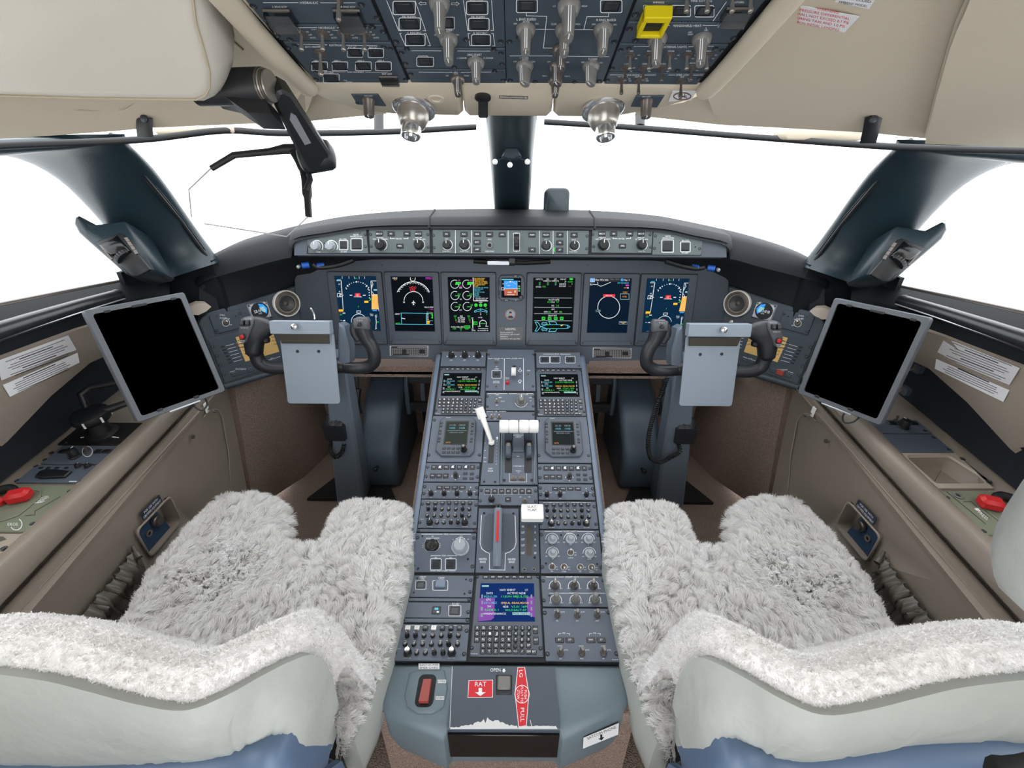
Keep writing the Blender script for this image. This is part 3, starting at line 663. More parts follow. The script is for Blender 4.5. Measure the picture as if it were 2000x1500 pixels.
d.text('RPM', 328, 812, 26); d.text('100', 392, 812, 28, 'g'); d.text('EGT', 508, 812, 24); d.text('426', 592, 812, 28, 'g'); d.text('BRAKE TEMP', 450, 878, 24, w=150)
for x in (288, 396, 503, 610): d.box(x-25, 908, x+25, 950, 12, 'g'); d.text('00', x, 929, 24, 'g')
d.line([(238, 1075), (185, 995), (140, 995), (180, 1075), (138, 1155), (175, 1155), (238, 1075)], 9, 'c'); d.line([(238, 1075), (350, 1042), (650, 1042), (720, 1050), (758, 1078), (720, 1105), (650, 1112), (350, 1112), (238, 1075)], 9, 'c')
for sg in (-1, 1): d.line([(250, 1075+sg*40), (270, 1075+sg*72), (345, 1075+sg*72), (352, 1075+sg*45), (250, 1075+sg*40)], 9, 'c'); d.line([(410, 1075+sg*36), (380, 1075+sg*88), (500, 1075+sg*85), (530, 1075+sg*36)], 9, 'c')
d.line([(705, 1055), (725, 1078), (705, 1100)], 8, 'c'); d.line([(355, 1042), (392, 1042)], 12, 'g'); d.line([(440, 1112), (492, 1112)], 12, 'g'); d.line([(595, 1062), (635, 1042)], 18, 'y')
d.done('symbology', sc)
# --- moving map
r, sc, c = display('map display with one plain white range ring and red bar', [(1139.9, 534), (1246.8, 534), (1241, 676), (1133.6, 676)], [(1151, 543), (1233, 543), (1227, 651), (1147, 651)], 'scr_mfd')
d = Draw(lambda x, y: MF.uv(*zp('S3', x, y))-c, lift=-.0028)
d.rect(1105, 210, 1825, 275, 'k'); d.rect(1105, 210, 1195, 282, 'b'); d.box(1105, 210, 1195, 282, 6, 'w'); d.text('FMS1', 1150, 232, 24); d.text('FMS2', 1150, 260, 22)
for i, tx in enumerate(('Nav', 'Wx', 'Info')): d.text(tx, 1245+i*82, 242, 34)
for x in (1510, 1600): d.text('Menu', x, 232, 20, 'd')
d.disc(1685, 245, 26, 'b'); d.text('Map', 1750, 246, 28); d.poly([(1803, 240), (1822, 240), (1812, 256)]); d.text('07/15/2020', 1705, 300, 26, 'c', w=200); d.rect(1750, 328, 1808, 352, 'm'); d.text('--.-', 1760, 366, 18, 'r'); d.rect(1715, 382, 1790, 390, 'o'); d.disc(1790, 386, 12)
d.text('N', 1138, 325, 40); d.line([(1165, 320), (1250, 330), (1305, 358), (1390, 325), (1485, 285)], 8); d.line([(1250, 330), (1258, 308), (1245, 285)], 8)
d.text('STBY', 1742, 466, 28, 'o'); d.box(1655, 492, 1808, 590, 6, 't'); d.text('M-TRK', 1730, 542, 30, 'o', w=80); d.arc(1448, 730, 195, 0, 360, 10, n=48, ry=196)
d.rect(1350, 500, 1560, 546, 'r'); d.text('HDG FAIL', 1452, 524, 26, w=120); d.disc(1262, 794, 40, 'k', 12, 24); d.text('C30', 1258, 794, 40, 't'); d.box(1632, 985, 1775, 1032, 6, 'd'); d.text('TERR INHIB', 1700, 998, 20, w=115); d.text('TRK', 1705, 1020, 22, 'y')
d.done('symbology', sc)
# ---------------------------------------------------------------- standby instrument, badge, black placard, data placards
m = Mod('standby_instrument', 'small square standby attitude instrument between the display rows', 'instrument', MF, 'S2', [(1025, 145), (1500, 145), (1500, 630), (1025, 630)], 'bezel', th=.012,
        poly=[(1030, 545), (1030, 215), (1075, 155), (1440, 150), (1495, 205), (1500, 560), (1440, 622), (1090, 625)][::-1], ch=.003)
b = MB(); cc = m.xy(1260, 385); w_, h_ = m.sx(1260, 385, 350), m.sy(1260, 385, 350); b.box((cc.x, cc.y, .0002), (w_, h_, .0008), 'scr_black'); so = obj('screen', b, m.root)
d = Draw(m.xy, lift=.0008); d.rect(1130, 255, 1370, 400, 'b'); d.poly([(1130, 400), (1370, 400), (1375, 520), (1140, 520)][::-1], 'n'); d.line([(1120, 402), (1420, 395)], 7); d.rect(1090, 225, 1300, 245, 'c'); d.text('ILS', 1110, 236, 20, 'g')
for a in range(40, 141, 12): d.line([(1250+120*math.cos(math.radians(a)), 385-118*math.sin(math.radians(a))), (1250+103*math.cos(math.radians(a)), 385-102*math.sin(math.radians(a)))], 6)
d.poly([(1230, 262), (1262, 262), (1246, 295)]); d.line([(1190, 345), (1240, 345)], 7); d.line([(1190, 462), (1270, 462)], 8); d.text('VOR', 1232, 460, 18); d.line([(1185, 505), (1320, 505)], 10)
for y in (268, 352, 375, 400, 420, 440): d.text('100', 1400, y, 20, 'w' if y in (268, 352, 440) else 'g')
d.line([(1360, 260), (1365, 510)], 7, 't'); d.box(1090, 380, 1135, 420, 6); d.rect(1318, 430, 1336, 465); d.text('60', 1118, 310, 20); d.done('symbology', so)
m.btn(1335, 172, 90, 32, .0015, 'black', txt='STD', th=20); m.btn(1175, 600, 95, 34, .0015, 'black', txt='BARO', th=18); m.btn(1045, 300, 32, 84, .0015, 'black'); m.btn(1045, 470, 32, 84, .0015, 'black'); m.knob(1432, 555, 40, .010, 'knob_black'); m.t('L3', 1340, 602, 18); m.done()
bd = thing('portrait_badge', 'round badge picturing a person in a dark cap below the standby instrument', 'badge', MF.mat(*MF.uv(*zp('S2', 1245, 860)), -.006))
b = MB(); R_ = .019; b.lathe([(R_, 0), (R_, .0015), (R_*.96, .0022), (R_*.9, .0022), (R_*.86, .0014), (.0002, .0014)], 'bronze_ring', 40); obj('rim', b, bd)
k_ = R_/162; d = Draw(lambda x, y: V(((x-1245)*k_, (860-y)*k_)), lift=.0016, mats=lambda c: PM[c])
d.disc(1245, 860, 118, 'q', 32); d.poly([(1165, 950), (1190, 905), (1225, 890), (1280, 890), (1310, 920), (1335, 945), (1290, 968), (1200, 968)], 'b'); d.disc(1242, 848, 42, 'f', 20, 52); d.poly([(1198, 830), (1205, 790), (1240, 768), (1275, 785), (1288, 828)], 'b'); d.text('★', 1180, 948, 14, 'w')
for i in range(22):
    a = i*2*math.pi/22; d.disc(1245+138*math.cos(a), 860+138*math.sin(a), 6, 'w', 6)
d.done('print', bd)
plate_obj('registration_placard', 'black placard reading N501MG under the round badge', 'placard', MF, 'S2', [(1038, 1085), (1472, 1082), (1465, 1322), (1040, 1330)], 'black_gloss', .0012, lift=-.006,
    draw=lambda d: (d.text('N501MG', 1245, 1122, 38), d.text('SELCAL # DQ-MP', 1065, 1180, 20, al='l', w=225), d.text('INFOHAVE # 1-800-234-4637', 1065, 1217, 20, al='l', w=345), d.text('INSIGHT #', 1065, 1255, 20, al='l', w=128), d.text('SATCOM # 1-814-460-7522', 1065, 1295, 20, al='l', w=350)))
def table(x0, y0, x1, y1):
    def f(d):
        n = 9
        for i in range(n+1): y = y0+(y1-y0)*i/n; d.line([(x0, y), (x1, y)], 5, 'k')
        for i in range(17): x = x0+(x1-x0)*i/16; d.line([(x, y0+8), (x, y1)], 4, 'k')
        d.rect(x0+(x1-x0)*.3, y0+22, x0+(x1-x0)*.42, y1-12, 'k'); d.rect(x0+(x1-x0)*.78, y0+25, x0+(x1-x0)*.93, y1-14, 'k'); d.rect(x0, y0, x0+(x1-x0)*.17, y0+12, 'k'); d.rect(x0+(x1-x0)*.05, y1-12, x0+(x1-x0)*.5, y1, 'k')
    return f
plate_obj('speed_placard', 'grey airspeed table placard under the left displays', 'placard', MF, 'GL', [(870, 1200), (1202, 1200), (1198, 1292), (872, 1285)], 'placard_grey', .001, lift=-.006, draw=table(885, 1207, 1190, 1282))
plate_obj('speed_placard', 'grey airspeed table placard under the right displays', 'placard', MF, 'GR', [(775, 1215), (1106, 1222), (1103, 1308), (773, 1298)], 'placard_grey', .001, lift=-.006, draw=table(785, 1225, 1095, 1298))
# ================================================================ glareshield
gs = thing('glareshield', 'black leather glareshield hood curving over the instrument panel', 'glareshield', Matrix())
ST = [(388, 520, 560), (400, 505, 548), (450, 482, 532), (520, 463, 513), (560, 453, 503), (571, 450.5, 499), (578, 449, 471), (640, 437, 459), (720, 428, 447), (840, 422, 445), (1000, 421, 446), (1160, 424, 447), (1285, 432, 451), (1350, 443, 464), (1417, 457, 479), (1424, 459, 503), (1435, 461, 506), (1480, 472, 519), (1550, 493, 537), (1600, 513, 552), (1612, 526, 564)]
rows = []
for x, yt, yl in ST:
    e = max(0, abs(x-998)-421)/200; Yl = GF.pt(*GF.uv(x, yl)).y if e == 0 else 1.325-.06*e
    lip = at(x, yl, Y=Yl); crest = at(x, yt, Y=Yl+.075); f1 = lip+(crest-lip)*.35+V((0, -.022, .0)); f2 = lip+(crest-lip)*.75+V((0, -.012, .006))
    rows.append([lip+V((0, .02, -.004)), lip+V((0, -.006, -.001)), f1, f2, crest, crest+V((0, .09, .004)), crest+V((0, .22, -.012)), crest+V((0, .40, -.06))])
fine = [list(q) for q in zip(*[cr([r[k] for r in rows], 4) for k in range(8)])]
b = MB(); b.sheet(fine, .01, 'glare_leather'); obj('leather_hood', b, gs, smooth=60)
for x0, dx in ((838, 3), (1158, -2)):                        # raised stitched seams on the hood
    b = MB(); r_ = min(fine, key=lambda r: abs((r[4]-CAM).dot(_R)/(r[4]-CAM).dot(_D)*F+1000-x0)); b.tube([p+V((0, -.001, .001)) for p in cr(r_[1:6], 4)], .003, 'glare_leather', 8); obj('seam', b, gs)
b = MB(); b.prism(pxpoly(GF, [(573, 499), (574, 470), (716, 444), (840, 442), (1000, 443), (1160, 444), (1292, 447), (1420, 479), (1421, 503), (1000, 500)][::-1]), -.04, -.004, 'bezel', ch=.001); obj('face', b, gs, GF.mat())
b = MB(); b.prism(pxpoly(GF, [(598, 495.5), (600, 467), (716, 446), (1292, 449), (1370, 468), (1371, 499)][::-1]), -.006, -.0034, 'gap'); obj('gap_shade_strip', b, gs, GF.mat())  # dark strip standing in for shade in the gaps between modules
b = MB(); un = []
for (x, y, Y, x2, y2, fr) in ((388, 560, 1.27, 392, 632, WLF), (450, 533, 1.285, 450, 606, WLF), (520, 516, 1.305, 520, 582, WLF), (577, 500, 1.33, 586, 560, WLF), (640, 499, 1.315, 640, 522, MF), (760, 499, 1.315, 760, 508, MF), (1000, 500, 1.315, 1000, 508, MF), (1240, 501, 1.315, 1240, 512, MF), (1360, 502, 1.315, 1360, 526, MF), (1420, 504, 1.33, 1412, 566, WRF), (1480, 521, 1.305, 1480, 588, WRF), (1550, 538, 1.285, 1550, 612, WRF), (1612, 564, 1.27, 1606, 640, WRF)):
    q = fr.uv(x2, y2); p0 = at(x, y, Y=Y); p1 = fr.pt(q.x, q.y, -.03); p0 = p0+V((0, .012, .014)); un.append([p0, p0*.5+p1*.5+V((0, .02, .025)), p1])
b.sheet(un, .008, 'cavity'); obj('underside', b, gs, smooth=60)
# --- control modules along the glareshield strip
G = 'glareshield control modules'
fa = .0042
m = Mod('warning_control_unit', 'left end glareshield panel, two pale knobs and dark warning light', 'control panel', GF, 'GL', [(175, 205), (692, 205), (692, 412), (175, 412)], 'glare_grey', poly=[(185, 412), (172, 292), (672, 203), (692, 412)][::1], group=G)
for x in (250, 375): m.knob(x, 352, 38, .016, 'knob_cool'); m.d.arc(x+5, 355, 52, -30, 190, 6)
m.btn(480, 340, 62, 62, .0025, 'button'); m.d.box(445, 303, 520, 382, 5, r=6); m.t('BILL LEVEL', 480, 292, 13, w=62); m.t('PLT LAMP', 486, 397, 12, w=50)
m.btn(594, 335, 84, 84, .003, 'button'); m.d.box(545, 288, 642, 385, 5, r=6); m.t('MASTER', 588, 255, 14, w=46); m.t('WARNING/CAUTION', 588, 270, 14, w=100); m.t('ATC', 258, 304, 12); m.t('NBR', 374, 304, 12); m.t('PANEL', 268, 400, 11); m.screws([(195, 355), (665, 255), (668, 355)], fa); m.screws([(320, 325), (622, 238)], .0018, False); m.done()
def dispctl(label, z, x0, flip_=False):
    m = Mod('display_controller', label, 'control panel', GF, z, [(x0+8, 205), (x0+523, 207), (x0+525, 412), (x0+8, 410)], 'glare_grey', group=G)
    for dx, tx in ((96, 'BRG O'), (195, 'ND'), (330, 'TRK'), (427, 'BRG ◇')): m.btn(x0+dx, 247, 60, 40, .003, txt=tx, th=13)
    m.btn(x0+270, 350, 60, 40, .003, txt='MFD', th=13)
    for dx, r in ((105, 44), (430, 40)): m.knob(x0+dx, 338, r, .017, 'knob_black'); m.d.arc(x0+dx+5, 340, r+6, -60, 60, 4); m.d.arc(x0+dx, 340, r+8, 60, 120, 5)
    m.t('MINIMUMS', x0+100, 278, 11, w=56); m.t('RAD', x0+55, 291, 11); m.t('BARO', x0+150, 291, 11); m.t('NAV SRC', x0+262, 288, 12, w=52); m.t('BARO SET', x0+428, 280, 11, w=56); m.t('IN', x0+388, 293, 11); m.t('HPA', x0+474, 293, 11); m.t('PUSH STD', x0+435, 395, 11, w=56)
    m.d.line([(x0+190, 276), (x0+190, 288), (x0+228, 288)], 4); m.d.line([(x0+300, 288), (x0+338, 288), (x0+338, 276)], 4); m.screws([(x0+20, 252), (x0+505, 254), (x0+25, 354), (x0+510, 360)], fa); m.done()
dispctl('left display controller on the glareshield with two black knobs', 'GL', 692); dispctl('right display controller on the glareshield with two black knobs', 'GR', 755)
m = Mod('guidance_control_unit', 'wide flight guidance panel in the middle of the glareshield', 'control panel', GF, 'F', [(844, 447.5), (1150.5, 449.5), (1149.5, 497.5), (845.5, 495)], 'glare_grey', group=G)
def gl(x, y): return 560+x/4.3478, 400+y/4.3478
def gr(x, y): return 980+x/4.3478, 400+y/4.3478
for x, y, tx in ((1358, 250, 'FD'), (1506, 250, 'FLC'), (1618, 250, 'HDG'), (1722, 252, 'NAV'), (1830, 254, 'APR'), (1617, 318, 'B/C'), (1617, 380, 'APP')): m.btn(*gl(x, y), 14, 9.2, .003, txt=tx, th=3)
for x, y, tx in ((258, 256, 'VNAV'), (258, 382, 'VS'), (376, 256, 'FLCH'), (494, 256, 'AP'), (492, 322, 'YD'), (492, 383, 'AT'), (614, 257, 'FD')): m.btn(*gr(x, y), 14, 9.2, .003, txt=tx, th=3)
for x, y, r in ((1360, 340, 8), (1506, 338, 9)): m.knob(*gl(x, y), r, .016, 'knob_black'); q = gl(x, y); m.d.arc(q[0]+1, q[1], r+2, -150, 60, 1)
for x, y, r in ((374, 346, 8.5), (612, 345, 8)): m.knob(*gr(x, y), r, .016, 'knob_black'); q = gr(x, y); m.d.arc(q[0]+1, q[1], r+2, -150, 60, 1)
m.add('jack', m_jack(.009), *gl(1724, 345))
for x in (1432, 1570, 1880): m.d.line([gl(x, 215), gl(x, 412)], .9)
for x in (320, 436, 556): m.d.line([gr(x, 220), gr(x, 418)], .9)
for tx, x, y in (('CRS 1', 1360, 290), ('SPD', 1506, 288), ('HDG', 1724, 294), ('PUSH DCT', 1360, 395), ('PUSH CHG', 1508, 395), ('PUSH SYNC', 1724, 395), ('DN', 1952, 240), ('UP', 1952, 395)): m.t(tx, *gl(x, y), 2.6)
for tx, x, y in (('ALT', 376, 296), ('CRS 2', 612, 298), ('PUSH DCT', 608, 400)): m.t(tx, *gr(x, y), 2.6)
m.d.line([gr(450, 362), gr(444, 380), gr(450, 398)], 1.6, 'g')
q = gl(1952, 315); b = MB(); b.lathe([(.021, -.006), (.022, -.003), (.022, .003), (.021, .006)], 'knob_black', 30, flute=15, famp=.03, M=RY(90)); p_ = m.xy(*q); obj('thumb_wheel', b, m.root, T(p_.x, p_.y, -.008)); m.d.box(q[0]-6, q[1]-17, q[0]+6, q[1]+18, .7); 
b = MB(); w_ = m.sx(*q, 11); h_ = m.sy(*q, 31); b.box((p_.x, p_.y, 0), (w_, h_, .0006), 'gap'); obj('wheel_slot', b, m.root)
m.screws([gl(1247, 260), gl(1250, 365), gr(725, 266), gr(720, 373)], fa); m.done()
m = Mod('warning_control_unit', 'right end glareshield panel with dark square warning light', 'control panel', GF, 'GR', [(1283, 215), (1705, 215), (1695, 428), (1278, 425)], 'glare_grey', poly=[(1278, 425), (1290, 215), (1335, 216), (1706, 305), (1692, 428)][::1], group=G)
m.btn(1408, 350, 84, 88, .003, 'button'); m.d.box(1358, 298, 1458, 403, 5, r=6); m.t('MASTER', 1412, 267, 14, w=46); m.t('WARNING/CAUTION', 1412, 283, 14, w=100); m.btn(1558, 358, 68, 68, .0025, 'button'); m.d.box(1518, 315, 1600, 400, 5, r=6); m.t('BILL LEVEL', 1562, 304, 13, w=64); m.t('PLT LAMP', 1556, 410, 12, w=52); m.screws([(1305, 265), (1298, 370), (1680, 372)], fa); m.screws([(1340, 322), (1643, 358)], .0018, False); m.done()
# --- things tucked under the hood
for s, pts, lab in ((-1, [((590, 519), 1.33), ((612, 516), 1.34), ((625, 522), 1.34), ((660, 518), 1.35), ((690, 508), 1.36)], 'left'), (1, [((1396, 525), 1.33), ((1375, 522), 1.34), ((1358, 524), 1.34), ((1330, 519), 1.35), ((1300, 510), 1.36)], 'right')):
    h = thing('microphone_plugs', 'black cable with blue plugs tucked under the %s glareshield end' % lab, 'cable', Matrix())
    P = [at(*p, Y=y) for p, y in pts]; b = MB(); b.tube(cr(P[1:], 5), .008, 'black', 8); obj('cable', b, h)
    for k in (0, 1.6):
        i = int(k); a = P[i]+(P[i+1]-P[i])*(k-i); e = a+(P[0]-P[1]).normalized()*-.02; b = MB(); b.tube([a, e], .009, 'blue_cap', 10); obj('plug', b, h)
    b = MB(); b.lathe([(.005, 0), (.005, .01), (.0001, .011)], 'alu', 10); obj('plug_tip', b, h, T(*(P[0]+V((-.006*s*-1, -.005, 0)))) @ RX(90))
cl = thing('map_clip', 'black spring clip fixed under the middle of the glareshield', 'clip', Matrix())
b = MB(); a, e = at(925, 510, Y=1.325), at(1075, 511, Y=1.325); b.tube([a, a+(e-a)*.3+V((0, 0, -.004)), e-(e-a)*.3+V((0, 0, -.004)), e], .007, 'black_gloss', 8); obj('clip_bar', b, cl)
b = MB(); p = at(977, 514, Y=1.31); b.box(p, (.075, .006, .012), 'alu', ch=.002); obj('spring_plate', b, cl); b = MB(); b.lathe([(.012, -.008), (.012, .008)], 'black', 14, M=T(*at(1000, 511, Y=1.313)) @ RY(90)); obj('hinge', b, cl)
# ---------------------------------------------------------------- leather block behind the hood and three ball sight on the post
hb = thing('leather_pad', 'dark stitched leather block standing behind the glareshield by the post', 'pad', Matrix())
c_ = at(1086, 402, Y=1.52); b = MB(); b.prism([(x, y) for x, y in rrect(.076, .10, .016, 4)], -.03, .03, 'pillar', M=T(*c_) @ RX(80), ch=.006); obj('block', b, hb, smooth=60)
b = MB(); b.tube([c_+V((-.03+.0, -.034, .04)), c_+V((-.03, -.036, -.05))], .0015, 'black', 6); obj('stitching', b, hb)
sg = thing('eye_sight', 'small bracket with three white balls on the centre post', 'bracket', Matrix())
b = MB(); c_ = at(998, 302, Y=1.19); b.prism([(-.022, -.006), (-.008, -.012), (.01, -.012), (.024, -.004), (.014, .014), (-.012, .014)], -.008, .008, 'pillar', M=T(*c_) @ RX(75), ch=.003); obj('bracket', b, sg)
for x, y in ((967, 316), (996, 322), (1030, 316)):
    b = MB(); b.lathe([(.0001, -.0065), (.0046, -.0046), (.0065, 0), (.0046, .0046), (.0001, .0065)], 'white_plastic', 16); p = at(x, y, Y=1.165); obj('ball', b, sg, T(*p)); b = MB(); b.tube([p, c_], .0018, 'pillar', 6); obj('stalk', b, sg)
# ================================================================ angled side instrument panels
def sidepanel(s):
    fr = WLF if s < 0 else WRF; mir = s > 0; side = 'left' if s < 0 else 'right'
    M = lambda name, label, cat, quad, **k: Mod(name, label, cat, fr, 'WL', quad, mir=mir, **k)
    poly = [(1478, -30), (1090, 95), (700, 225), (200, 365), (110, 430), (75, 520), (425, 1400), (1000, 1235), (1560, 1080), (1540, 500)]
    o = thing('side_instrument_board', 'angled dark grey %s side panel beside the main instrument panel' % side, 'panel', fr.mat())
    g = lambda x, y: (lambda q: V((-q.x, q.y)) if mir else q)(WLF.uv(*zp('WL', x, y)))
    b = MB(); P = [tuple(g(*p)) for p in poly]; b.prism(P, -.035, -.004, 'panel_side', ch=.003); obj('board', b, o)
    b = MB(); b.tube([V((*g(425, 1400), -.012)), V((*g(1000, 1235), -.012)), V((*g(1560, 1080), -.012))], .011, 'panel_side', 10); obj('lower_edge', b, o)
    q = g(1283, 233); sp = thing('loudspeaker', 'round loudspeaker with white rim in the %s side panel' % side, 'speaker', fr.mat(q.x, q.y, .003))
    R_ = abs(g(1283+152, 233).x-g(1283-152, 233).x)/2*1.28
    b = MB(); b.lathe([(R_, -.008), (R_, .003), (R_*.97, .0045), (R_*.91, .0045), (R_*.9, .001)], 'speaker_rim', 40, caps=False); obj('rim', b, sp)
    b = MB(); b.lathe([(R_*.9, .002), (R_*.84, .003), (R_*.8, .0005), (R_*.74, .002), (R_*.7, -.0006), (R_*.62, -.001)], 'speaker', 40, caps=False); obj('surround', b, sp)
    b = MB(); b.lathe([(R_*.62, -.001), (R_*.55, .0015), (R_*.5, -.001), (R_*.2, -.006), (R_*.17, -.004), (R_*.1, -.0025), (.0002, -.002)], 'speaker_cone', 40, caps=False); obj('cone', b, sp)
    # clock
    m = M('clock', 'round digital clock in square grey bezel on the %s side panel' % side, 'clock', [(735, 250), (1010, 180), (1100, 420), (800, 500)], mt='alu', th=.008, ch=.003)
    q = m.xy(912, 335); r_ = m.w*.38; b = MB(); b.lathe([(r_*1.08, 0), (r_*1.05, .002), (r_, .002), (r_*.98, .0006), (.0002, .0006)], 'black', 32); f_ = obj('dial', b, m.root, T(q.x, q.y, 0))
    d = Draw(lambda x, y: V((x, -y))*r_/100, lift=.0008); d.disc(0, 0, 95, 'k', 28); d.poly([(2, -93), (60, -72), (95, -10), (70, 55), (20, 10)] if s < 0 else [(-2, -93), (-60, -72), (-95, -10), (-70, 55), (-20, 10)], 'b'); d.text('23:10' if s < 0 else '2:10 58', -30 if s < 0 else 30, -2, 34, w=88); d.text('UTC', -5, 34, 16); d.poly([(0, -40), (60, -45), (75, 20), (40, 30)] if s < 0 else [(0, -40), (-60, -45), (-75, 20), (-40, 30)], 't'); d.done('clock_face', f_)
    for x, y in ((758, 270), (990, 205), (1070, 425), (830, 485)): m.add('screw', m_screw(.0026), x, y)
    for x, y in ((942, 218), (1000, 232)): m.add('button', m_button(.005, .005, .002, 'knob_grey'), x, y)
    m.done()
    m = M('stall_control_unit', 'small %s panel with the stall pusher toggle switch' % side, 'control panel', [(200, 410), (640, 300), (710, 560), (295, 660)], mt='panel_side', th=.005)
    m.tog(437, 500, .006, .016, -20 if s < 0 else -30); m.d.arc(437, 500, 52, 0, 360, 5); m.t('STALL', 388, 396, 22); m.t('PUSHER', 405, 438, 22); m.t('ON', 475, 447, 16); m.t('OFF', 505, 530, 16)
    m.screws([(632, 376), (308, 612)], .004); m.screws([(312, 412), (570, 408)], .0022, False); m.done()
    m = M('audio_card_control_unit', 'large %s side panel with a tan card and columns of small lamps' % side, 'control panel', [(180, 735), (1285, 455), (1310, 1065), (425, 1335)], mt='panel_side', th=.005)
    for i in range(6):
        x, y = 390+i*22, 832+i*44
        m.d.line([(x+45, y-5), (x+165, y-38)], 5); m.btn(x, y, 52, 26, .0015, 'key', name='lamp'); m.d.line([(x+190, y-48), (x+215, y-54)], 4)
        x, y = 1128+i*10, 632+i*44; m.d.line([(x+40, y), (x+150, y-25)], 5)
    for i in range(3): m.btn(560+i*108, 1222-i*32, 92, 62, .002, 'panel_side'); m.btn(985+i*92, 1075-i*30, 84, 60, .002, 'panel_side')
    m.t('CIRCUIT BREAKER', 645, 1148, 18, w=150); m.d.line([(490, 1192), (560, 1172)], 5); m.t('STATUS', 1105, 1000, 18); m.d.line([(1010, 1030), (1075, 1010)], 5); m.d.line([(1140, 990), (1195, 970)], 5)
    m.screws([(252, 835), (310, 965), (360, 1095), (412, 1222)], .005)
    m.btn(1290 if s < 0 else 672, 985 if s < 0 else 1188, 110, 80, .003, 'red_dull'); m.done()
    # the tan card
    pts = [g(570, 705), g(1072, 575), g(1180, 905), g(710, 1045)]; c = sum(pts, V((0, 0)))/4; b = MB(); b.prism([tuple(p-c) for p in pts], 0, .0012, 'tan_card')
    o = obj('checklist_card', b, None, fr.mat(c.x, c.y, .0002)); tag(o, 'tan printed card behind the %s yoke horn' % side, 'card')
    d = Draw(lambda x, y: g(x, y)-c, lift=.0014, mats=lambda k: PM[k])
    for i, tx in enumerate(('FULL', 'COMTRA1', 'COMTRA2', 'NAV', 'XPDR', 'ADF')): d.text(tx, 655+i*14, 706+i*48-i*2, 24, 'k', w=70)
    for i, tx in enumerate(('TAT', 'OAT', 'EGT', 'OFF')): d.text(tx, 1075+i*16, 655+i*48, 22, 'k', w=56)
    d.text('NOT REMOVE', 880, 860, 24, 'k', w=150)
    for i in range(3): d.line([(600+i*14, 752+i*48), (690+i*8, 735+i*48)], 10, 'k')
    d.done('lettering', o)
for s in SIDES: sidepanel(s)
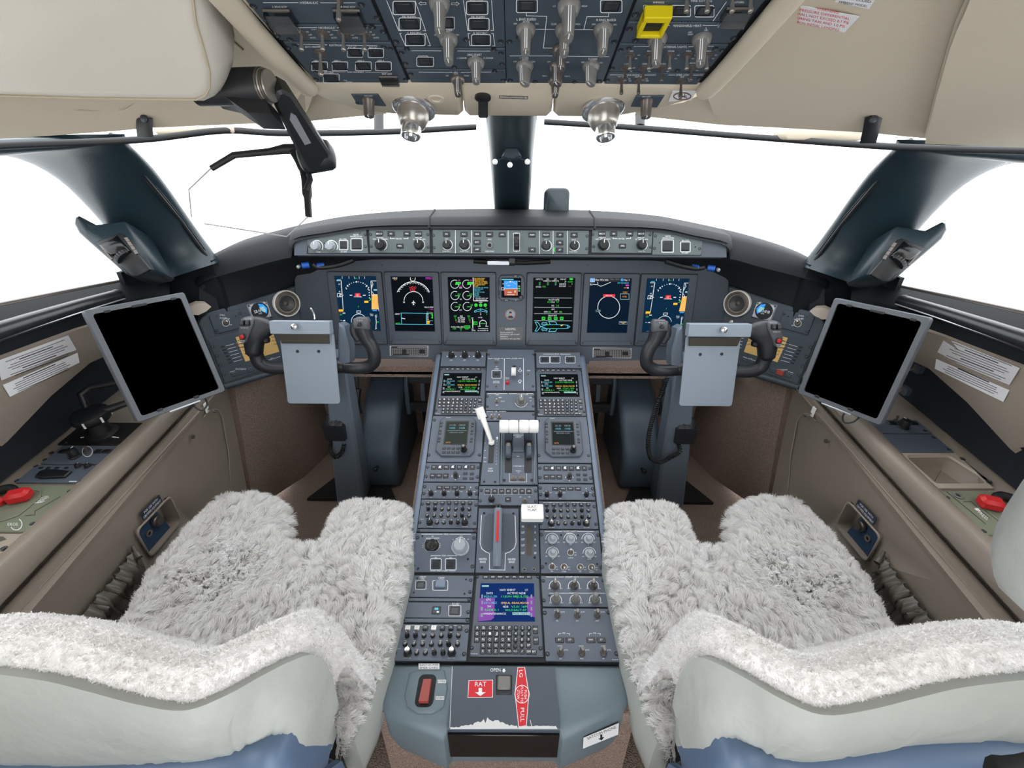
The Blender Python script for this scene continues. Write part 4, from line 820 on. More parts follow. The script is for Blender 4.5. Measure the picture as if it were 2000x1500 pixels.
# ================================================================ control yokes, clipboards and hand microphones
YLF = Fr(at(603, 690, d=1.27), (1, 0, 0), (0, .25, .97)); YRF = Fr(at(1391, 696, d=1.27), (1, 0, 0), (0, .25, .97))
def yoke(s):
    fr = YLF if s < 0 else YRF; side = 'left' if s < 0 else 'right'; k = -s
    g = lambda px, py, w=0: (lambda q: V((q.x*k, q.y, w)))(YLF.uv(px, py))
    z = lambda x, y, w=0: g(380+x/7.1429, 560+y/7.1429, w); zy = lambda x, y, w=0: g(380+x/3.2604, 540+y/3.2604, w)
    y = thing('control_yoke', '%s control yoke with two black horns on a grey column' % side, 'yoke', fr.mat(), 'control yokes')
    # outboard horn
    P = cr([zy(610, 588, -.02), zy(540, 592, -.018), zy(460, 585, -.014), zy(405, 555, -.010), zy(382, 490, -.006), zy(385, 440, 0), zy(392, 420, 0)], 5)
    n = len(P); R = [.017+.002*math.sin(math.pi*i/(n-1)) for i in range(n)]
    b = MB(); b.tube(P, R, 'rubber', 16); b.loft([[p for p in ()] or [q] for q in ()] or [[V((0, 0, 0))]*3]*2, 'rubber', caps=False) if False else None
    h = obj('outboard_horn', b, y, smooth=70)
    gp_ = [z(*p) for p in ((712, 500), (735, 440), (790, 412), (870, 405), (960, 418), (1050, 445), (1118, 488), (1155, 545), (1150, 602), (1108, 655), (1030, 705), (975, 760), (952, 830), (945, 930), (900, 975), (800, 975), (745, 930), (722, 820), (700, 700), (700, 580))]
    gp_ = [(p.x, p.y) for p in gp_]; b = MB(); b.loft([[(p[0], p[1], w) for p in inset(gp_, k_)] for w, k_ in ((-.022, .013), (-.018, .006), (-.010, .0015), (0, 0), (.010, .0005), (.017, .003), (.022, .008), (.0245, .014))], 'rubber'); obj('grip', b, y, smooth=80)
    b = MB(); pl = [zy(x, yy) for x, yy in ((322, 290), (330, 265), (352, 252), (388, 252), (408, 268), (410, 300), (392, 340), (378, 375), (368, 405), (345, 418), (325, 405), (315, 360))]
    b.prism([(p.x, p.y) for p in pl], .004, .030, 'switch_grey', ch=.003); sp = obj('switch_plate', b, y, smooth=50)
    b = MB(); p = zy(348, 372); b.lathe([(.0085, 0), (.0085, .002), (.0065, .003), (.0065, .005), (.0055, .006), (.0002, .0062)], 'black', 18); b.lathe([(.0062, .002), (.0058, .0062), (.004, .007), (.0002, .0072)], 'red', 16); obj('red_button', b, sp, T(p.x, p.y, .030))
    for x in (348, 382):
        p = zy(x, 288); b = MB(); b.prism(rrect(.011, .015, .003, 3), 0, .009, 'knob_black', ch=.002); obj('trim_switch', b, sp, T(p.x, p.y, .030) @ RX(-15))
    d = Draw(lambda x, yy: V(zy(x, yy)[:2]), lift=.0304, mats=lambda c: PM[c]); d.text('NOSE DN', 380, 262, 7, w=44); d.text('NOSE UP', 358, 318, 7, w=44); d.text('MASTER', 342, 398, 7, w=34); d.text('DISC', 342, 408, 7, w=26); d.done('lettering', sp)
    b = MB(); p = zy(460, 405); b.box((p.x, p.y, .0), (.012, .016, .02), 'knob_black', ch=.003); obj('trigger', b, y)
    # inboard horn
    P = cr([zy(930, 588, -.02), zy(1010, 592, -.018), zy(1085, 585, -.014), zy(1135, 550, -.008), zy(1145, 495, 0), zy(1130, 440, .004), zy(1105, 400, .006), zy(1085, 350, .008), zy(1075, 310, .008), zy(1075, 282, .006)], 5)
    n = len(P); R = [.017+.001*math.sin(math.pi*i/(n-1))+.010*max(0, (i/(n-1)-.6)/.4) for i in range(n)]
    b = MB(); b.tube(P, R, 'rubber', 16); obj('inboard_horn', b, y, smooth=70)
    b = MB(); p = zy(1032, 345, .004); b.tube(cr([zy(1035, 285, .0), zy(1015, 320, 0), zy(1018, 360, 0), zy(1050, 405, .002)], 4), .011, 'rubber', 12); obj('grip_ridge', b, y, smooth=70)
    b = MB(); pl = [zy(x, yy) for x, yy in ((1035, 262), (1060, 252), (1118, 254), (1130, 275), (1128, 330), (1040, 322))]; b.prism([(p.x, p.y) for p in pl], .01, .036, 'switch_grey', ch=.003); t_ = obj('switch_plate', b, y, smooth=50)
    b = MB(); b.lathe([(.006, 0), (.006, .003), (.004, .004), (.004, .007), (.0002, .008)], 'knob_black', 14); p = zy(1078, 295); obj('push_button', b, t_, T(p.x, p.y, .036))
    d = Draw(lambda x, yy: V(zy(x, yy)[:2]), lift=.0364, mats=lambda c: PM[c]); d.text('T C S', 1078, 270, 7, w=34); d.done('lettering', t_)
    # hub, and the column leaning down to the floor
    b = MB(); b.tube([zy(600, 585, -.02), zy(770, 560, -.02), zy(935, 585, -.02)], [.018, .034, .018], 'rubber', 16); obj('hub', b, y, smooth=70)
    b = MB(); b.prism([(p.x, p.y) for p in (zy(905, 300), zy(940, 320), zy(975, 460), zy(975, 560), zy(900, 590))], -.06, -.01, 'column', ch=.006); obj('hub_cover', b, y)
    inv = fr.mat().inverted(); rings = []
    base = at(692, 968, Z=.1); top = fr.pt(g(638, 700).x*(k if k else 1)*0+g(638, 700).x, g(638, 700).y, -.075)
    if s > 0: base = at(1301, 974, Z=.1)
    for t, w, dp in ((0, .032, .03), (.25, .036, .034), (.6, .045, .04), (1, .05, .045)):
        c = top+(base-top)*t; rings.append([inv @ (c+V((a*w, e*dp, 0))) for a, e in ((-1, -.8), (-.85, -1), (.85, -1), (1, -.8), (1, .8), (.85, 1), (-.85, 1), (-1, .8))])
    b = MB(); b.loft(rings, 'column'); obj('column', b, y, smooth=30)
    # clipboard
    c = thing('clipboard', 'grey metal clipboard fixed to the %s yoke' % side, 'clipboard', fr.mat(0, 0, .03), 'yoke clipboards')
    C = (lambda x, yy: V(YLF.uv(380+x/3.2604, 540+yy/3.2604))) if s < 0 else (lambda x, yy: V(YRF.uv(1140+x/3.2604, 540+yy/3.2604)))
    Q = [(590, 345), (928, 345), (940, 785), (615, 788)] if s < 0 else [(615, 365), (952, 365), (925, 803), (592, 803)]
    p = [C(*q) for q in Q]; cx = (p[0].x+p[1].x+p[2].x+p[3].x)/4; w_ = (p[1].x-p[0].x+p[2].x-p[3].x)/2; h_ = p[0].y-p[3].y; cy = (p[0].y+p[3].y)/2
    b = MB(); b.prism(rrect(w_, h_, .008, 4, cx, cy), 0, .003, 'clip_grey', ch=.001); obj('plate', b, c)
    hb = [C(*q) for q in ([(540, 268), (915, 350)] if s < 0 else [(625, 285), (998, 367)])]; hx, hy = (hb[0].x+hb[1].x)/2, (hb[0].y+hb[1].y)/2; hw, hh = hb[1].x-hb[0].x, hb[0].y-hb[1].y
    b = MB(); b.box((hx, hy, .014), (hw, hh, .026), 'clip_grey', ch=.0015); obj('header_block', b, c)
    jb = [C(*q) for q in ([(585, 350), (895, 415)] if s < 0 else [(638, 370), (942, 430)])]; b = MB()
    x0, x1, y0, y1 = jb[0].x, jb[1].x, jb[1].y, jb[0].y; b.loft([[(x0, y1, .018), (x0, y1, .004), (x0+.002, y0, .0035), (x0+.002, y0, .007)], [(x1, y1, .018), (x1, y1, .004), (x1-.002, y0, .0035), (x1-.002, y0, .007)]], 'clip_bronze'); obj('clip_jaw', b, c)
    b = MB(); b.box(((x0+x1)/2, y0+.003, .007), (x1-x0-.002, .002, .002), 'gap'); obj('jaw_slot', b, c)
    q = C(705, 300) if s < 0 else C(825, 320); b = MB(); b.lathe([(.007, 0), (.007, .006), (.005, .008)], 'nickel_dark', 12); b.lathe([(.0085, .006), (.0085, .012), (.006, .014), (.0002, .0145)], 'chrome', 8); obj('thumb_screw', b, c, T(q.x, q.y, .027))
    for x, yy in (((690, 463), (822, 463)) if s < 0 else ((712, 482), (845, 480))): q = C(x, yy); link('screw', m_screw(.0045), c, T(q.x, q.y, .003))
    if s < 0:
        b = MB(); b.tube(cr([V((*C(800, 262), .006)), V((*C(797, 235), .006)), V((*C(780, 205), .004)), V((*C(772, 195), .002))], 5), .0028, 'chrome', 8); obj('wire_hook', b, c)
    else:
        b = MB(); b.lathe([(.004, 0), (.004, .008), (.0001, .009)], 'steel', 10); q = C(888, 275); obj('stud', b, c, T(q.x, q.y, .012))
    # hand microphone in its cup on the column
    mc = at(655, 832, Y=1.205) if s < 0 else at(1338, 838, Y=1.205)
    hm = thing('hand_microphone', 'black hand microphone in a cup on the %s yoke column' % side, 'microphone', T(*mc))
    b = MB(); cup = [(-.030, -.02), (.030, -.02), (.034, .015), (-.034, .015)]
    b.loft([[(x*1.0, y_, -.045) for x, y_ in cup], [(x*1.12, y_*1.1, .012) for x, y_ in cup], [(x*.98, y_*.9, .012) for x, y_ in cup], [(x*.9, y_*.8, -.03) for x, y_ in cup]], 'rubber'); obj('holder', b, hm, smooth=30)
    b = MB(); b.prism(rrect(.062, .052, .014, 4), -.012, .016, 'black', M=T(0, .004, .012) @ RX(50), ch=.006); mm = obj('microphone_body', b, hm, smooth=60)
    b = MB(); b.lathe([(.014, 0), (.014, .003), (.011, .003), (.008, .001), (.0002, .001)], 'rubber', 20, M=T(0, .004, .012) @ RX(50) @ T(0, 0, .016)); obj('grille', b, mm)
    b = MB(); b.box((0, .02, .05), (.055, .01, .06), 'clip_bronze', ch=.003); obj('back_plate', b, hm)
    if s < 0: path = [at(645, 862, Y=1.2), at(646, 882, Y=1.19), at(656, 893, Y=1.185), at(668, 882, Y=1.19), at(672, 866, Y=1.2)]
    else: path = [at(1303, 738, Y=1.22), at(1290, 775, Y=1.19), at(1275, 815, Y=1.18), at(1266, 860, Y=1.17), at(1270, 893, Y=1.16), at(1288, 903, Y=1.155), at(1310, 893, Y=1.165), at(1328, 882, Y=1.18), at(1325, 868, Y=1.195)]
    c_ = cr(path, 12); L = sum((c_[i+1]-c_[i]).length for i in range(len(c_)-1)); turns = int(L/.0062); N = turns*8; pts = []; acc = [0]
    for i in range(len(c_)-1): acc.append(acc[-1]+(c_[i+1]-c_[i]).length)
    for i in range(N+1):
        d_ = L*i/N; j = max(0, min(len(c_)-2, next((q for q in range(len(acc)-1) if acc[q+1] >= d_-1e-9), len(c_)-2))); t = (d_-acc[j])/max(1e-9, acc[j+1]-acc[j]); p = c_[j]+(c_[j+1]-c_[j])*t
        tg = (c_[j+1]-c_[j]).normalized(); a = tg.cross(V((0, 1, 0))).normalized(); e = tg.cross(a); th_ = 2*math.pi*i/8; pts.append(p-mc+(a*math.cos(th_)+e*math.sin(th_))*.0055)
    b = MB(); b.tube(pts, .0023, 'black', 5); obj('coiled_cord', b, hm, smooth=60)
for s in SIDES: yoke(s)
# ---------------------------------------------------------------- footwell: pedal housings, pedals, floor plates
for s in SIDES:
    side = 'left' if s < 0 else 'right'
    prof = [(1.30, .1), (1.285, .22), (1.31, .28), (1.40, .36), (1.48, .425), (1.56, .445), (1.66, .445), (1.66, .1)]
    ph = thing('pedal_housing', 'blue grey pedal adjuster housing on the %s footwell floor' % side, 'housing', Matrix(), 'pedal housings')
    b = MB(); b.loft([[(s*x, y, z) for y, z in prof] for x in (.545, .405)], 'housing'); bev = obj('body', b, ph, smooth=35)
    m_ = bev.modifiers.new('bevel', 'BEVEL'); m_.width = .02; m_.segments = 3
    b = MB(); b.tube([(s*.475, 1.282, .215), (s*.475, 1.262, .222)], .006, 'black', 10); b.lathe([(.0001, -.009), (.008, -.005), (.009, 0), (.008, .005), (.0001, .009)], 'black', 12, M=T(s*.475, 1.258, .224)); obj('adjuster_knob', b, ph)
    b = MB(); b.tube([(s*.545, 1.33, .30), (s*.55, 1.36, .38), (s*.54, 1.40, .47)], .012, 'black', 8); b.box((s*.555, 1.34, .44), (.035, .03, .05), 'black', ch=.004); b.box((s*.555, 1.325, .47), (.03, .02, .012), 'alu'); obj('linkage', b, ph)
    for xx in (.335, .635):
        pd = thing('rudder_pedal', 'black ribbed rudder pedal, %s of the %s pair' % ('inboard' if xx < .5 else 'outboard', side), 'pedal', T(s*xx, 1.50, .40) @ RX(-12), 'rudder pedals')
        for zz in (.055, -.055):
            b = MB(); b.box((0, 0, zz), (.10, .018, .038), 'rubber', ch=.004)
            for q in range(5): b.box((0, -.010, zz-.014+q*.007), (.092, .004, .003), 'black')
            obj('tread', b, pd)
        b = MB()
        for x in (-.055, .055): b.tube([(x, .0, .085), (x*1.05, -.012, .04), (x*1.02, -.012, -.04), (x, .0, -.085)], .009, 'housing', 8)
        b.tube([(-.055, 0, .083), (.055, 0, .083)], .008, 'rubber', 8); obj('frame', b, pd); b = MB(); b.box((0, .01, 0), (.016, .012, .16), 'housing'); obj('spine', b, pd); b = MB(); b.tube([(0, .02, -.07), (0, .08, -.29)], .011, 'black', 8); obj('pedal_arm', b, pd)
    bx = at(692, 968, Z=.1) if s < 0 else at(1301, 974, Z=.1)
    fp = thing('column_floor_plate', 'black triangular floor plate at the %s column foot' % side, 'floor plate', Matrix())
    for e in (-1, 1):
        b = MB(); b.loft([[(bx.x+e*.045, bx.y-.03, zz), (bx.x+e*.16, bx.y-.03, zz), (bx.x+e*.062, bx.y+.16, zz), (bx.x+e*.045, bx.y+.16, zz)] for zz in (.1005, .112)], 'mat_black'); t_ = obj('plate', b, fp); link('screw', m_screw(.004), t_, T(bx.x+e*.10, bx.y+.02, .112))
# ================================================================ centre pedestal
ped = thing('centre_pedestal', 'grey centre pedestal with carpeted flanks running between the seats', 'pedestal', Matrix())
LF = math.hypot(.6295, .269)
b = MB(); b.loft([[(x, .43, .1), (x, .43, .355), (x, .70, .355), (x, 1.315, .618), (x, 1.42, .62), (x, 1.42, .1)] for x in (-.234, .234)], 'carpet'); obj('carpeted_core', b, ped, smooth=30)
b = MB(); b.box((0, LF/2, -.02), (.452, LF+.004, .032), 'gap'); obj('forward_deck', b, ped, PF.mat())
b = MB(); b.box((0, -.095, -.02), (.452, .19, .032), 'gap'); obj('aft_deck', b, ped, PA.mat())
for s in SIDES:
    rows = []
    for y, z in ((.50, .379), (.69, .379), (.715, .385), (1.30, .637), (1.322, .643), (1.335, .632), (1.335, .58)):
        rows.append([(s*x, y, z+dz) for x, dz in ((.2235, -.03), (.2235, -.001), (.2265, .001), (.234, .0005), (.2395, -.006), (.2405, -.035))])
    b = MB(); b.loft(rows, 'rail'); obj('edge_rail', b, ped, smooth=50)
    rows = []
    for y, z in ((.47, .345), (.69, .345), (1.30, .60), (1.34, .60)): rows.append([(s*(.243+.006*math.cos(a)), y, z+.012*math.sin(a)) for a in (0, 1, 2, 3, 4, 5)])
    b = MB(); b.loft(rows, 'carpet'); obj('carpet_piping', b, ped, smooth=60)
# --- moulded aft end
O = [tuple(at(x, y, Z=.372)[:2]) for x, y in ((752, 1290), (741, 1345), (741, 1372), (756, 1394), (866, 1440), (880, 1420), (1085, 1420), (1100, 1440), (1214, 1392), (1229, 1370), (1230, 1345), (1219, 1293))]
b = MB(); c0 = V((sum(p[0] for p in O)/12, sum(p[1] for p in O)/12))
def ringz(k, z): return [(p[0], p[1], z) for p in inset(O, k)]
b.loft([ringz(.03, .17), ringz(.012, .22), ringz(.0, .28), ringz(.0, .352), ringz(.004, .366), ringz(.014, .3725)], 'cap_grey'); obj('aft_cap', b, ped, smooth=50)
b = MB(); b.loft([ringz(.045, .1), ringz(.035, .2)], 'carpet'); obj('aft_base', b, ped)
FL = Fr((0, .45, .3735), (1, 0, 0), (0, 1, 0))
def uvs(z, pts): return [tuple(FL.uv(*zp(z, *p))) for p in pts]
sl = thing('stowage_hatch', 'dark grey hinged lid with red pull labels on the pedestal end', 'lid', FL.mat())
q = uvs('P4', [(612, 112), (1290, 112), (1297, 520), (595, 520)]); x0 = (q[0][0]+q[3][0])/2; x1 = (q[1][0]+q[2][0])/2; y1 = q[0][1]; y0 = q[3][1]
b = MB(); b.loft([[(x0, y1, -.004), (x0, y1, .004), (x0, y0+.002, .004), (x0, y0, .002), (x0, y0-.002, -.085), (x0, y0+.03, -.085)], [(x1, y1, -.004), (x1, y1, .004), (x1, y0+.002, .004), (x1, y0, .002), (x1, y0-.002, -.085), (x1, y0+.03, -.085)]], 'panel_dark'); obj('cover', b, sl)
b = MB(); b.box(((x0+x1)/2, y0-.003, -.045), (x1-x0, .004, .078), 'black_gloss', ch=.001); obj('front_lip', b, sl)
d = Draw(lambda x, y: FL.uv(*zp('P4', x, y)), lift=.0042, mats=lambda c: PM[c])
d.text('OPEN', 892, 136, 22, w=66); d.poly([(940, 128), (954, 128), (954, 140), (962, 140), (947, 154), (932, 140), (940, 140)])
d.poly([(718, 203), (877, 200), (876, 316), (711, 318)], 's'); d.poly([(722, 207), (873, 204), (872, 312), (715, 314)], 'r'); d.text('RAT', 796, 228, 30, w=72); d.poly([(783, 254), (805, 254), (805, 282), (828, 282), (794, 306), (760, 282), (783, 282)])
d.poly([(1036, 118), (1084, 118), (1112, 290), (1094, 512), (1042, 512), (1017, 290)], 's'); d.poly([(1040, 122), (1080, 122), (1107, 290), (1090, 508), (1046, 508), (1022, 290)], 'r'); d.arc(1065, 294, 47, 0, 360, 4, n=30, ry=58)
d.text('LG', 1059, 160, 22, rot=-90, w=46); d.text('PULL', 1068, 428, 24, rot=-90, w=90); d.text('PUSH', 1088, 296, 16, rot=-90, w=58); d.text('FULLY TO', 1065, 296, 16, rot=-90, w=104); d.text('STOW', 1041, 296, 16, rot=-90, w=62)
random.seed(3); up = [(600+i*12, 512-(max(0, 46*math.exp(-((600+i*12-850)/95)**2))*random.uniform(.3, 1.3)+(8 if i > 5 else 0)+random.uniform(0, 6))) for i in range(58)]
d.poly([(598, 522)]+up[:37]+[(1040, 520)], 's'); d.poly([(1040, 521)]+up[37:]+[(1296, 521)], 's'); d.line([(1118, 462), (1128, 505)], 4, 's'); d.line([(612, 112), (596, 515)], 3, 's'); d.done('labels', sl)
b = MB(); qx, qy = uvs('P4', [(948, 232)])[0]; b.box((qx, qy, .004), (.030, .034, .003), 'black', ch=.001); b.box((qx, qy+.002, .0065), (.024, .024, .005), 'knob_grey', ch=.002); obj('latch', b, sl)
# --- guarded emergency switch in the left shoulder of the cap
em = thing('emergency_switch', 'red rocker switch recessed in the pedestal end', 'switch', FL.mat())
b = MB(); q = uvs('P4', [(335, 150), (400, 132), (560, 132), (580, 250), (555, 370), (480, 412), (390, 412), (320, 370), (300, 300)]); b.prism(q, -.004, .0035, 'cap_grey', ch=.002); obj('escutcheon', b, em, smooth=50)
qx, qy = uvs('P4', [(440, 268)])[0]; b = MB(); b.prism(rrect(.033, .056, .010, 4, qx, qy), -.002, .0038, 'gap'); obj('well', b, em); b = MB(); b.loft([[(qx-.0085, qy-.022, .004), (qx+.0085, qy-.022, .004), (qx+.0085, qy+.018, .004), (qx-.0085, qy+.018, .004)], [(qx-.0085, qy-.022, .012), (qx+.0085, qy-.022, .012), (qx+.007, qy+.018, .007), (qx-.007, qy+.018, .007)]], 'red_dull'); obj('rocker', b, em)
def stk(nm, lab, x, y, w, h, lines, z='P4', rot=0, fr=FL, lift=.0005, cat='label', th=20):
    q = [(x-w/2, y-h/2), (x+w/2, y-h/2), (x+w/2, y+h/2), (x-w/2, y+h/2)]
    return plate_obj(nm, lab, cat, fr, z, q, 'sticker', .0004, lift=lift, draw=lambda d: [d.text(t, x, y+(i-(len(lines)-1)/2)*th*1.15, th*.82, 'k', w=w*.88) for i, t in enumerate(lines)])
stk('adhesive_label', 'white label reading ELECT DC PWR EMER OVRD above red rocker', 460, 107, 136, 38, ('ELECT DC PWR', 'EMER OVRD'), th=16)
stk('adhesive_label', 'tiny white OVRD label beside the red rocker', 545, 211, 54, 22, ('OVRD',), th=16, lift=.0038); stk('adhesive_label', 'tiny white NORM label beside the red rocker', 531, 319, 56, 22, ('NORM',), th=16, lift=.0038)
p0, p1 = at(1136, 1445, Z=.31), at(1202, 1400, Z=.335); 
SF = Fr((p0+p1)/2+V((.004, -.006, 0)), p1-p0, (0.1, .3, 1)); plate_obj('adhesive_label', 'grey SATCOM PHONE label on the right corner of pedestal end', 'label', SF, 'F', [(1134, 1428), (1202, 1400), (1201, 1422), (1133, 1449)], 'sticker', .0004, lift=.012, draw=lambda d: (d.text('SATCOM PHONE', 1169, 1418, 5, 'k', w=60, rot=22), d.poly([(1166, 1422), (1170, 1421), (1170, 1427), (1174, 1426), (1169, 1433), (1162, 1430), (1166, 1429)], 'k')))
# ---------------------------------------------------------------- module helpers
LFT = [(150, 725), (718, 725)]
def knob3(m, pts, r, h=.014, mt='knob_black'):
    for x, y in pts: m.knob(x, y, r, h, mt, rot=random.uniform(-60, 60))
# left: trim knobs / right: three lit buttons
m = Mod('knob_control_unit', 'top left pedestal panel with three small black knobs', 'control panel', PF, 'P1', [(238, 42), (716, 42), (716, 195), (222, 195)])
knob3(m, [(345, 88), (490, 88), (632, 88)], 32, .016)
for x in (345, 490, 632): m.d.disc(x-48, 90, 7); m.d.disc(x+46, 90, 7); m.t('DIM', x-5, 130, 12)
m.done()
m = Mod('button_control_unit', 'top right pedestal panel with three square push buttons', 'control panel', PF, 'P1', [(1262, 45), (1742, 48), (1755, 215), (1262, 215)])
for x in (1355, 1468, 1632): m.well(x, 125, 86, 60)
m.t('EICAS', 1487, 65, 14); m.d.line([(1340, 65), (1455, 65)], 4); m.d.line([(1520, 65), (1635, 67)], 4)
for x, tx in ((1355, 'CANCEL'), (1468, 'STATUS'), (1632, 'CHKL')): m.t(tx, x, 92, 11)
m.screws([(1728, 192)], .0035); m.done()
# flight management units: one layout, three units
def cdu(label, dst, smat, big):
    m = Mod('flight_management_unit', label, 'keypad unit', PA, 'P3', [(728, 395), (1212, 395), (1235, 1010), (680, 1005)], 'bezel', th=.008, dst=dst, group='flight management units', ch=.002)
    for i, tx in enumerate(('DIR', 'DEP', 'PERF', 'NAV', 'FPL', 'PROG', 'DLK')): m.btn(803+i*54, 415, 46, 22, .002, 'key', 'key', tx, 10)
    q = [m.xy(*p) for p in ((765, 460), (1165, 460), (1172, 745), (745, 745))]; b = MB(); b.prism([tuple(p) for p in (q[3], q[2], q[1], q[0])], -.001, .0006, smat); so = obj('screen', b, m.root)
    d = Draw(m.xy, lift=.0008)
    if big: d.poly([(752, 572), (872, 572), (864, 725), (820, 745), (745, 745)], 'm') if False else None
    d.rect(775, 475, 826, 487, 't'); h = 15
    d.text('NAV IDENT', 968, 510, h, w=118); d.text('1/1', 1108, 510, h); d.text('DATE', 832, 535, h); d.text('ACTIVE NDB', 1032, 535, h, w=138)
    d.text('02JUL20', 838, 559, h, 'c', w=98); d.text('11JUN 08JUL/20', 1020, 559, h, 'g', w=200); d.text('UTC', 824, 583, h); d.text('2311:08Z', 838, 607, h, 'c', w=100); d.text('09JUL 05AUG/20', 1022, 608, h, 'y', w=206)
    d.text('SW', 830, 634, h); d.text('NDB', 952, 636, h); d.text('V3.01 16M', 1055, 636, h, 'g', w=120); d.text('NZ8.2.1', 848, 660, h, 'g', w=100); d.text('WLD3ALT-07', 1028, 662, h, 'g', w=160); d.text('<MAINTENANCE', 868, 689, h, w=172); d.rect(1003, 678, 1135, 698, 't'); d.text('POS INIT>', 1070, 688, h, 'k', w=125)
    for y in (545, 590, 638, 685): d.rect(770 if y < 600 else 764, y, 782, y+28, 'd'); d.rect(1140, y, 1152, y+28, 'd')
    d.done('symbology', so)
    if big:
        z_ = .00068
        for pl in ([(750, 572), (873, 572), (864, 722), (838, 738), (747, 745)], [(1108, 560), (1167, 560), (1171, 690), (1171, 715), (1118, 700)]):
            b = MB(); b.put([(*m.xy(*p), z_) for p in pl], [tuple(range(len(pl)-1, -1, -1))], 'scr_pink_reflection'); obj('pink_reflection', b, so, fix=False)  # pink reflection on the glass, painted as glowing patches
    K = ['ABCDEF123', 'GHIJKL456', 'MNOPQR789', ' STUVW.0', ' XYZ']
    for r_, row in enumerate(K):
        for c_, ch in enumerate(row):
            if ch == ' ': continue
            x = 739-r_*3+c_*48.5+(r_*1.2); y = 797+r_*44
            if ch.isdigit() or ch == '.': m.add('key', fixn2(.0050, 'key'), x, y); m.d.z, z0 = .0027, m.d.z; m.t(ch, x, y, 20); m.d.z = z0
            else: m.btn(x, y, 41, 36, .0025, 'key', 'key', ch, 20)
    for x, y, tx in ((1125, 928, 'SP'), (928, 972, 'DEL'), (976, 972, 'CLR'), (1026, 974, '+/-'), (1076, 974, '/'), (1125, 976, 'DIM'), (1165, 977, 'BRT')): m.btn(x, y, 41 if x < 1120 else 36, 34, .0025, 'key', 'key', tx, 16)
    m.btn(1176, 808, 38, 58, .0025, 'key', 'key', 'PREV', 14); m.btn(1180, 888, 38, 58, .0025, 'key', 'key', 'NEXT', 14)
    for x in (785, 931): pass
    m.t('Honeywell', 716, 988, 9); m.screws([(738, 412), (1196, 412), (698, 945), (1214, 948)], .004)
    m.done()
@lru_cache(None)
def fixn2(r, mt):
    b = MB(); b.lathe([(r, 0), (r, .0018), (r*.8, .0025), (.0002, .0025)], mt, 14); return fixn(b.mesh('key'))
scrmat('scr_pink_reflection', (150, 90, 190), .8)
cdu('left forward flight management keypad unit with black screen', (PF, 'P1', [(225, 212), (716, 212), (708, 728), (152, 724)]), 'scr_dark', False)
cdu('right forward flight management keypad unit with black screen', (PF, 'P1', [(1262, 222), (1755, 228), (1810, 738), (1268, 734)]), 'scr_dark', False)
cdu('rear flight management keypad unit with blue screen and painted pink reflection', None, 'scr_cdu', True)
# radio units
def rmu(label, dst, smat):
    m = Mod('radio_unit', label, 'radio unit', PF, 'P1', [(150, 735), (702, 735), (668, 1238), (62, 1238)], dst=dst, group='radio tuning units')
    b = MB(); b.prism([tuple(m.xy(*p)) for p in ((172, 1120), (222, 800), (265, 762), (560, 760), (612, 800), (590, 1130), (545, 1178), (235, 1180))], -.001, .007, 'bezel', ch=.002); obj('bezel', b, m.root)
    q = [m.xy(*p) for p in ((285, 803), (538, 803), (515, 1068), (255, 1062))]; b = MB(); b.prism([tuple(p) for p in (q[3], q[2], q[1], q[0])], .004, .0072, 'black'); obj('screen_frame', b, m.root)
    q = [m.xy(*p) for p in ((298, 818), (528, 818), (506, 1056), (268, 1052))]; b = MB(); b.prism([tuple(p) for p in (q[3], q[2], q[1], q[0])], .005, .0075, smat); so = obj('screen', b, m.root)
    d = Draw(m.xy, lift=.0077, mats=lambda c: {'w': 'glow_d', 'g': 'glow_c', 'y': 'glow_o'}[c]); d.text('121.50', 360, 850, 20); d.text('108.50', 462, 850, 20); d.text('118.00', 355, 882, 18, 'g'); d.text('114.00', 460, 882, 18, 'g'); d.line([(300, 910), (512, 910)], 4); d.text('MEMORY-COM', 400, 930, 14, w=150); d.text('AUTO', 310, 1038, 14, 'y'); d.done('symbology', so)
    for x, y in ((238, 826), (232, 860), (225, 910), (220, 942), (213, 992), (208, 1025), (575, 832), (571, 862), (568, 912), (565, 944), (562, 996), (558, 1028)): m.add('key', m_button(.0065, .005, .002, 'key'), x, y, w=.007)
    for i in range(4): m.add('key', m_button(.0085, .006, .002, 'key'), 267+i*50, 1102, w=.007); m.add('key', m_button(.0085, .006, .002, 'key'), 263+i*50, 1145, w=.007)
    q = m.xy(480, 1115); link('knob', m_twin(.009, .022, 'knob_black'), m.root, T(q.x, q.y, .007)); m.screws([(158, 780), (98, 1160), (648, 1160)], .0045); z0 = m.d.z; m.d.z = .0073; m.t('Honeywell', 310, 768, 9); m.d.z = z0; m.done()
rmu('left radio tuning unit beside the spoiler lever', None, 'scr_lcd'); rmu('right radio tuning unit beside the thrust levers', (PF, 'P1', [(1272, 740), (1812, 745), (1868, 1245), (1270, 1245)]), 'scr_lcd_dim')
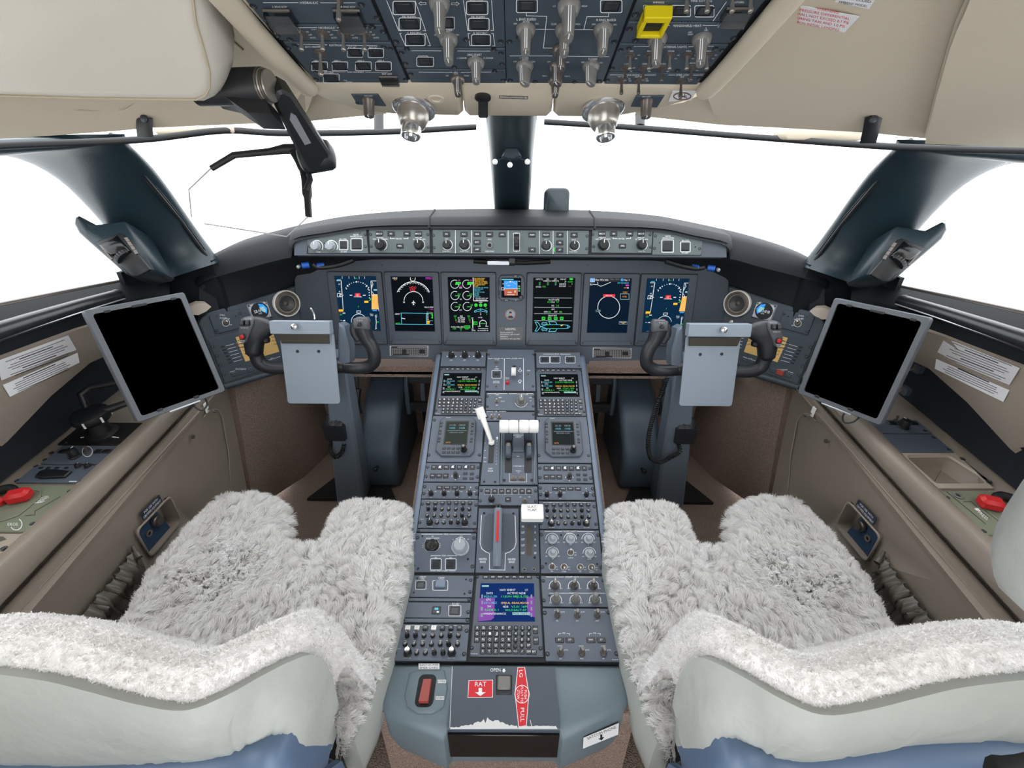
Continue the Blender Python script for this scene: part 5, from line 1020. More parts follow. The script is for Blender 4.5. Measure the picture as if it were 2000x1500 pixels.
def cursor(label, dst):
    m = Mod('cursor_control_unit', label, 'control panel', PF, 'Q1', [(398, 300), (1725, 298), (1692, 765), (340, 765)], dst=dst, group='cursor control panels')
    for i, x in enumerate((595, 745, 900, 1058, 1218, 1378, 1533)): m.btn(x, 410, 128, 112, .0025, 'key', txt=('ENG', '', 'FUEL', '', 'FLT', '', 'DN')[i] or None, th=22)
    for x, y, k in ((745, 410, 0), (1058, 405, 1), (1378, 405, 2)):
        m.d.z = .0028; m.d.poly([(x-40, y+25), (x-20, y-25), (x+40, y-30), (x+15, y+5), (x+35, y+30)]); m.d.z = .0003
    for x in (565, 720, 880): m.btn(x, 620, 132, 112, .0025, 'key', txt='MENU', th=20)
    q = m.xy(1130, 620); b = MB(); b.lathe([(.0075, 0), (.0075, .002), (.003, .004), (.003, .012), (.0055, .013), (.0055, .017), (.0002, .018)], 'knob_black', 14); obj('joystick', b, m.root, T(q.x, q.y, 0))
    for p in ([(1025, 628), (1045, 605), (1045, 650)], [(1230, 628), (1210, 605), (1210, 650)], [(1095, 705), (1140, 705), (1118, 725)], [(1130, 540), (1155, 540), (1142, 522)]): m.d.poly(p)
    for x, y in ((1360, 565), (1525, 570), (1350, 685), (1515, 685)): m.btn(x, y, 95, 50, .002, 'key')
    m.screws([(440, 405), (405, 635), (1672, 415), (1655, 650)], .0045); m.done()
cursor('left pedestal panel with seven display keys and a joystick', None); cursor('right pedestal panel with seven display keys and a joystick', (PF, 'P2', [(1254, 130), (1775, 130), (1790, 318), (1252, 314)]))
def tuner(label, dst, ks):
    m = Mod('selector_control_unit', label, 'control panel', PF, 'Q1', [(335, 780), (1690, 780), (1670, 1180), (280, 1180)], dst=dst, group='selector panels')
    for x, tx in ((733, 'RNG'), (915, 'WX/TR'), (1103, 'TILT'), (1288, 'GAIN')): m.btn(x, 905, 150, 88, .0022, 'key', txt=tx, th=24)
    for x in ks:
        m.knob(x, 1060, 55, .017, 'knob_black', rot=random.uniform(-50, 50)); m.t('OFF', x-75, 1010, 20); m.t('MAN', x+105, 1000, 20); m.t('BRT', x, 1145, 20)
    m.d.disc(1490, 898, 12); m.screws([(370, 885), (345, 1050), (1645, 905), (1640, 1060)], .0045); m.done()
tuner('left pedestal panel with four black selector knobs', None, (525, 845, 1158, 1475)); tuner('right pedestal panel with three black selector knobs', (PF, 'P2', [(1256, 325), (1795, 325), (1815, 485), (1260, 480)]), (500, 820, 1470))
def audio(label, dst, src, caps):
    m = Mod('audio_control_unit', label, 'control panel', PF, 'Q3', [(300, 52), (1345, 45), (1332, 580), (240, 580)], dst=dst, group='audio panels')
    m.d.line([(390, 78), (760, 74)], 5); m.d.line([(900, 74), (1260, 78)], 5); m.t('TRANSMIT', 830, 76, 15, w=100)
    for i, x in enumerate((435, 570, 695, 820, 948, 1075, 1200)): m.btn(x, 118, 74, 60, .0045, 'white_plastic' if (caps == 2 and i in (0, 1, 3)) else 'key', txt='COM%d' % (i+1) if i < 3 else ('HF', 'SAT', 'SEL', 'CAB')[i-3], th=15, tc='k' if (caps == 2 and i in (0, 1, 3)) else 'w')
    tall = {(0, 0), (0, 1), (0, 5), (1, 5), (2, 2), (2, 3)}
    for r_, (y, xs) in enumerate(((222, (435, 560, 685, 812, 938, 1065, 1190)), (345, (415, 545, 672, 800, 928, 1052, 1182)), (470, (595, 722, 850, 978)))):
        for c_, x in enumerate(xs):
            t_ = (r_, c_) in tall; m.add('knob', m_knob(.0046, .011 if t_ else .005, 'knob_black', 'knob_black' if t_ else 'knob_grey'), x, y+8, random.uniform(-80, 80))
            if r_: m.t(('COM1', 'COM2', 'COM3', 'HF', 'INPH', 'SAT', 'MKR')[c_], x, y-48, 13)
    for x, tx in ((465, 'SPEAKER'), (1105, 'HEADPHONE')): m.add('knob', m_knob(.0078, .014, 'knob_black', {0: 'knob_black', 1: 'chrome', 2: 'chrome'}[caps]), x, 480); m.t(tx, x, 548, 14, w=100)
    m.t('Honeywell', 325, 412, 11); m.screws([(325, 140), (1308, 155), (280, 472), (1285, 490)], .0042); m.done()
audio('left audio panel below the selector knobs', None, None, 0); audio('right audio panel with two bright knob caps', (PF, 'P2', [(1262, 495), (1815, 492), (1850, 765), (1268, 768)]), None, 1); audio('rear audio panel with three white keys', (PA, 'P3', [(152, 765), (682, 760), (660, 1045), (98, 1032)]), None, 2)
def blank(label, fr, z, quad, scr_=True):
    m = Mod('blank_strip', label, 'panel strip', fr, z, quad, group='blank strips'); x0 = (quad[0][0]+quad[3][0])/2; x1 = (quad[1][0]+quad[2][0])/2; y = sum(q[1] for q in quad)/4; k = (x1-x0)*.035; m.screws([(x0+k, y), (x1-k, y)], .0042); m.done()
blank('narrow blank strip above the trim panel', PF, 'Q3', [(218, 590), (1330, 588), (1322, 646), (208, 650)]); blank('narrow blank strip below the crew call panel', PA, 'P3', [(198, 568), (698, 566), (692, 592), (192, 594)]); blank('narrow blank strip above the rear audio panel', PA, 'P3', [(168, 722), (686, 718), (680, 752), (158, 754)])
# trim panel
m = Mod('trim_control_unit', 'trim panel with a large grey round knob and two square buttons', 'control panel', PF, 'Q3', [(213, 664), (1315, 658), (1288, 1390), (112, 1390)])
m.d.line([(310, 688), (700, 688)], 9); m.d.line([(825, 688), (1220, 688)], 9); m.t('TRIMS', 762, 688, 26); m.t('AIL', 516, 725, 22); m.t('RUD', 1038, 722, 22)
q = m.xy(515, 900); b = MB(); b.prism([tuple(m.xy(x, y)-q) for x, y in ((395, 790), (600, 790), (640, 870), (625, 950), (570, 1000), (415, 1000), (365, 950), (362, 860))][::-1], -.001, .0006, 'gap'); b.lathe([(.012, 0), (.012, .006), (.010, .007), (.0002, .007)], 'knob_black', 20); b.box((0, .002, .010), (.008, .022, .008), 'black', ch=.002); obj('aileron_trim_switch', b, m.root, T(q.x, q.y, 0))
m.d.line([(395, 790), (600, 790), (640, 870), (625, 950), (570, 1000), (415, 1000), (365, 950), (362, 860)], 7, closed=True); m.d.line([(390, 762), (640, 760)], 8)
for i, tx in enumerate(('L', 'W', 'D')): m.t(tx, 340, 860+i*34, 16); m.t('RWD'[i], 655, 860+i*34, 16)
q = m.xy(1025, 935); b = MB(); b.lathe([(.0195, 0), (.0195, .003), (.017, .005), (.0155, .022), (.013, .025), (.0002, .025)], 'knob_cool', 30, flute=9, famp=.02); k_ = obj('rudder_trim_knob', b, m.root, T(q.x, q.y, 0)); b = MB(); b.box((0, .010, .0255), (.0014, .012, .001), 'white_print'); obj('pointer_line', b, k_)
m.d.arc(1023, 925, 158, 0, 360, 5, n=36); m.d.arc(1025, 900, 150, 55, 125, 9); m.t('NL', 892, 785, 18); m.t('NR', 1165, 782, 18)
for x, tx in ((575, 'PRI'), (848, 'SEC')): m.well(x, 1240, 160, 165, fw=9); m.t(tx, x, 1118, 22)
m.t('STAB', 720, 1080, 24); m.d.line([(490, 1095), (490, 1080), (665, 1080)], 7); m.d.line([(775, 1080), (955, 1080), (955, 1095)], 7); m.t('PUSH OFF/RESET', 695, 1360, 22, w=200); m.d.line([(465, 1360), (575, 1360)], 6); m.d.line([(815, 1360), (930, 1360)], 6)
m.screws([(240, 750), (1272, 758), (160, 1268), (1245, 1280)], .0045); m.screws([(330, 722), (1162, 1145), (248, 1318)], .0025, False); m.done()
# aft left panels
m = Mod('crew_call_control_unit', 'crew call panel with one dark and one clear guarded button', 'control panel', PA, 'P3', [(228, 398), (718, 396), (698, 560), (200, 564)])
m.well(315, 472, 64, 52); m.t('CREW', 330, 412, 13); m.t('ITD', 330, 428, 13); m.btn(463, 468, 82, 56, .006, 'button_lit', name='guarded_button'); m.d.box(405, 438, 518, 512, 4, r=8); m.t('CREW', 470, 418, 13); m.t('OXY', 470, 432, 13)
m.screws([(242, 430), (690, 436), (220, 515), (685, 525)], .0042); m.screws([(288, 422), (262, 528), (655, 430), (643, 538)], .0022, False); m.done()
m = Mod('satellite_control_unit', 'left pedestal panel with a small cyan lit indicator', 'control panel', PA, 'P3', [(192, 600), (694, 598), (684, 716), (172, 720)])
m.well(432, 662, 68, 58, False); m.d.z = .001; m.d.rect(420, 644, 446, 660, 'c'); m.d.rect(434, 670, 452, 682); m.d.z = .0003; m.well(570, 665, 74, 64); m.t('EX SAT', 578, 612, 13); m.t('SHDTE', 578, 627, 13); m.screws([(200, 634), (670, 676)], .0042); m.done()
# centre column: landing gear panel
m = Mod('landing_gear_control_unit', 'landing gear panel with a white wheel shaped lever', 'control panel', PF, 'P1', [(726, 12), (1252, 12), (1248, 464), (718, 464)], th=.007)
m.d.line([(918, 112), (914, 452)], 5); m.d.line([(1125, 110), (1125, 455)], 5); m.d.line([(740, 110), (790, 110)], 4); m.d.line([(875, 110), (908, 110)], 4); m.t('NOSE STEER', 834, 112, 12, w=70); m.d.line([(930, 110), (985, 110)], 4); m.d.line([(1068, 110), (1112, 110)], 4); m.t('LDG GEAR', 1027, 112, 13, w=64)
m.tog(832, 165, .0055, .016, -10); m.t('ARMED', 836, 128, 10); m.t('OFF', 832, 203, 10); m.well(832, 285, 82, 68); m.t('HORN', 832, 226, 12); m.t('MUTED', 832, 262, 12); m.t('GRND PROX', 830, 362, 11, w=70); m.t('FLAP OVRD', 830, 376, 11, w=70); m.add('jack', m_jack(.0055), 828, 420); m.t('GEAR', 1180, 244, 12); m.add('jack', m_jack(.0055), 1176, 288)
q = m.xy(1025, 235); b = MB(); b.box((q.x, q.y, -.0002), (.010, .035, .001), 'gap'); obj('lever_slot', b, m.root)
q = m.xy(1017, 320); gl_ = thing('landing_gear_lever', 'white ribbed landing gear lever', 'lever', m.root.matrix_world @ T(q.x, q.y-.004, 0)) if False else None
b = MB()
for i in (-1, 0, 1): b.lathe([(.0125, -.0021), (.014, 0), (.0125, .0021)], 'white_plastic', 26, M=T(i*.0046, 0, .022) @ RY(90))
lv = obj('gear_lever', b, m.root, T(q.x, q.y+.006, 0)); b = MB(); b.box((0, .014, .012), (.006, .012, .022), 'black', ch=.001); obj('lever_stem', b, lv)
q = m.xy(952, 382); b = MB(); b.lathe([(.0055, 0), (.005, .006), (.0035, .009), (.0002, .0095)], 'red', 16); obj('downlock_release', b, m.root, T(q.x, q.y, 0)); m.t('DN LCK', 950, 318, 9); m.t('RELEASE', 950, 332, 9)
for x, y, tx in ((1088, 240, 'UP'), (1086, 352, 'DN')): m.d.arc(x, y+6, 14, 0, 360, 4, n=10); m.t(tx, x, y-20 if y < 300 else y+26, 13); m.d.line([(x-24, y+6), (x-14, y+6)], 4); m.d.line([(x+14, y+6), (x+24, y+6)], 4)
m.screws([(748, 70), (1232, 70), (732, 415), (1228, 415)], .0042); m.done()
m = Mod('autobrake_control_unit', 'pedestal panel with a toggle and a grey bar knob behind the gear panel', 'control panel', PF, 'P1', [(720, 486), (1248, 486), (1246, 676), (714, 676)])
m.d.line([(735, 494), (808, 494)], 4); m.d.line([(872, 494), (950, 494)], 4); m.d.line([(965, 494), (1055, 494)], 4); m.d.line([(1150, 494), (1230, 494)], 4); m.t('BRK ANTI', 842, 494, 12, w=62); m.t('SKID', 842, 507, 11); m.t('AUTO BRAKE', 1100, 496, 12, w=84); m.tog(836, 575, .006, .02, 18); m.t('AUTO', 900, 577, 12); m.t('OFF', 836, 620, 12); m.t('ARM', 870, 536, 12)
m.bar(1100, 582, 54, .022); m.t('OFF', 1160, 508, 11); m.t('MED', 1200, 538, 11); m.t('HI', 1202, 572, 11); m.d.arc(1100, 570, 70, 200, 340, 4)
m.screws([(732, 525), (732, 634), (1232, 525), (1230, 632)], .0042); m.done()
m = Mod('horn_control_unit', 'narrow pedestal panel with two small toggles forward of the thrust levers', 'control panel', PF, 'P1', [(714, 690), (1248, 690), (1250, 790), (710, 790)])
m.d.line([(722, 687), (800, 687)], 4); m.d.line([(858, 687), (935, 687)], 4); m.t('FUEL', 828, 688, 12)
for x in (780, 862): m.tog(x, 745, .0055, .014, 10)
m.t('R', 815, 720, 12); m.t('OFF', 815, 770, 11); m.screws([(730, 745), (1232, 720)], .004); m.done()
# throttle quadrant
m = Mod('throttle_quadrant', 'throttle quadrant plate with two dark slots and thrust marks', 'quadrant', PF, 'Q2', [(355, 480), (882, 478), (900, 1400), (352, 1400)], 'panel', th=.012)
for (x0, x1, x2, x3) in ((415, 530, 525, 420), (705, 830, 812, 705)):
    q = [tuple(m.xy(*p)) for p in ((x3, 1225), (x2, 1225), (x1, 640), (x0, 640))]; b = MB(); b.prism(q, -.003, .0008, 'black'); obj('slot', b, m.root)
q = [tuple(m.xy(*p)) for p in ((532, 925), (704, 925), (705, 640), (530, 640))]; b = MB(); b.prism(q, 0, .006, 'panel', ch=.002); obj('raised_block', b, m.root)
for x0, x1 in ((362, 385), (845, 872)):
    q = [tuple(m.xy(*p)) for p in ((x0-8, 1395), (x1-8, 1395), (x1+4, 600), (x0+4, 600))]; b = MB(); b.prism(q if True else q, 0, .006, 'cap_grey', ch=.002); obj('side_rib', b, m.root)
m.d.z = .0063; m.t('MAX', 615, 692, 16); m.t('THRUST', 617, 718, 18); m.d.line([(540, 692), (590, 692)], 4); m.d.line([(645, 692), (692, 692)], 4); m.d.z = .0003
m.t('IDLE', 615, 985, 14); m.d.line([(535, 998), (695, 998)], 4, 'k'); m.t('MAX REV', 618, 1128, 18, w=100); m.d.line([(540, 1128), (562, 1128)], 4); m.d.line([(674, 1128), (702, 1128)], 4); m.t('FRICTION', 618, 1200, 13, w=72); m.t('T/O', 618, 1225, 12)
for x in (400, 832): m.t('-', x, 965, 12); m.t('-', x, 1000, 12); m.t('-', x-2, 1128, 12)
m.d.line([(488, 1235), (488, 1360), (740, 1360), (740, 1235)], 4)
for x in (550, 668): m.tog(x, 1305, .007, .012, 20, 'nickel_dark')
m.screws([(412, 1335), (815, 1335)], .004, False); m.done()
TQ = m
for lab, x, xr in (('left', 480, 470), ('right', 770, 772)):
    q = m.xy(x, 700); t_ = thing('thrust_lever', '%s thrust lever with a white cylindrical grip' % lab, 'lever', PF.mat(TQ.c.x+q.x, TQ.c.y+q.y), 'thrust levers')
    gx0, gx1 = ((340, 620) if lab == 'left' else (630, 912)); wv = .052
    GP = Fr(PF.pt(0, 0, wv), PF.u, PF.v); a = GP.uv(*zp('Q2', gx0, 545)); e = GP.uv(*zp('Q2', gx1, 545)); o_ = V((TQ.c.x+q.x, TQ.c.y+q.y)); w_ = e.x-a.x; cx = (a.x+e.x)/2-o_.x; cy = a.y-o_.y; r_ = .0175
    for k in (-1, 1):
        b = MB(); b.lathe([(r_*.9, -w_/4+.0002), (r_, -w_/4+.002), (r_*1.02, 0), (r_, w_/4-.002), (r_*.92, w_/4-.0002)], 'white_plastic', 30, M=T(cx+k*w_/4, cy, wv) @ RY(90)); obj('grip_half', b, t_, smooth=60)
    b = MB(); b.loft([[(z_-.009, -.012, -.004), (z_+.009, -.012, -.004), (z_+.009, .014, -.004), (z_-.009, .014, -.004)] for z_ in (0,)]+[[(cx*.6-.009, cy-.010, wv-.01), (cx*.6+.009, cy-.010, wv-.01), (cx*.6+.009, cy+.006, wv-.01), (cx*.6-.009, cy+.006, wv-.01)]], 'panel_dark'); obj('lever_arm', b, t_)
    q2 = m.xy(xr, 930)-q; b = MB(); rr = [[(p[0]+q2.x, p[1]*1.0+q2.y, z_) for p in rrect(w, h, .004, 3)] for w, h, z_ in ((.017, .036, 0), (.016, .036, .012), (.014, .03, .020), (.008, .016, .023))]; b.loft(rr, 'panel_dark'); rv = obj('reverser_lever', b, t_, smooth=50); b = MB(); b.prism(rrect(.012, .010, .004, 3, q2.x, q2.y+.012), .018, .026, 'knob_grey', ch=.002); obj('lever_cap', b, rv)
# spoiler panel and lever
m = Mod('spoiler_quadrant', 'flight spoiler plate with one long slot left of the throttles', 'quadrant', PF, 'Q2', [(150, 480), (350, 480), (345, 1400), (60, 1395)], poly=[(60, 1398), (345, 1400), (352, 480), (148, 480)], th=.010)
q = [tuple(m.xy(*p)) for p in ((172, 1085), (250, 1085), (268, 810), (188, 810))]; b = MB(); b.prism(q, -.003, .0006, 'black'); obj('slot', b, m.root); m.t('FLIGHT', 210, 1165, 20, w=62); m.t('SPOILER', 208, 1200, 20, w=76); m.d.poly([(300, 740), (300, 720), (288, 720), (306, 695), (326, 720), (314, 720), (314, 740)])
for i, tx in enumerate(('0', '1', '2', '3', '4', '5', '6', 'M')): m.t(tx, 306-i*2, 765+i*48, 14)
for y, tx in ((790, '0'), (900, '1/4'), (1005, 'FULL'), (1065, 'MAX')): m.t(tx, 130, y, 14)
m.screws([(115, 1355), (278, 1357)], .003, False); m.done()
q = m.xy(225, 790); sl_ = thing('spoiler_lever', 'white flight spoiler lever leaning to the left', 'lever', PF.mat(m.c.x+q.x, m.c.y+q.y))
G5 = Fr(PF.pt(0, 0, .045), PF.u, PF.v); tip = G5.uv(*zp('Q2', 45, 300))-m.c-q; midp = G5.uv(*zp('Q2', 90, 440))-m.c-q
P_ = [V((0, 0, -.002)), V((-.002, .004, .010)), V((tip.x*.35, tip.y*.35, .024)), V((tip.x*.75, tip.y*.75, .040)), V((tip.x, tip.y, .048))]
b = MB(); b.tube(P_, [.008, .008, .009, .0115, .010], 'white_plastic', 12, sq=.75); obj('lever_arm', b, sl_, smooth=60); b = MB(); b.tube([V((tip.x*.72, tip.y*.72, .036)), V((tip.x*1.02, tip.y*1.02, .052))], [.0125, .0125], 'white_plastic', 14, sq=.8); obj('grip', b, sl_, smooth=60); b = MB(); b.box((0, 0, .004), (.016, .012, .010), 'white_plastic', ch=.002); obj('foot', b, sl_)
# reversion panel
m = Mod('reversion_control_unit', 'centre pedestal panel with a row of seven black keys behind the throttles', 'control panel', PF, 'P2', [(677, 345), (1250, 345), (1256, 535), (667, 535)])
for i, x in enumerate((762, 832, 900, 965, 1031, 1099, 1165)): m.btn(x, 400, 58, 50, .0028, 'key', txt=('MSTR', 'CMD', 'AUX', 'B/C', 'L/R', 'VHF', 'GEN')[i], th=11); m.d.box(x-30, 374, x+30, 428, 2)
m.knob(800, 480, 30, .014, 'knob_black'); m.t('VOL', 797, 520, 9); m.btn(962, 480, 54, 46, .0028, 'key', txt='BRT', th=11); m.tog(1125, 488, .0055, .013, 5); m.t('OVR', 1082, 454, 9); m.t('ADV', 1170, 454, 9); m.screws([(700, 390), (690, 492), (1232, 396), (1230, 496)], .0042); m.done()
# parking brake
m = Mod('park_brake_quadrant', 'parking brake panel with a moulded dark recess', 'control panel', PF, 'P2', [(672, 562), (1072, 562), (1066, 1196), (640, 1196)])
rc = [tuple(m.xy(*p)) for p in ((725, 960), (755, 978), (970, 978), (1005, 955), (1022, 900), (1020, 650), (990, 618), (770, 620), (735, 650), (712, 900))]
b = MB(); b.prism(rc, -.0006, .0006, 'black'); ins = [inset(rc, k) for k in (0, .002, .006, .012)]; b2 = MB(); b2.loft([[(p[0], p[1], .0008) for p in ins[0]], [(p[0], p[1], .0010) for p in ins[1]], [(p[0], p[1], -.002) for p in ins[2]], [(p[0], p[1], -.0028) for p in ins[3]]], 'bezel'); obj('recess', b2, m.root, smooth=60)
m.d.line([(702, 630), (688, 905), (705, 960), (745, 990), (780, 1005), (780, 1165), (930, 1168), (935, 1005), (980, 990), (1025, 950), (1040, 900), (1030, 635)], 5); m.t('PARK/EMER', 716, 1060, 20, w=76); m.t('BRAKE', 716, 1087, 20, w=56); m.t('PARK/EMER', 998, 1062, 20, w=76); m.t('BRAKE', 998, 1088, 20, w=56); m.screws([(728, 612), (1012, 614), (705, 1142), (1005, 1142)], .003, False); m.done()
q = m.xy(862, 760); pb = thing('parking_brake', 'grey parking brake handle with a red stripe', 'handle', PF.mat(m.c.x+q.x, m.c.y+q.y)); g_ = lambda x, y: m.xy(x, y)-q
b = MB(); y0 = g_(858, 985).y; y1 = g_(862, 590).y; ye = g_(855, 1135).y; w_ = m.sx(860, 780, 80)/2
b.loft([[(x, y, z) for x, z in ((-w_, 0), (w_, 0), (w_*.95, h), (w_*.4, h+.004), (-w_*.4, h+.004), (-w_*.95, h))] for y, h in ((ye, .002), (ye+.012, .008), (y0, .016), (y1-.02, .020), (y1, .018))], 'column'); obj('handle_bar', b, pb, smooth=40)
b = MB(); b.box((0, g_(858, 770).y, .0235), (w_*.55, abs(g_(858, 620).y-g_(858, 915).y), .0016), 'red', ch=.0005); obj('red_stripe', b, pb); b = MB(); b.tube([(-.004, y1-.004, .010), (-.004, y1+.014, .008)], .003, 'black', 8); b.tube([(.004, y1-.004, .010), (.004, y1+.014, .008)], .003, 'black', 8); obj('link_rod', b, pb)
# slat / flap lever
m = Mod('flap_control_unit', 'narrow slat and flap gate panel with numbered detents', 'control panel', PF, 'P2', [(1082, 562), (1262, 562), (1270, 1196), (1072, 1196)], mt='panel_dark')
q = [tuple(m.xy(*p)) for p in ((1142, 1025), (1195, 1025), (1190, 735), (1145, 735))]; b = MB(); b.prism(q, -.002, .0006, 'nickel_dark'); obj('gate_slot', b, m.root)
for y, l, r_ in ((742, 'IN', '0'), (800, 'OUT', '0'), (868, 'OUT', '6'), (926, 'OUT', '16'), (1000, 'OUT', '30')): m.t(l, 1107, y, 20, w=34 if l == 'OUT' else 18); m.t(r_, 1226, y, 20)
for x in (1120, 1215): m.add('jack', m_jack(.0042), x, 1162)
m.screws([(1222, 1045)], .0028, False); m.done()
G6 = Fr(PF.pt(0, 0, .055), PF.u, PF.v); q = [G6.uv(*zp('P2', *p)) for p in ((1092, 520), (1308, 522), (1308, 668), (1090, 665))]; cx = sum(p.x for p in q)/4; cy = sum(p.y for p in q)/4; w_ = ((q[1].x-q[0].x)+(q[2].x-q[3].x))/2; h_ = ((q[0].y-q[3].y)+(q[1].y-q[2].y))/2
fl = thing('flap_lever', 'white SLAT/FLAP lever knob standing over its gate', 'lever', PF.mat(cx, cy)); b = MB(); b.prism(rrect(w_, h_, .003, 3), .035, .055, 'white_plastic', ch=.0015); k_ = obj('lever_knob', b, fl); b = MB(); b.prism(rrect(w_*.97, h_*.97, .003, 3), .022, .035, 'bezel'); obj('knob_base', b, fl); b = MB(); b.box((0, -.004, .01), (.008, .012, .03), 'bezel'); obj('lever_arm', b, fl)
d = Draw(lambda x, y: G6.uv(*zp('P2', x, y))-V((cx, cy)), lift=.0552, mats=lambda c: PM[c]); d.text('SLAT/', 1198, 548, 24, 'k', w=100); d.text('FLAP', 1197, 580, 24, 'k', w=84); d.done('lettering', k_)
# right side lower panels
m = Mod('cockpit_lights_control_unit', 'cockpit lights panel with five pale dimmer knobs', 'control panel', PF, 'Q4', [(42, 612), (1122, 605), (1218, 1408), (52, 1412)])
m.t('COCKPIT LIGHTS', 582, 635, 26, w=230); m.d.line([(130, 633), (450, 633)], 8); m.d.line([(712, 633), (1030, 635)], 8); m.t('INTEGRAL', 585, 672, 22, w=112)
for x, y, tx in ((270, 785, 'L'), (600, 785, 'CTR'), (930, 785, 'R'), (278, 1040, 'OH'), (950, 1045, 'DOME')):
    m.add('knob', m_dim(_r(m.sx(x, y, 178)/2), .017), x, y-2); m.d.arc(x-5, y-2, 115, 0, 180, 8, n=22); m.t('DIM', x-115, y+52, 18); m.t('BRT', x+112, y+52, 18); m.t(tx, x, y+100, 20)
for x, y, tx, tl in ((605, 1022, 'ANNUN', -20), (265, 1285, 'PED', -25), (485, 1288, 'PLTBRF', 20), (780, 1290, 'MAP', 20), (990, 1295, 'FLOOD', 20)): m.tog(x, y, .0055, .012, tl); m.d.arc(x, y, 58, 0, 360, 6); m.t(tx, x, y+(100 if y < 1100 else 85), 20); m.t('ON', x+85, y+2, 18); m.t('OFF', x+88, y+48, 18)
m.screws([(70, 695), (1105, 705), (85, 1290), (1165, 1298)], .0045); m.screws([(430, 703), (742, 708), (152, 1225), (1090, 1235)], .0024, False); m.done()
m = Mod('flood_lights_control_unit', 'rear cockpit lights panel with six grey knobs in two rows', 'control panel', PA, 'P3', [(1217, 402), (1696, 402), (1736, 632), (1227, 636)])
m.t('COCKPIT LIGHTS', 1452, 412, 14, w=105); m.d.line([(1255, 412), (1390, 412)], 4); m.d.line([(1510, 412), (1650, 412)], 4); m.d.line([(1280, 533), (1700, 533)], 3); m.t('FLOOD', 1455, 533, 10)
for i in range(3):
    x = 1322+i*143; m.bar(x, 482, 28, .020, random.uniform(-35, 10), 'nickel_dark'); m.d.arc(x, 480, 42, -20, 200, 4); m.t('DIM', x-40, 498, 9); m.t('BRT', x+48, 498, 9)
    x = 1330+i*147; m.add('knob', m_twin(.0085, .022, 'knob_grey'), x, 588); m.d.arc(x, 585, 42, -20, 200, 4); m.t('DIM', x-40, 606, 9); m.t('BRT', x+45, 606, 9)
m.screws([(1235, 440), (1685, 440), (1240, 588)], .0042); m.screws([(1280, 552), (1655, 552)], .0022, False); m.done()
m = Mod('reading_control_unit', 'large rear right pedestal panel with six small grey selectors', 'control panel', PA, 'P3', [(1232, 646), (1742, 642), (1834, 1040), (1246, 1046)])
for x, y in ((1340, 700), (1490, 700), (1640, 700), (1365, 985), (1525, 985), (1688, 985)):
    m.add('knob', m_bar(.0062, .017, 'nickel_dark'), x, y, random.uniform(-30, 30)); m.t('NORM', x-5, y-38 if y < 800 else y-55, 9); m.t('ALTN', x+40, y-25, 9); m.t(('DU', 'ADC', 'IRS')[(x//150) % 3], x, y+40, 10)
for x, tx in ((1357, 'BT'), (1435, 'DT'), (1592, 'NAV'), (1670, 'ST')): m.btn(x, 887, 64, 38, .0022, 'key', txt=tx, th=13)
for x in (1390, 1622): m.t('PFD', x, 834, 11); m.d.line([(x-40, 850), (x-40, 836), (x-20, 836)], 3); m.d.line([(x+20, 836), (x+40, 836), (x+40, 850)], 3)
m.t('Honeywell', 1775, 1032, 8); m.screws([(1246, 682), (1726, 680), (1266, 990), (1785, 988)], .0046); m.done()
# ================================================================ overhead panel
from mathutils.bvhtree import BVHTree
OB = Fr(OF.pt(0, 0, -.0045), OF.u, OF.v)
oh = thing('overhead_surround', 'cream padded frame round the overhead switch panel', 'frame', Matrix())
q0, q1, q2, q3 = (OF.uv(*p) for p in ((619, 163), (1366, 166), (1500, 0), (476, 0)))
e = .30; L0 = q3+(q3-q0)*e*2; L1 = q2+(q2-q1)*e*2; xl = (q0.x+q3.x)/2; xr = (q1.x+q2.x)/2
b = MB(); b.prism([(xl-.025, q0.y), (xr+.025, q0.y), (xr+.025, q0.y+.5), (xl-.025, q0.y+.5)], -.03, -.004, 'gap'); obj('mounting_plate', b, oh, OF.mat())
for s, x in ((-1, xl), (1, xr)):
    P = [OF.pt(x+s*.012, q0.y-.012, .004), OF.pt(x+s*.016, q0.y+.05, .006), OF.pt(x+s*.018, q0.y+.2, .006), OF.pt(x+s*.018, q0.y+.5, .004)]
    b = MB(); b.tube(cr(P, 5), [.012]+[.0155]*15, 'cream', 16, sq=.8); obj('side_roll', b, oh, smooth=60)
def om(name, label, z, quad, mt='panel_over', **k): return Mod(name, label, 'control panel', OF, z, quad, mt, group='overhead panel modules', **k)
L1e = lambda y: 65+525*y/600; L2e = lambda y: 978+280*y/600; L3e = lambda y: 1000+270*y/600; L4e = lambda y: 1946+14*y/600
R1e = lambda y: 86+24*y/600; R2e = lambda y: 1035-230*y/600; R3e = lambda y: 1050-235*y/600; R4e = lambda y: 1985-495*y/610
def oq(a, c, y0, y1): return [(a(y0), y0), (c(y0), y0), (c(y1), y1), (a(y1), y1)]
m = om('hydraulic_valve_control_unit', 'overhead panel with two clear guarded hydraulic switches, top left', 'OL', oq(L1e, L2e, -130, 172))
m.t('HYDRAULIC', 532, 18, 16, w=130); m.d.line([(198, 17), (455, 17)], 4); m.d.line([(612, 18), (868, 18)], 4)
for x, tx in ((335, 'L ENG SOV'), (830, 'R ENG SOV')): m.add('switch_guard', m_guard(.030, .026), x, 112); m.t(tx, x-15, 48, 13, w=105); m.btn(x, 82, 120, 36, .004, 'black')
m.add('toggle_switch', m_toggle(.006, .026, -6, 'steel'), 745, -20); m.screws([(130, 45), (280, 150), (910, 32), (1025, 130)], .0042); m.done()
m = om('hydraulic_pump_control_unit', 'overhead panel with a row of four metal hydraulic toggles', 'OL', oq(L1e, L2e, 180, 298))
m.t('HYDRAULIC', 662, 199, 16, w=122); m.d.line([(378, 198), (590, 199)], 4); m.d.line([(735, 199), (955, 199)], 4)
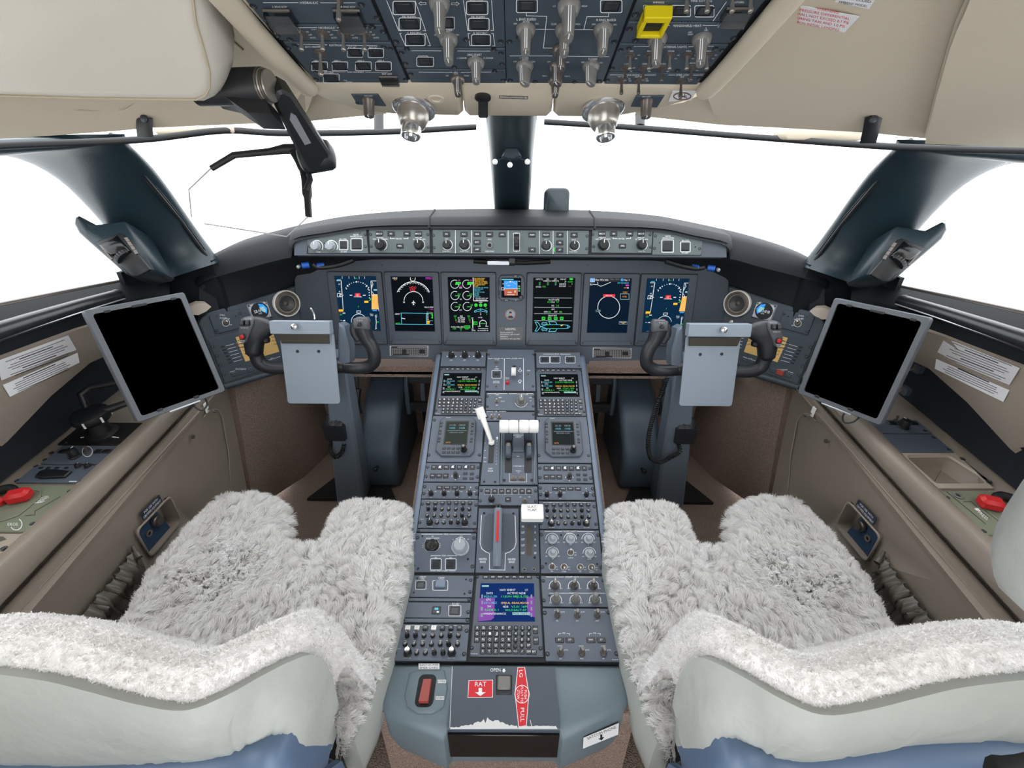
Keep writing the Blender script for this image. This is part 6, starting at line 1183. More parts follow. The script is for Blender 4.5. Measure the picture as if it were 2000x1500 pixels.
for x in (475, 628, 780, 932): m.tog(x, 240, .0062, .021, -4); m.t('ON', x+42, 230, 11); m.t('OFF', x+65, 250, 11); m.t('AUTO', x+85, 271, 11)
m.d.line([(548, 212), (585, 212)], 2); m.d.line([(700, 218), (845, 218)], 2); m.screws([(302, 258), (395, 285), (990, 195), (1068, 230)], .0042); m.done()
m = om('electrical_control_unit', 'overhead electrical panel with black square buttons and one long toggle', 'OL', oq(L1e, L2e, 305, 600))
m.t('ELECTRICAL', 725, 325, 14, w=92); m.d.line([(445, 318), (662, 323)], 3); m.d.line([(800, 325), (1025, 328)], 3); m.t('BATT MASTER', 560, 337, 12, w=110)
m.add('toggle_switch', m_toggle(.0068, .030, -3, 'steel'), 612, 378)
for x, y, tx in ((865, 380, 'EXT AC'), (1015, 382, 'EXT DC'), (608, 478, 'GEN 1'), (755, 478, 'GEN 2'), (925, 478, 'GEN 3'), (1070, 478, 'GEN 4'), (692, 565, 'APU GEN')): m.well(x, y, 92, 52); m.t(tx, x-20, y-40, 13)
m.add('switch_guard', m_guard(.026, .016), 1115, 568); m.btn(1105, 556, 85, 22, .003, 'black'); m.t('RAT GEN', 1095, 533, 13); m.t('PUSH OFF/RESET', 868, 520, 10, w=122); m.d.line([(640, 515), (795, 518)], 2); m.d.line([(940, 521), (1100, 523)], 2); m.t('PUSH', 795, 580, 8); m.t('OFF/RESET', 820, 591, 8)
m.screws([(382, 345), (430, 328), (1070, 338), (1120, 350), (582, 520), (582, 572), (1230, 575)], .0038); m.done()
m = om('fuel_control_unit', 'overhead fuel panel with pump buttons and two large grey knobs', 'OL', oq(L3e, L4e, -130, 342))
for x, y, w, h, tx in ((1220, 55, 130, 78, ''), (1260, 172, 125, 72, 'PRI PUMPS'), (1300, 287, 115, 66, 'L RECIRC'), (1748, 55, 125, 78, 'AUX PUMP'), (1760, 175, 120, 72, 'PRI PUMPS'), (1776, 288, 112, 64, 'R RECIRC'), (1540, 165, 70, 70, '')): m.well(x, y, w, h); m.t(tx or ' ', x-5, y-h*.5-18, 14, w=100) if tx else None
for P in ([(1092, 0), (1180, 220), (1200, 220)], [(1298, 0), (1375, 220), (1352, 220)], [(1648, 0), (1680, 218), (1698, 218)], [(1852, 0), (1866, 218), (1845, 218)]): m.d.line(P, 4)
for P in ([(1200, 240), (1188, 240), (1230, 330), (1245, 330)], [(1365, 240), (1378, 240), (1410, 328), (1392, 328)], [(1698, 240), (1682, 240), (1694, 326), (1708, 326)], [(1850, 240), (1864, 240), (1876, 330), (1858, 330)]): m.d.line(P, 4)
m.bar(1475, 8, 70, .034); m.bar(1540, 272, 64, .030); m.t('AFT XFER', 1525, 216, 16, w=90); m.t('AUTO', 1525, 232, 14); m.t('OFF', 1452, 250, 13); m.t('ON', 1603, 250, 13)
for p in ([(1325, 22), (1342, 10), (1342, 16), (1378, 16), (1378, 30), (1342, 30), (1342, 36)], [(1618, 24), (1600, 12), (1600, 18), (1562, 18), (1562, 32), (1600, 32), (1600, 38)]): m.d.line(p, 3, closed=True)
m.screws([(1160, 300), (1668, 285), (1918, 300)], .0042); m.done()
m = om('ignition_control_unit', 'overhead ignition panel with one button and engine start knob', 'OL', oq(L3e, L4e, 348, 497))
m.well(1372, 445, 98, 54); m.t('IGNITION', 1357, 405, 13, w=72); m.bar(1740, 445, 58, .027); m.t('ENG START', 1730, 394, 15, w=102); m.t('AUTO', 1732, 408, 12); m.t('L CRANK', 1638, 418, 12, w=70); m.t('R CRANK', 1830, 418, 12, w=70); m.d.line([(1272, 365), (1490, 366)], 3); m.d.line([(1605, 367), (1842, 368)], 3)
m.screws([(1240, 354), (1200, 380), (1868, 358), (1920, 384), (1230, 458), (1928, 462), (1582, 484)], .0038); m.done()
m = om('apu_control_unit', 'narrow overhead panel with the small black start knob', 'OL', oq(L3e, L4e, 504, 602))
m.bar(1608, 565, 48, .024, 0, 'nickel_dark'); m.t('APU', 1592, 524, 13); m.t('RUN', 1598, 538, 10); m.t('OFF', 1532, 547, 10); m.t('START', 1672, 547, 10); m.d.line([(1325, 520), (1570, 522)], 3); m.d.line([(1630, 522), (1850, 519)], 3); m.screws([(1268, 535), (1232, 574), (1874, 514), (1936, 578)], .0038); m.done()
m = om('bleed_control_unit', 'overhead bleed and anti ice panel crowded with grey bar knobs', 'OR', oq(R1e, R2e, -130, 604))
m.well(256, 42, 122, 76); m.well(866, 44, 125, 74)
m.bar(248, 205, 66, .029); m.bar(808, 205, 66, .029); m.bar(560, 35, 78, .036); m.bar(528, 205, 64, .030); m.bar(504, 350, 58, .026, 8, 'nickel_dark'); m.bar(240, 470, 60, .026, 30); m.bar(720, 470, 58, .026, 35); m.bar(478, 470, 56, .026, 25, 'nickel_dark'); m.bar(462, 575, 50, .023, 0, 'nickel_dark')
m.t('L ENG BLEED', 252, 138, 16, w=140); m.t('AUTO', 250, 155, 13); m.t('OFF', 172, 170, 12); m.t('ON', 327, 170, 12); m.t('R ENG BLEED', 830, 142, 16, w=140); m.t('AUTO', 825, 158, 13); m.t('OFF', 740, 174, 12); m.t('ON', 892, 176, 12); m.t('CLSD', 452, 172, 13); m.t('OPEN', 620, 173, 13); m.t('LO', 455, 42, 13); m.t('HIGH', 672, 42, 13)
m.t('L COWL', 238, 416, 13); m.t('AUTO', 242, 430, 12); m.t('OFF', 170, 444, 11); m.t('ON', 302, 444, 11); m.t('R COWL', 735, 424, 13); m.t('AUTO', 735, 436, 12); m.t('OFF', 660, 448, 11); m.t('ON', 792, 452, 11); m.t('OFF', 415, 445, 11); m.t('ON', 550, 448, 11); m.t('TRIM L', 385, 548, 10); m.t('TRIM R', 548, 550, 10)
for P in ([(252, 88), (252, 112), (400, 116), (375, 345), (440, 345)], [(320, 210), (460, 210)], [(600, 212), (735, 212)], [(850, 90), (845, 118), (690, 118), (668, 210)]): m.d.line(P, 4)
m.d.line([(132, 402), (440, 402)], 3); m.d.line([(545, 405), (852, 408)], 3); m.screws([(130, 300), (888, 302), (135, 580), (315, 590), (602, 592), (780, 585), (200, 270)], .0042); m.done()
m = om('emergency_control_unit', 'overhead panel with a bright yellow switch guard', 'OR', oq(R3e, R4e, -130, 156))
m.well(1370, 78, 112, 66); m.well(1540, 80, 112, 66); q = m.xy(1180, 100); b = MB(); w_ = .030; 
b.loft([[(x*k, y, z) for x, z in ((-w_/2, 0), (w_/2, 0), (w_/2, .004), (-w_/2, .004))] for y, z_, k in ((.016, 0, 1),)]*2, 'yellow', caps=False) if False else None
for dx, dy, sx_, sy_ in ((-.0135, -.004, .005, .034), (.0135, -.004, .005, .034), (0, -.0185, .032, .006), (0, .0125, .032, .010)): b.box((dx, dy, .008), (sx_, sy_, .014), 'yellow', ch=.0012)
obj('yellow_guard', b, m.root, T(q.x, q.y, 0)); b = MB(); b.box((0, -.004, .006), (.022, .024, .008), 'black', ch=.001); obj('guarded_button', b, m.root, T(q.x, q.y, 0)); m.d.box(1100, 35, 1280, 150, 4, r=8); m.t('IMPRESS', 1210, 16, 14, w=80); m.t('FIRE EXTING', 1520, 5, 13, w=150)
for x in (1415, 1565, 1745, 1878): m.add('toggle_switch', m_toggle(.006, .020, -4, 'steel'), x, -48)
m.add('switch_guard', m_guard(.030, .022), 1765, 92); m.btn(1765, 70, 100, 34, .004, 'black'); m.t('AUTOBRK', 1790, 14, 13, w=78); m.d.line([(1700, 10), (1602, 150)], 4); m.screws([(1042, 105), (1285, 138), (1868, 100)], .0045); m.done()
m = om('windshield_heat_control_unit', 'overhead windshield heat panel with two large tilted grey knobs', 'OR', oq(R3e, R4e, 162, 314))
m.t('WINDSHIELD HEAT', 1416, 184, 17, w=205); m.d.line([(1098, 183), (1290, 183)], 4); m.d.line([(1528, 182), (1728, 182)], 4)
for x in (1200, 1522): m.bar(x, 272, 64, .032, 22); m.t('ON', x+30, 216, 12); m.t('L' if x < 1400 else 'R', x+32, 202, 11); m.t('OFF/', x-85, 232, 11); m.t('RESET', x-82, 247, 11)
m.screws([(998, 210), (1040, 292), (1720, 192), (1752, 275)], .0045); m.done()
m = om('exterior_lights_control_unit', 'overhead exterior lights panel with nine small toggles', 'OR', oq(R3e, R4e, 320, 522))
m.t('EXTERNAL LIGHTS', 1325, 337, 15, w=175); m.d.line([(1030, 334), (1210, 335)], 3); m.d.line([(1425, 337), (1608, 333)], 3)
for x, y, tx in ((1003, 398, 'NAV'), (1142, 398, 'BEACON'), (1290, 398, 'STROBE'), (1415, 398, 'WING'), (1560, 398, 'LOGO'), (968, 490, 'L LDG'), (1098, 490, 'NOSE'), (1232, 490, 'R LDG'), (1445, 484, 'RECOG')): m.tog(x, y, .0055, .0185, -3, 'nickel_dark' if y > 450 else 'steel'); m.t(tx, x+10, y-30, 10); m.t('OFF', x+62, y, 9); m.t('ON', x+42, y+24, 9)
m.screws([(935, 360), (995, 348), (872, 492), (1620, 350), (1668, 362), (1345, 508), (1565, 490)], .0038); m.done()
m = om('cabin_signs_control_unit', 'lowest right overhead panel with three long toggles', 'OR', oq(R3e, R4e, 528, 612))
m.t('PASS SIGNS', 1022, 541, 12, w=100); m.d.line([(858, 540), (965, 541)], 3); m.d.line([(1080, 541), (1190, 541)], 3); m.t('EMER LIGHTS', 1392, 541, 12, w=110); m.d.line([(1278, 541), (1330, 541)], 3); m.d.line([(1458, 542), (1530, 540)], 3)
for x, tx in ((942, 'NO SMKG'), (1066, 'SEAT BELTS'), (1372, 'ARM')): m.tog(x, 580, .0058, .020 if x < 1300 else .026, -3, 'nickel_dark'); m.t(tx, x+8, 554, 9, w=70 if x < 1300 else 30); m.t('ON', x+55, 570, 9); m.t('OFF', x+60, 584, 9)
m.screws([(840, 580), (1502, 566)], .004); m.done()
# ---------------------------------------------------------------- cream fascia below the overhead panel
A_, B_ = at(1000, 166, Y=.832), at(1000, 227, Y=.935); FA = Fr(B_, (1, 0, 0), A_-B_)
def fascia(label, pts):
    o = thing('fascia_moulding', label, 'moulding', FA.mat(), 'overhead fascia mouldings'); b = MB(); b.prism(pxpoly(FA, pts), -.035, 0, 'cream', ch=.005); obj('moulding', b, o, smooth=50); return o
fascia('left cream fascia moulding holding an air nozzle', [(606, 168), (617, 186), (640, 197), (703, 217), (770, 224), (898, 227.5), (905, 222), (896, 163), (612, 161)])
fascia('middle cream fascia moulding below the overhead panel', [(908, 222), (914, 227.5), (1070, 229), (1077, 223), (1085, 165), (899, 163)])
fascia('right cream fascia moulding holding an air nozzle', [(1080, 223), (1087, 229), (1195, 230), (1285, 214), (1335, 200), (1372, 178), (1380, 168), (1088, 165)])
b = MB(); b.prism(pxpoly(FA, [(640, 190), (720, 214), (1270, 214), (1345, 192), (1345, 166), (640, 164)]), -.05, -.037, 'gap'); struct(obj('trim_12', b, None, FA.mat()))  # dark backing added so the slots between mouldings look shaded
for px, py, lab in ((808, 207, 'left'), (1178, 209, 'right')):
    q = FA.uv(px, py); g_ = thing('air_nozzle', 'polished metal air nozzle in the %s fascia moulding' % lab, 'air vent', FA.mat(q.x, q.y, .005) @ RX(-10) @ RY(-6 if px < 1000 else 6), 'air nozzles')
    b = MB(); b.lathe([(.036, -.002), (.036, .001), (.032, .004), (.026, .004)], 'chrome', 36, caps=False); obj('flange', b, g_, smooth=50)
    b = MB(); b.lathe([(.027, .002), (.027, .012), (.022, .026), (.0165, .032), (.0155, .032)], 'steel', 36, caps=False); obj('cone', b, g_, smooth=50)
    b = MB(); b.lathe([(.0165, .030), (.0165, .046), (.015, .048), (.0125, .048), (.012, .04), (.0002, .038)], 'chrome', 30); obj('nozzle', b, g_, smooth=50)
for z, quad, kx, ky, lab in (('OL', [(835, 678), (1030, 676), (1088, 762), (880, 748)], 962, 712, 'left'), ('OR', [(1045, 686), (1252, 686), (1200, 770), (1008, 765)], 1122, 718, 'right')):
    m = Mod('map_light_control', 'small dark %s map light dimmer set in the cream fascia' % lab, 'dimmer', FA, z, quad, 'panel_over', th=.002, poly=quad[::-1]); m.root.location += FA.n*.002
    m.add('knob', m_knob(.0095, .026, 'nickel_dark'), kx, ky); m.t('MAP LIGHT', kx, ky-30, 10, w=60); m.screws([(quad[0][0]+45, quad[3][1]-15)], .003, False); m.done()
q = FA.uv(852, 193); o = thing('fascia_grommet', 'cream round grommet beside the left air nozzle', 'grommet', FA.mat(q.x, q.y)); b = MB(); b.lathe([(.014, -.001), (.013, .002), (.008, .002), (.006, -.001), (.0002, -.001)], 'cream', 24); obj('ring', b, o); b = MB(); b.lathe([(.005, -.002), (.005, -.0003), (.0002, -.0003)], 'red_dull', 12); obj('centre', b, o)
q = FA.uv(943, 188); o = thing('hanging_clip', 'small black hanging clip on the middle fascia', 'clip', FA.mat(q.x, q.y)); b = MB(); b.lathe([(.013, 0), (.013, .004), (.010, .006)], 'black', 20); obj('button', b, o); b = MB(); b.box((0, -.008, .012), (.016, .006, .034), 'black', ch=.002); obj('tongue', b, o)
plate_obj('fascia_placard', 'tiny black rimmed cream placard on the middle fascia', 'placard', FA, 'OR', [(55, 686), (263, 692), (261, 717), (56, 708)], 'cream_pale', .0006, draw=lambda d: (d.line([(57, 688), (261, 694), (259, 714), (58, 706)], 4, 'k', True), d.text('STANDBY COMPASS', 158, 696, 8, 'k', w=160), d.text('PULL DOWN TO USE', 158, 707, 8, 'k', w=165)))
# ---------------------------------------------------------------- things on the headliner
def bvh(o):
    me = o.data; return BVHTree.FromPolygons([o.matrix_world @ v.co for v in me.vertices], [tuple(p.vertices) for p in me.polygons])
CE = [o for o in COL.objects if o.name.startswith('ceiling')]; CB = [bvh(o) for o in CE]
def hit(trees, px, py):
    best = None
    for t in trees:
        r = t.ray_cast(CAM, ray(px, py).normalized())
        if r[0] is not None and (best is None or r[3] < best[3]): best = r
    return best[0] if best else None
def surf_frame(trees, c, ux, vy):
    o, u, v = hit(trees, *c), hit(trees, *ux), hit(trees, *vy); f = Fr(o, u-o, v-o); return f
f = surf_frame(CB, (1605, 36), (1650, 46), (1612, 10)); f.o = f.o+f.n*.0012
plate_obj('warning_sticker', 'pale sticker with red WARNING text on the right headliner', 'sticker', f, 'TR', [(748, 28), (1082, 90), (1000, 178), (665, 112)], 'sticker', .0006, draw=lambda d: [d.text(t, 905-15*i, 54+i*21.5, 15, 'r', w=w, rot=-10.5) for i, (t, w) in enumerate((('WARNING', 125), ('PRESSURE DIFFERENTIAL', 285), ('SHALL NOT EXCEED 0.1 PSI', 300), ('DURING TAXI AND 1.0 PSI', 285), ('UPON INITIAL LANDING', 255)))])
f = surf_frame(CB, (1668, 4), (1690, 8), (1671, -8)); f.o = f.o+f.n*.0012
plate_obj('mode_sticker', 'pale sticker at the top edge of the right headliner', 'sticker', f, 'TR', [(980, -60), (1180, -20), (1135, 48), (945, 8)], 'sticker', .0006, draw=lambda d: (d.text('EXPELLED', 1080, -5, 14, 'b', w=140, rot=-9), d.text('AMBIENT MODE)', 1045, 18, 14, 'b', w=160, rot=-9)))
q = FA.uv(1330, 187)
plate_obj('no_smoking_sticker', 'round no smoking sticker at the right end of the fascia', 'sticker', FA, 'OR', [(1310, 655), (1482, 655), (1445, 722), (1280, 730)], 'sticker', .0006, lift=.0002, draw=lambda d: (d.arc(1380, 692, 62, 0, 360, 9, 'z', ry=26), d.line([(1345, 680), (1418, 706)], 7, 'z'), d.line([(1350, 695), (1412, 690)], 6, 'b'), d.arc(1410, 684, 14, 0, 200, 4, 'b')))
# seams and the separate rear section of the right headliner
def onceil(pts, lift=.001):
    out = []
    for p in pts:
        h = hit(CB, *p)
        if h is not None: out.append(h+(CAM-h).normalized()*lift)
    return out
P = onceil([(1893+ (1812-1893)*(t**.8), 2+t*262) for t in (0, .12, .25, .4, .55, .7, .85, .97)], .002)
rp = thing('headliner_section', 'separate rear section of the right cream headliner', 'headliner panel', Matrix()); b = MB(); rows = []
for t in range(14):
    row = []
    for k in range(7):
        tt = (t-5)/8; x = (1893+(1812-1893)*(tt**.8) if tt >= 0 else 1893-tt*110)+k*75; y = 2+tt*264+k*2.0; h = hit(CB, x, y)
        if h is None: h = (row[-1]+V((.05, -.01, 0))) if row else (hit(CB, x-6, y-10) or (rows[-1][0] if rows else at(x, y, d=.6)))
        row.append(h+(CAM-h).normalized()*.010)
    rows.append(row)
b.sheet(rows[::-1], .012, 'cream'); obj('padded_panel', b, rp, smooth=60); b = MB(); b.tube([r[0]+(CAM-r[0]).normalized()*.0005 for r in rows], .004, 'cream', 8); obj('welt', b, rp, smooth=60)
def seam(name, label, pts, r=.0016, mt='thread'):
    P = onceil(pts, .0005)
    if len(P) > 2: b = MB(); b.tube(cr(P, 4), r, mt, 6); o = obj(name, b, None, smooth=60); tag(o, label, 'seam'); return o
seam('stitched_seam', 'curved stitched seam low on the left headliner', [(80, 190), (120, 208), (150, 214), (230, 214), (258, 202), (280, 192)]); seam('stitched_seam', 'straight stitched seam beside the overhead panel', [(408, 32), (440, 65), (475, 98)])
# ---------------------------------------------------------------- sun visor rails, their straps and posts
def rail(label, pts, r=.0062):
    o = thing('visor_rail', label, 'rail', Matrix(), 'visor rails'); b = MB(); b.tube(cr([at(*p, d=d) for p, d in pts], 6), r, 'black', 10); obj('rod', b, o, smooth=60); return o
rl = rail('left black sun visor rail along the windshield head', [((-200, 300), .72), ((0, 285), .78), ((168, 278), .83), ((294, 271), .87), ((437, 255), .92), ((546, 260), .96), ((740, 258), 1.0), ((930, 248), 1.03)])
rr_ = rail('right black sun visor rail along the windshield head', [((1063, 238), 1.05), ((1250, 250), 1.03), ((1450, 266), .98), ((1700, 284), .88), ((1850, 291), .82), ((2000, 295), .78), ((2200, 300), .72)])
for o, px, d in ((rl, 740, 1.03), (rr_, 1250, 1.03)):
    y = 261 if px < 1000 else 250; b = MB(); a, e_ = at(px, y-4, d=d), at(px, 222, d=d+.02); b.tube([a, e_], .011, 'black', 12, sq=.5); obj('post', b, o)
for px, pts, lab in ((282, ((282, 232), (282, 250), (284, 268)), 'left'), (1702, ((1706, 232), (1702, 252), (1695, 280)), 'right')):
    st_ = thing('visor_strap', 'black rounded strap holding the %s visor rail' % lab, 'strap', Matrix(), 'visor straps'); h_ = hit(CB, *pts[0]); d = .80; d0 = min(.79, (h_-CAM).dot(_D)-.004) if h_ else .79
    P = [at(*pts[0], d=d0), at(*pts[1], d=(d0+d)/2), at(*pts[2], d=d)]; w = at(px+16, 245, d=d)-at(px-16, 245, d=d); n = (CAM-P[0]).normalized(); b = MB(); rows = []
    for i, p in enumerate([P[0]+(P[0]-P[1])*.12]+P+[P[2]+n*-.01]): k = (.35, .5, .5, .5, .5)[i]; rows.append([p-w*k, p-w*k*.6+n*.003, p+w*k*.6+n*.003, p+w*k])
    b.sheet(rows, .003, 'black'); obj('leather_strap', b, st_, smooth=60); b = MB(); b.lathe([(.006, -.002), (.006, .002), (.004, .003), (.0002, .003)], 'screw', 14); Mx = Fr(P[0]+n*.003, w, V((0, 0, 1))).mat(); obj('stud', b, st_, Mx)
for x0, x1, y0, y1, dd, lab in ((1535, 1690, 251, 272, .92, 'right'), (300, 456, 249, 262, .92, 'left')):
    o = thing('folded_visor', 'folded cream sun visor under the %s windshield head' % lab, 'visor', Matrix(), 'folded visors'); a, e_ = at(x0, (y0+y1)/2, d=dd), at(x1, (y0+y1)/2+ (2 if x0 > 900 else -2), d=dd); h = (at(x0, y0, d=dd)-at(x0, y1, d=dd)).length
    Mx = Fr((a+e_)/2, e_-a, V((0, 0, 1))).mat(); b = MB(); b.prism(rrect((e_-a).length, h, h*.45, 4), -.05, .0, 'cream', M=Mx, ch=.003); obj('visor_pad', b, o, smooth=50)
# ---------------------------------------------------------------- head-up display: padded projector cover, arm and glass combiner
hud = thing('head_up_display', 'cream padded head-up display unit with black arm and clear combiner glass', 'head-up display', Matrix())
HF = Fr(at(250, 120, d=.56), V((1, -.03, -.02)), V((0, -.62, .78)))
P = [tuple(HF.uv(*p)) for p in ((400, -160), (401, 0), (406, 55), (420, 105), (431, 150), (430, 185), (420, 204), (398, 214), (190, 211), (0, 205), (-220, 198), (-260, -160))]
b = MB(); R = []
for k, w in ((.02, -.09), (.004, -.08), (0, -.06), (0, -.03), (.004, -.012), (.012, -.003), (.022, 0)): R.append([(p[0], p[1], w) for p in inset(P[::-1], k)])
b.loft(R, 'cream_pale'); obj('padded_cover', b, hud, HF.mat(), smooth=60)
b = MB(); S = inset(P[::-1], .0125); b.tube([(p[0], p[1], -.0018) for p in S], .0014, 'thread', 6, closed=True); obj('stitching', b, hud, HF.mat())
b = MB(); a, e_ = at(385, 172, d=.64), at(515, 168, d=.63); b.tube([a, e_], .0225, 'black', 24); obj('pivot_housing', b, hud, smooth=50)
b = MB(); dx = (e_-a).normalized()
for k in range(4): b.lathe([(.0225-.001*k, k*.003), (.0225-.001*k, k*.003+.0024)], 'steel' if k % 2 else 'nickel_dark', 28, M=Fr(e_, V((0, 0, 1)), V((0, 1, 0))).mat() if False else T(*e_) @ dx.to_track_quat('Z', 'Y').to_matrix().to_4x4())
obj('pivot_rings', b, hud, smooth=50)
b = MB(); lo = [at(*p, d=.645) for p in ((418, 196), (455, 205), (500, 236), (545, 238), (530, 205))]; n_ = (lo[1]-lo[0]).cross(lo[2]-lo[0]).normalized()*.02; b.loft([[p+n_ for p in lo], [p-n_ for p in lo]], 'black'); obj('bracket', b, hud)
AF = Fr(at(588, 240, d=.70), at(610, 228, d=.70)-at(566, 252, d=.70), at(548, 172, d=.635)-at(625, 305, d=.76)); P = [tuple(AF.uv(*p)) for p in ((531, 195), (536, 170), (548, 166), (566, 176), (640, 290), (640, 318), (600, 330), (585, 305))]
b = MB(); b.prism(P[::-1], -.018, .012, 'black', ch=.004); ar = obj('arm', b, hud, AF.mat(), smooth=40)
b = MB(); P = [tuple(AF.uv(*p)) for p in ((562, 208), (572, 214), (602, 268), (590, 272), (560, 222))]; b.prism(P[::-1], .0118, .0128, 'alu'); obj('arm_plate', b, ar)
c_ = at(622, 306, d=.78); ax = (at(652, 300, d=.78)-at(592, 312, d=.78)).normalized(); b = MB(); Mx = T(*c_) @ ax.to_track_quat('Z', 'Y').to_matrix().to_4x4(); b.lathe([(.018, -.030), (.0235, -.026), (.0245, .016), (.022, .022), (.012, .0265), (.0002, .028)], 'black', 30, M=Mx); obj('end_knuckle', b, hud, smooth=50)
b = MB(); b.tube([at(*p, d=.80) for p in ((590, 292), (558, 291), (528, 296), (457, 303), (413, 329))], [.0095, .0085, .006, .0055, .005], 'black', 10); obj('upper_frame', b, hud, smooth=50)
b = MB(); b.tube(cr([at(*p, d=.795) for p in ((575, 295), (588, 318), (597, 345), (600, 380), (603, 423))], 5), [.010]*8+[.0085]*8+[.006]*5, 'black', 10, sq=.6); obj('side_frame', b, hud, smooth=50); b = MB(); b.tube([at(*p, d=.79) for p in ((603, 340), (606, 350), (598, 372))], .005, 'black', 8); obj('catch', b, hud)
Q = [at(*p, d=dd) for p, dd in (((414, 327), .80), ((458, 301), .80), ((556, 297), .80), ((588, 330), .80), ((601, 424), .81), ((560, 462), .82), ((400, 437), .82), ((374, 424), .82), ((369, 370), .81))]
c_ = sum(Q, V())/len(Q); n_ = (Q[2]-Q[0]).cross(Q[5]-Q[0]).normalized()*.002; b = MB(); b.loft([[p+n_ for p in Q], [p-n_ for p in Q]], 'combiner_glass'); obj('combiner_glass', b, hud, smooth=0)
b = MB(); b.tube([Q[0], Q[8], Q[7]], .0012, 'placard_grey', 6); b.tube([Q[4], Q[5], Q[6]], .0012, 'placard_grey', 6); obj('glass_edge', b, hud)
# ================================================================ side liners above the consoles, with their dark pockets
LIN = {}
for s in SIDES:
    side = 'left' if s < 0 else 'right'
    top = [at(*p, X=x) for p, x in (((345, 588), -.93), ((280, 598), -.956), ((140, 639), -.973), ((0, 690), -.976), ((-300, 796), -.976))]
    arc = [at(*p, X=x) for p, x in (((350, 650), -.96), ((260, 662), -.985), ((172, 700), -1.0), ((88, 771), -1.005), ((0, 862), -1.01))]
    cons = [V((-1.075, p.y, ztop(p.y)+.004)) for p in arc]
    rows = [[flip(p, s) for p in r] for r in (top, [a*.55+b_*.45+V((-.008, 0, 0)) for a, b_ in zip(top, arc)], arc, [p+V((-.012, 0, -.004)) for p in arc])]
    b = MB(); b.sheet(rows if s < 0 else rows[::-1], .012, 'taupe'); o = struct(obj('wall_liner_'+side, b, smooth=60)); LIN[s] = bvh(o)
    rows = [[flip(p, s) for p in r] for r in ([p+V((-.03, .0, .03)) for p in arc], [p*.5+q*.5+V((-.045, 0, 0)) for p, q in zip(arc, cons)], [p+V((-.01, 0, 0)) for p in cons])]
    b = MB(); b.sheet(rows if s < 0 else rows[::-1], .006, 'navy_felt'); struct(obj('wall_pocket_'+side, b, smooth=60))
    b = MB(); b.box((s*.955, 1.285, .74), (.24, .02, .42), 'glare_leather'); b.box((s*1.0, 1.22, .77), (.012, .14, .36), 'glare_leather'); struct(obj('wall_end_'+side, b))
    b = MB(); pts = [at(x, y, d=1.29) for x, y in ((410, 597), (402, 591), (385, 590), (368, 597), (368, 612), (385, 613), (400, 606))]; n_ = V((.01, -.01, 0)); b.loft([[flip(p+n_, s) for p in pts], [flip(p-n_, s) for p in pts]], 'taupe_light'); o = obj('vent_flap', b); tag(o, 'small tan flap in the dark recess above the %s side panel' % side, 'flap')
    # grab rail on the sill
    g_ = thing('grab_rail', 'worn black grab rail along the %s window sill' % side, 'rail', Matrix(), 'grab rails')
    P = [at(228, 577, X=-.965), at(150, 600, X=-.965), at(60, 628, X=-.965), at(-40, 660, X=-.965), at(-300, 742, X=-.965)]
    b = MB(); b.tube([flip(p, s) for p in P], [.017, .019, .021, .022, .023], 'rail_black', 14, sq=.8); obj('rail_tube', b, g_, smooth=60); b = MB(); b.tube([flip(P[0]+(P[0]-P[1]).normalized()*.004, s), flip(P[0]-(P[0]-P[1]).normalized()*.006, s)], .0178, 'black', 14, sq=.8); obj('end_cap', b, g_)
    b = MB(); b.tube([flip(p+V((.017, 0, -.008)), s) for p in P], .0018, 'alu', 6); obj('edge_bead', b, g_)
# placards stuck to the liners
def onliner(s, pts, name, label, quad, draw):
    f = surf_frame([LIN[s]], *pts); f.o = f.o+f.n*.002; plate_obj(name, label, 'placard', f, 'F', quad, 'sticker', .0006, draw=draw)
def lines(rows, x0, y0, dx, dy, gx, gy, rot, n, w, h=3.2, bold=()):
    def f(d):
        for i in range(n):
            k = w*(.55 if i in bold else (.86 if i % 3 else .97)); cx, cy = x0+gx*i, y0+gy*i; a = math.radians(rot)
            d.line([(cx-k/2*math.cos(a), cy+k/2*math.sin(a)), (cx+k/2*math.cos(a), cy-k/2*math.sin(a))], 1.9 if i in bold else 1.1, 'd')
    return f
onliner(-1, ((75, 698), (110, 686), (68, 680)), 'instruction_placard', 'larger white instruction placard on the left liner', [(-6, 705), (133, 655), (149, 683), (2, 743)], lines(None, 68, 685, 0, 0, 1.6, 4.2, 20.5, 8, 128, bold=(1, 5)))
onliner(-1, ((75, 735), (110, 720), (70, 722)), 'instruction_placard', 'narrow white instruction placard below the larger left one', [(5, 752), (151, 689), (155, 708), (19, 775)], lines(None, 76, 725, 0, 0, 1.6, 3.6, 23.5, 6, 125, bold=(0,)))
onliner(1, ((1910, 705), (1935, 716), (1917, 690)), 'instruction_placard', 'larger white instruction placard on the right liner', [(1846, 660), (1992, 719), (1972, 752), (1829, 692)], lines(None, 1920, 692, 0, 0, -2.2, 4.1, -21.5, 8, 128, bold=(1, 5)))
onliner(1, ((1900, 742), (1925, 754), (1905, 732)), 'instruction_placard', 'narrow white instruction placard below the larger right one', [(1829, 701), (1972, 762), (1960, 785), (1826, 720)], lines(None, 1902, 733, 0, 0, -2, 3.6, -24, 5, 122, bold=(0,)))
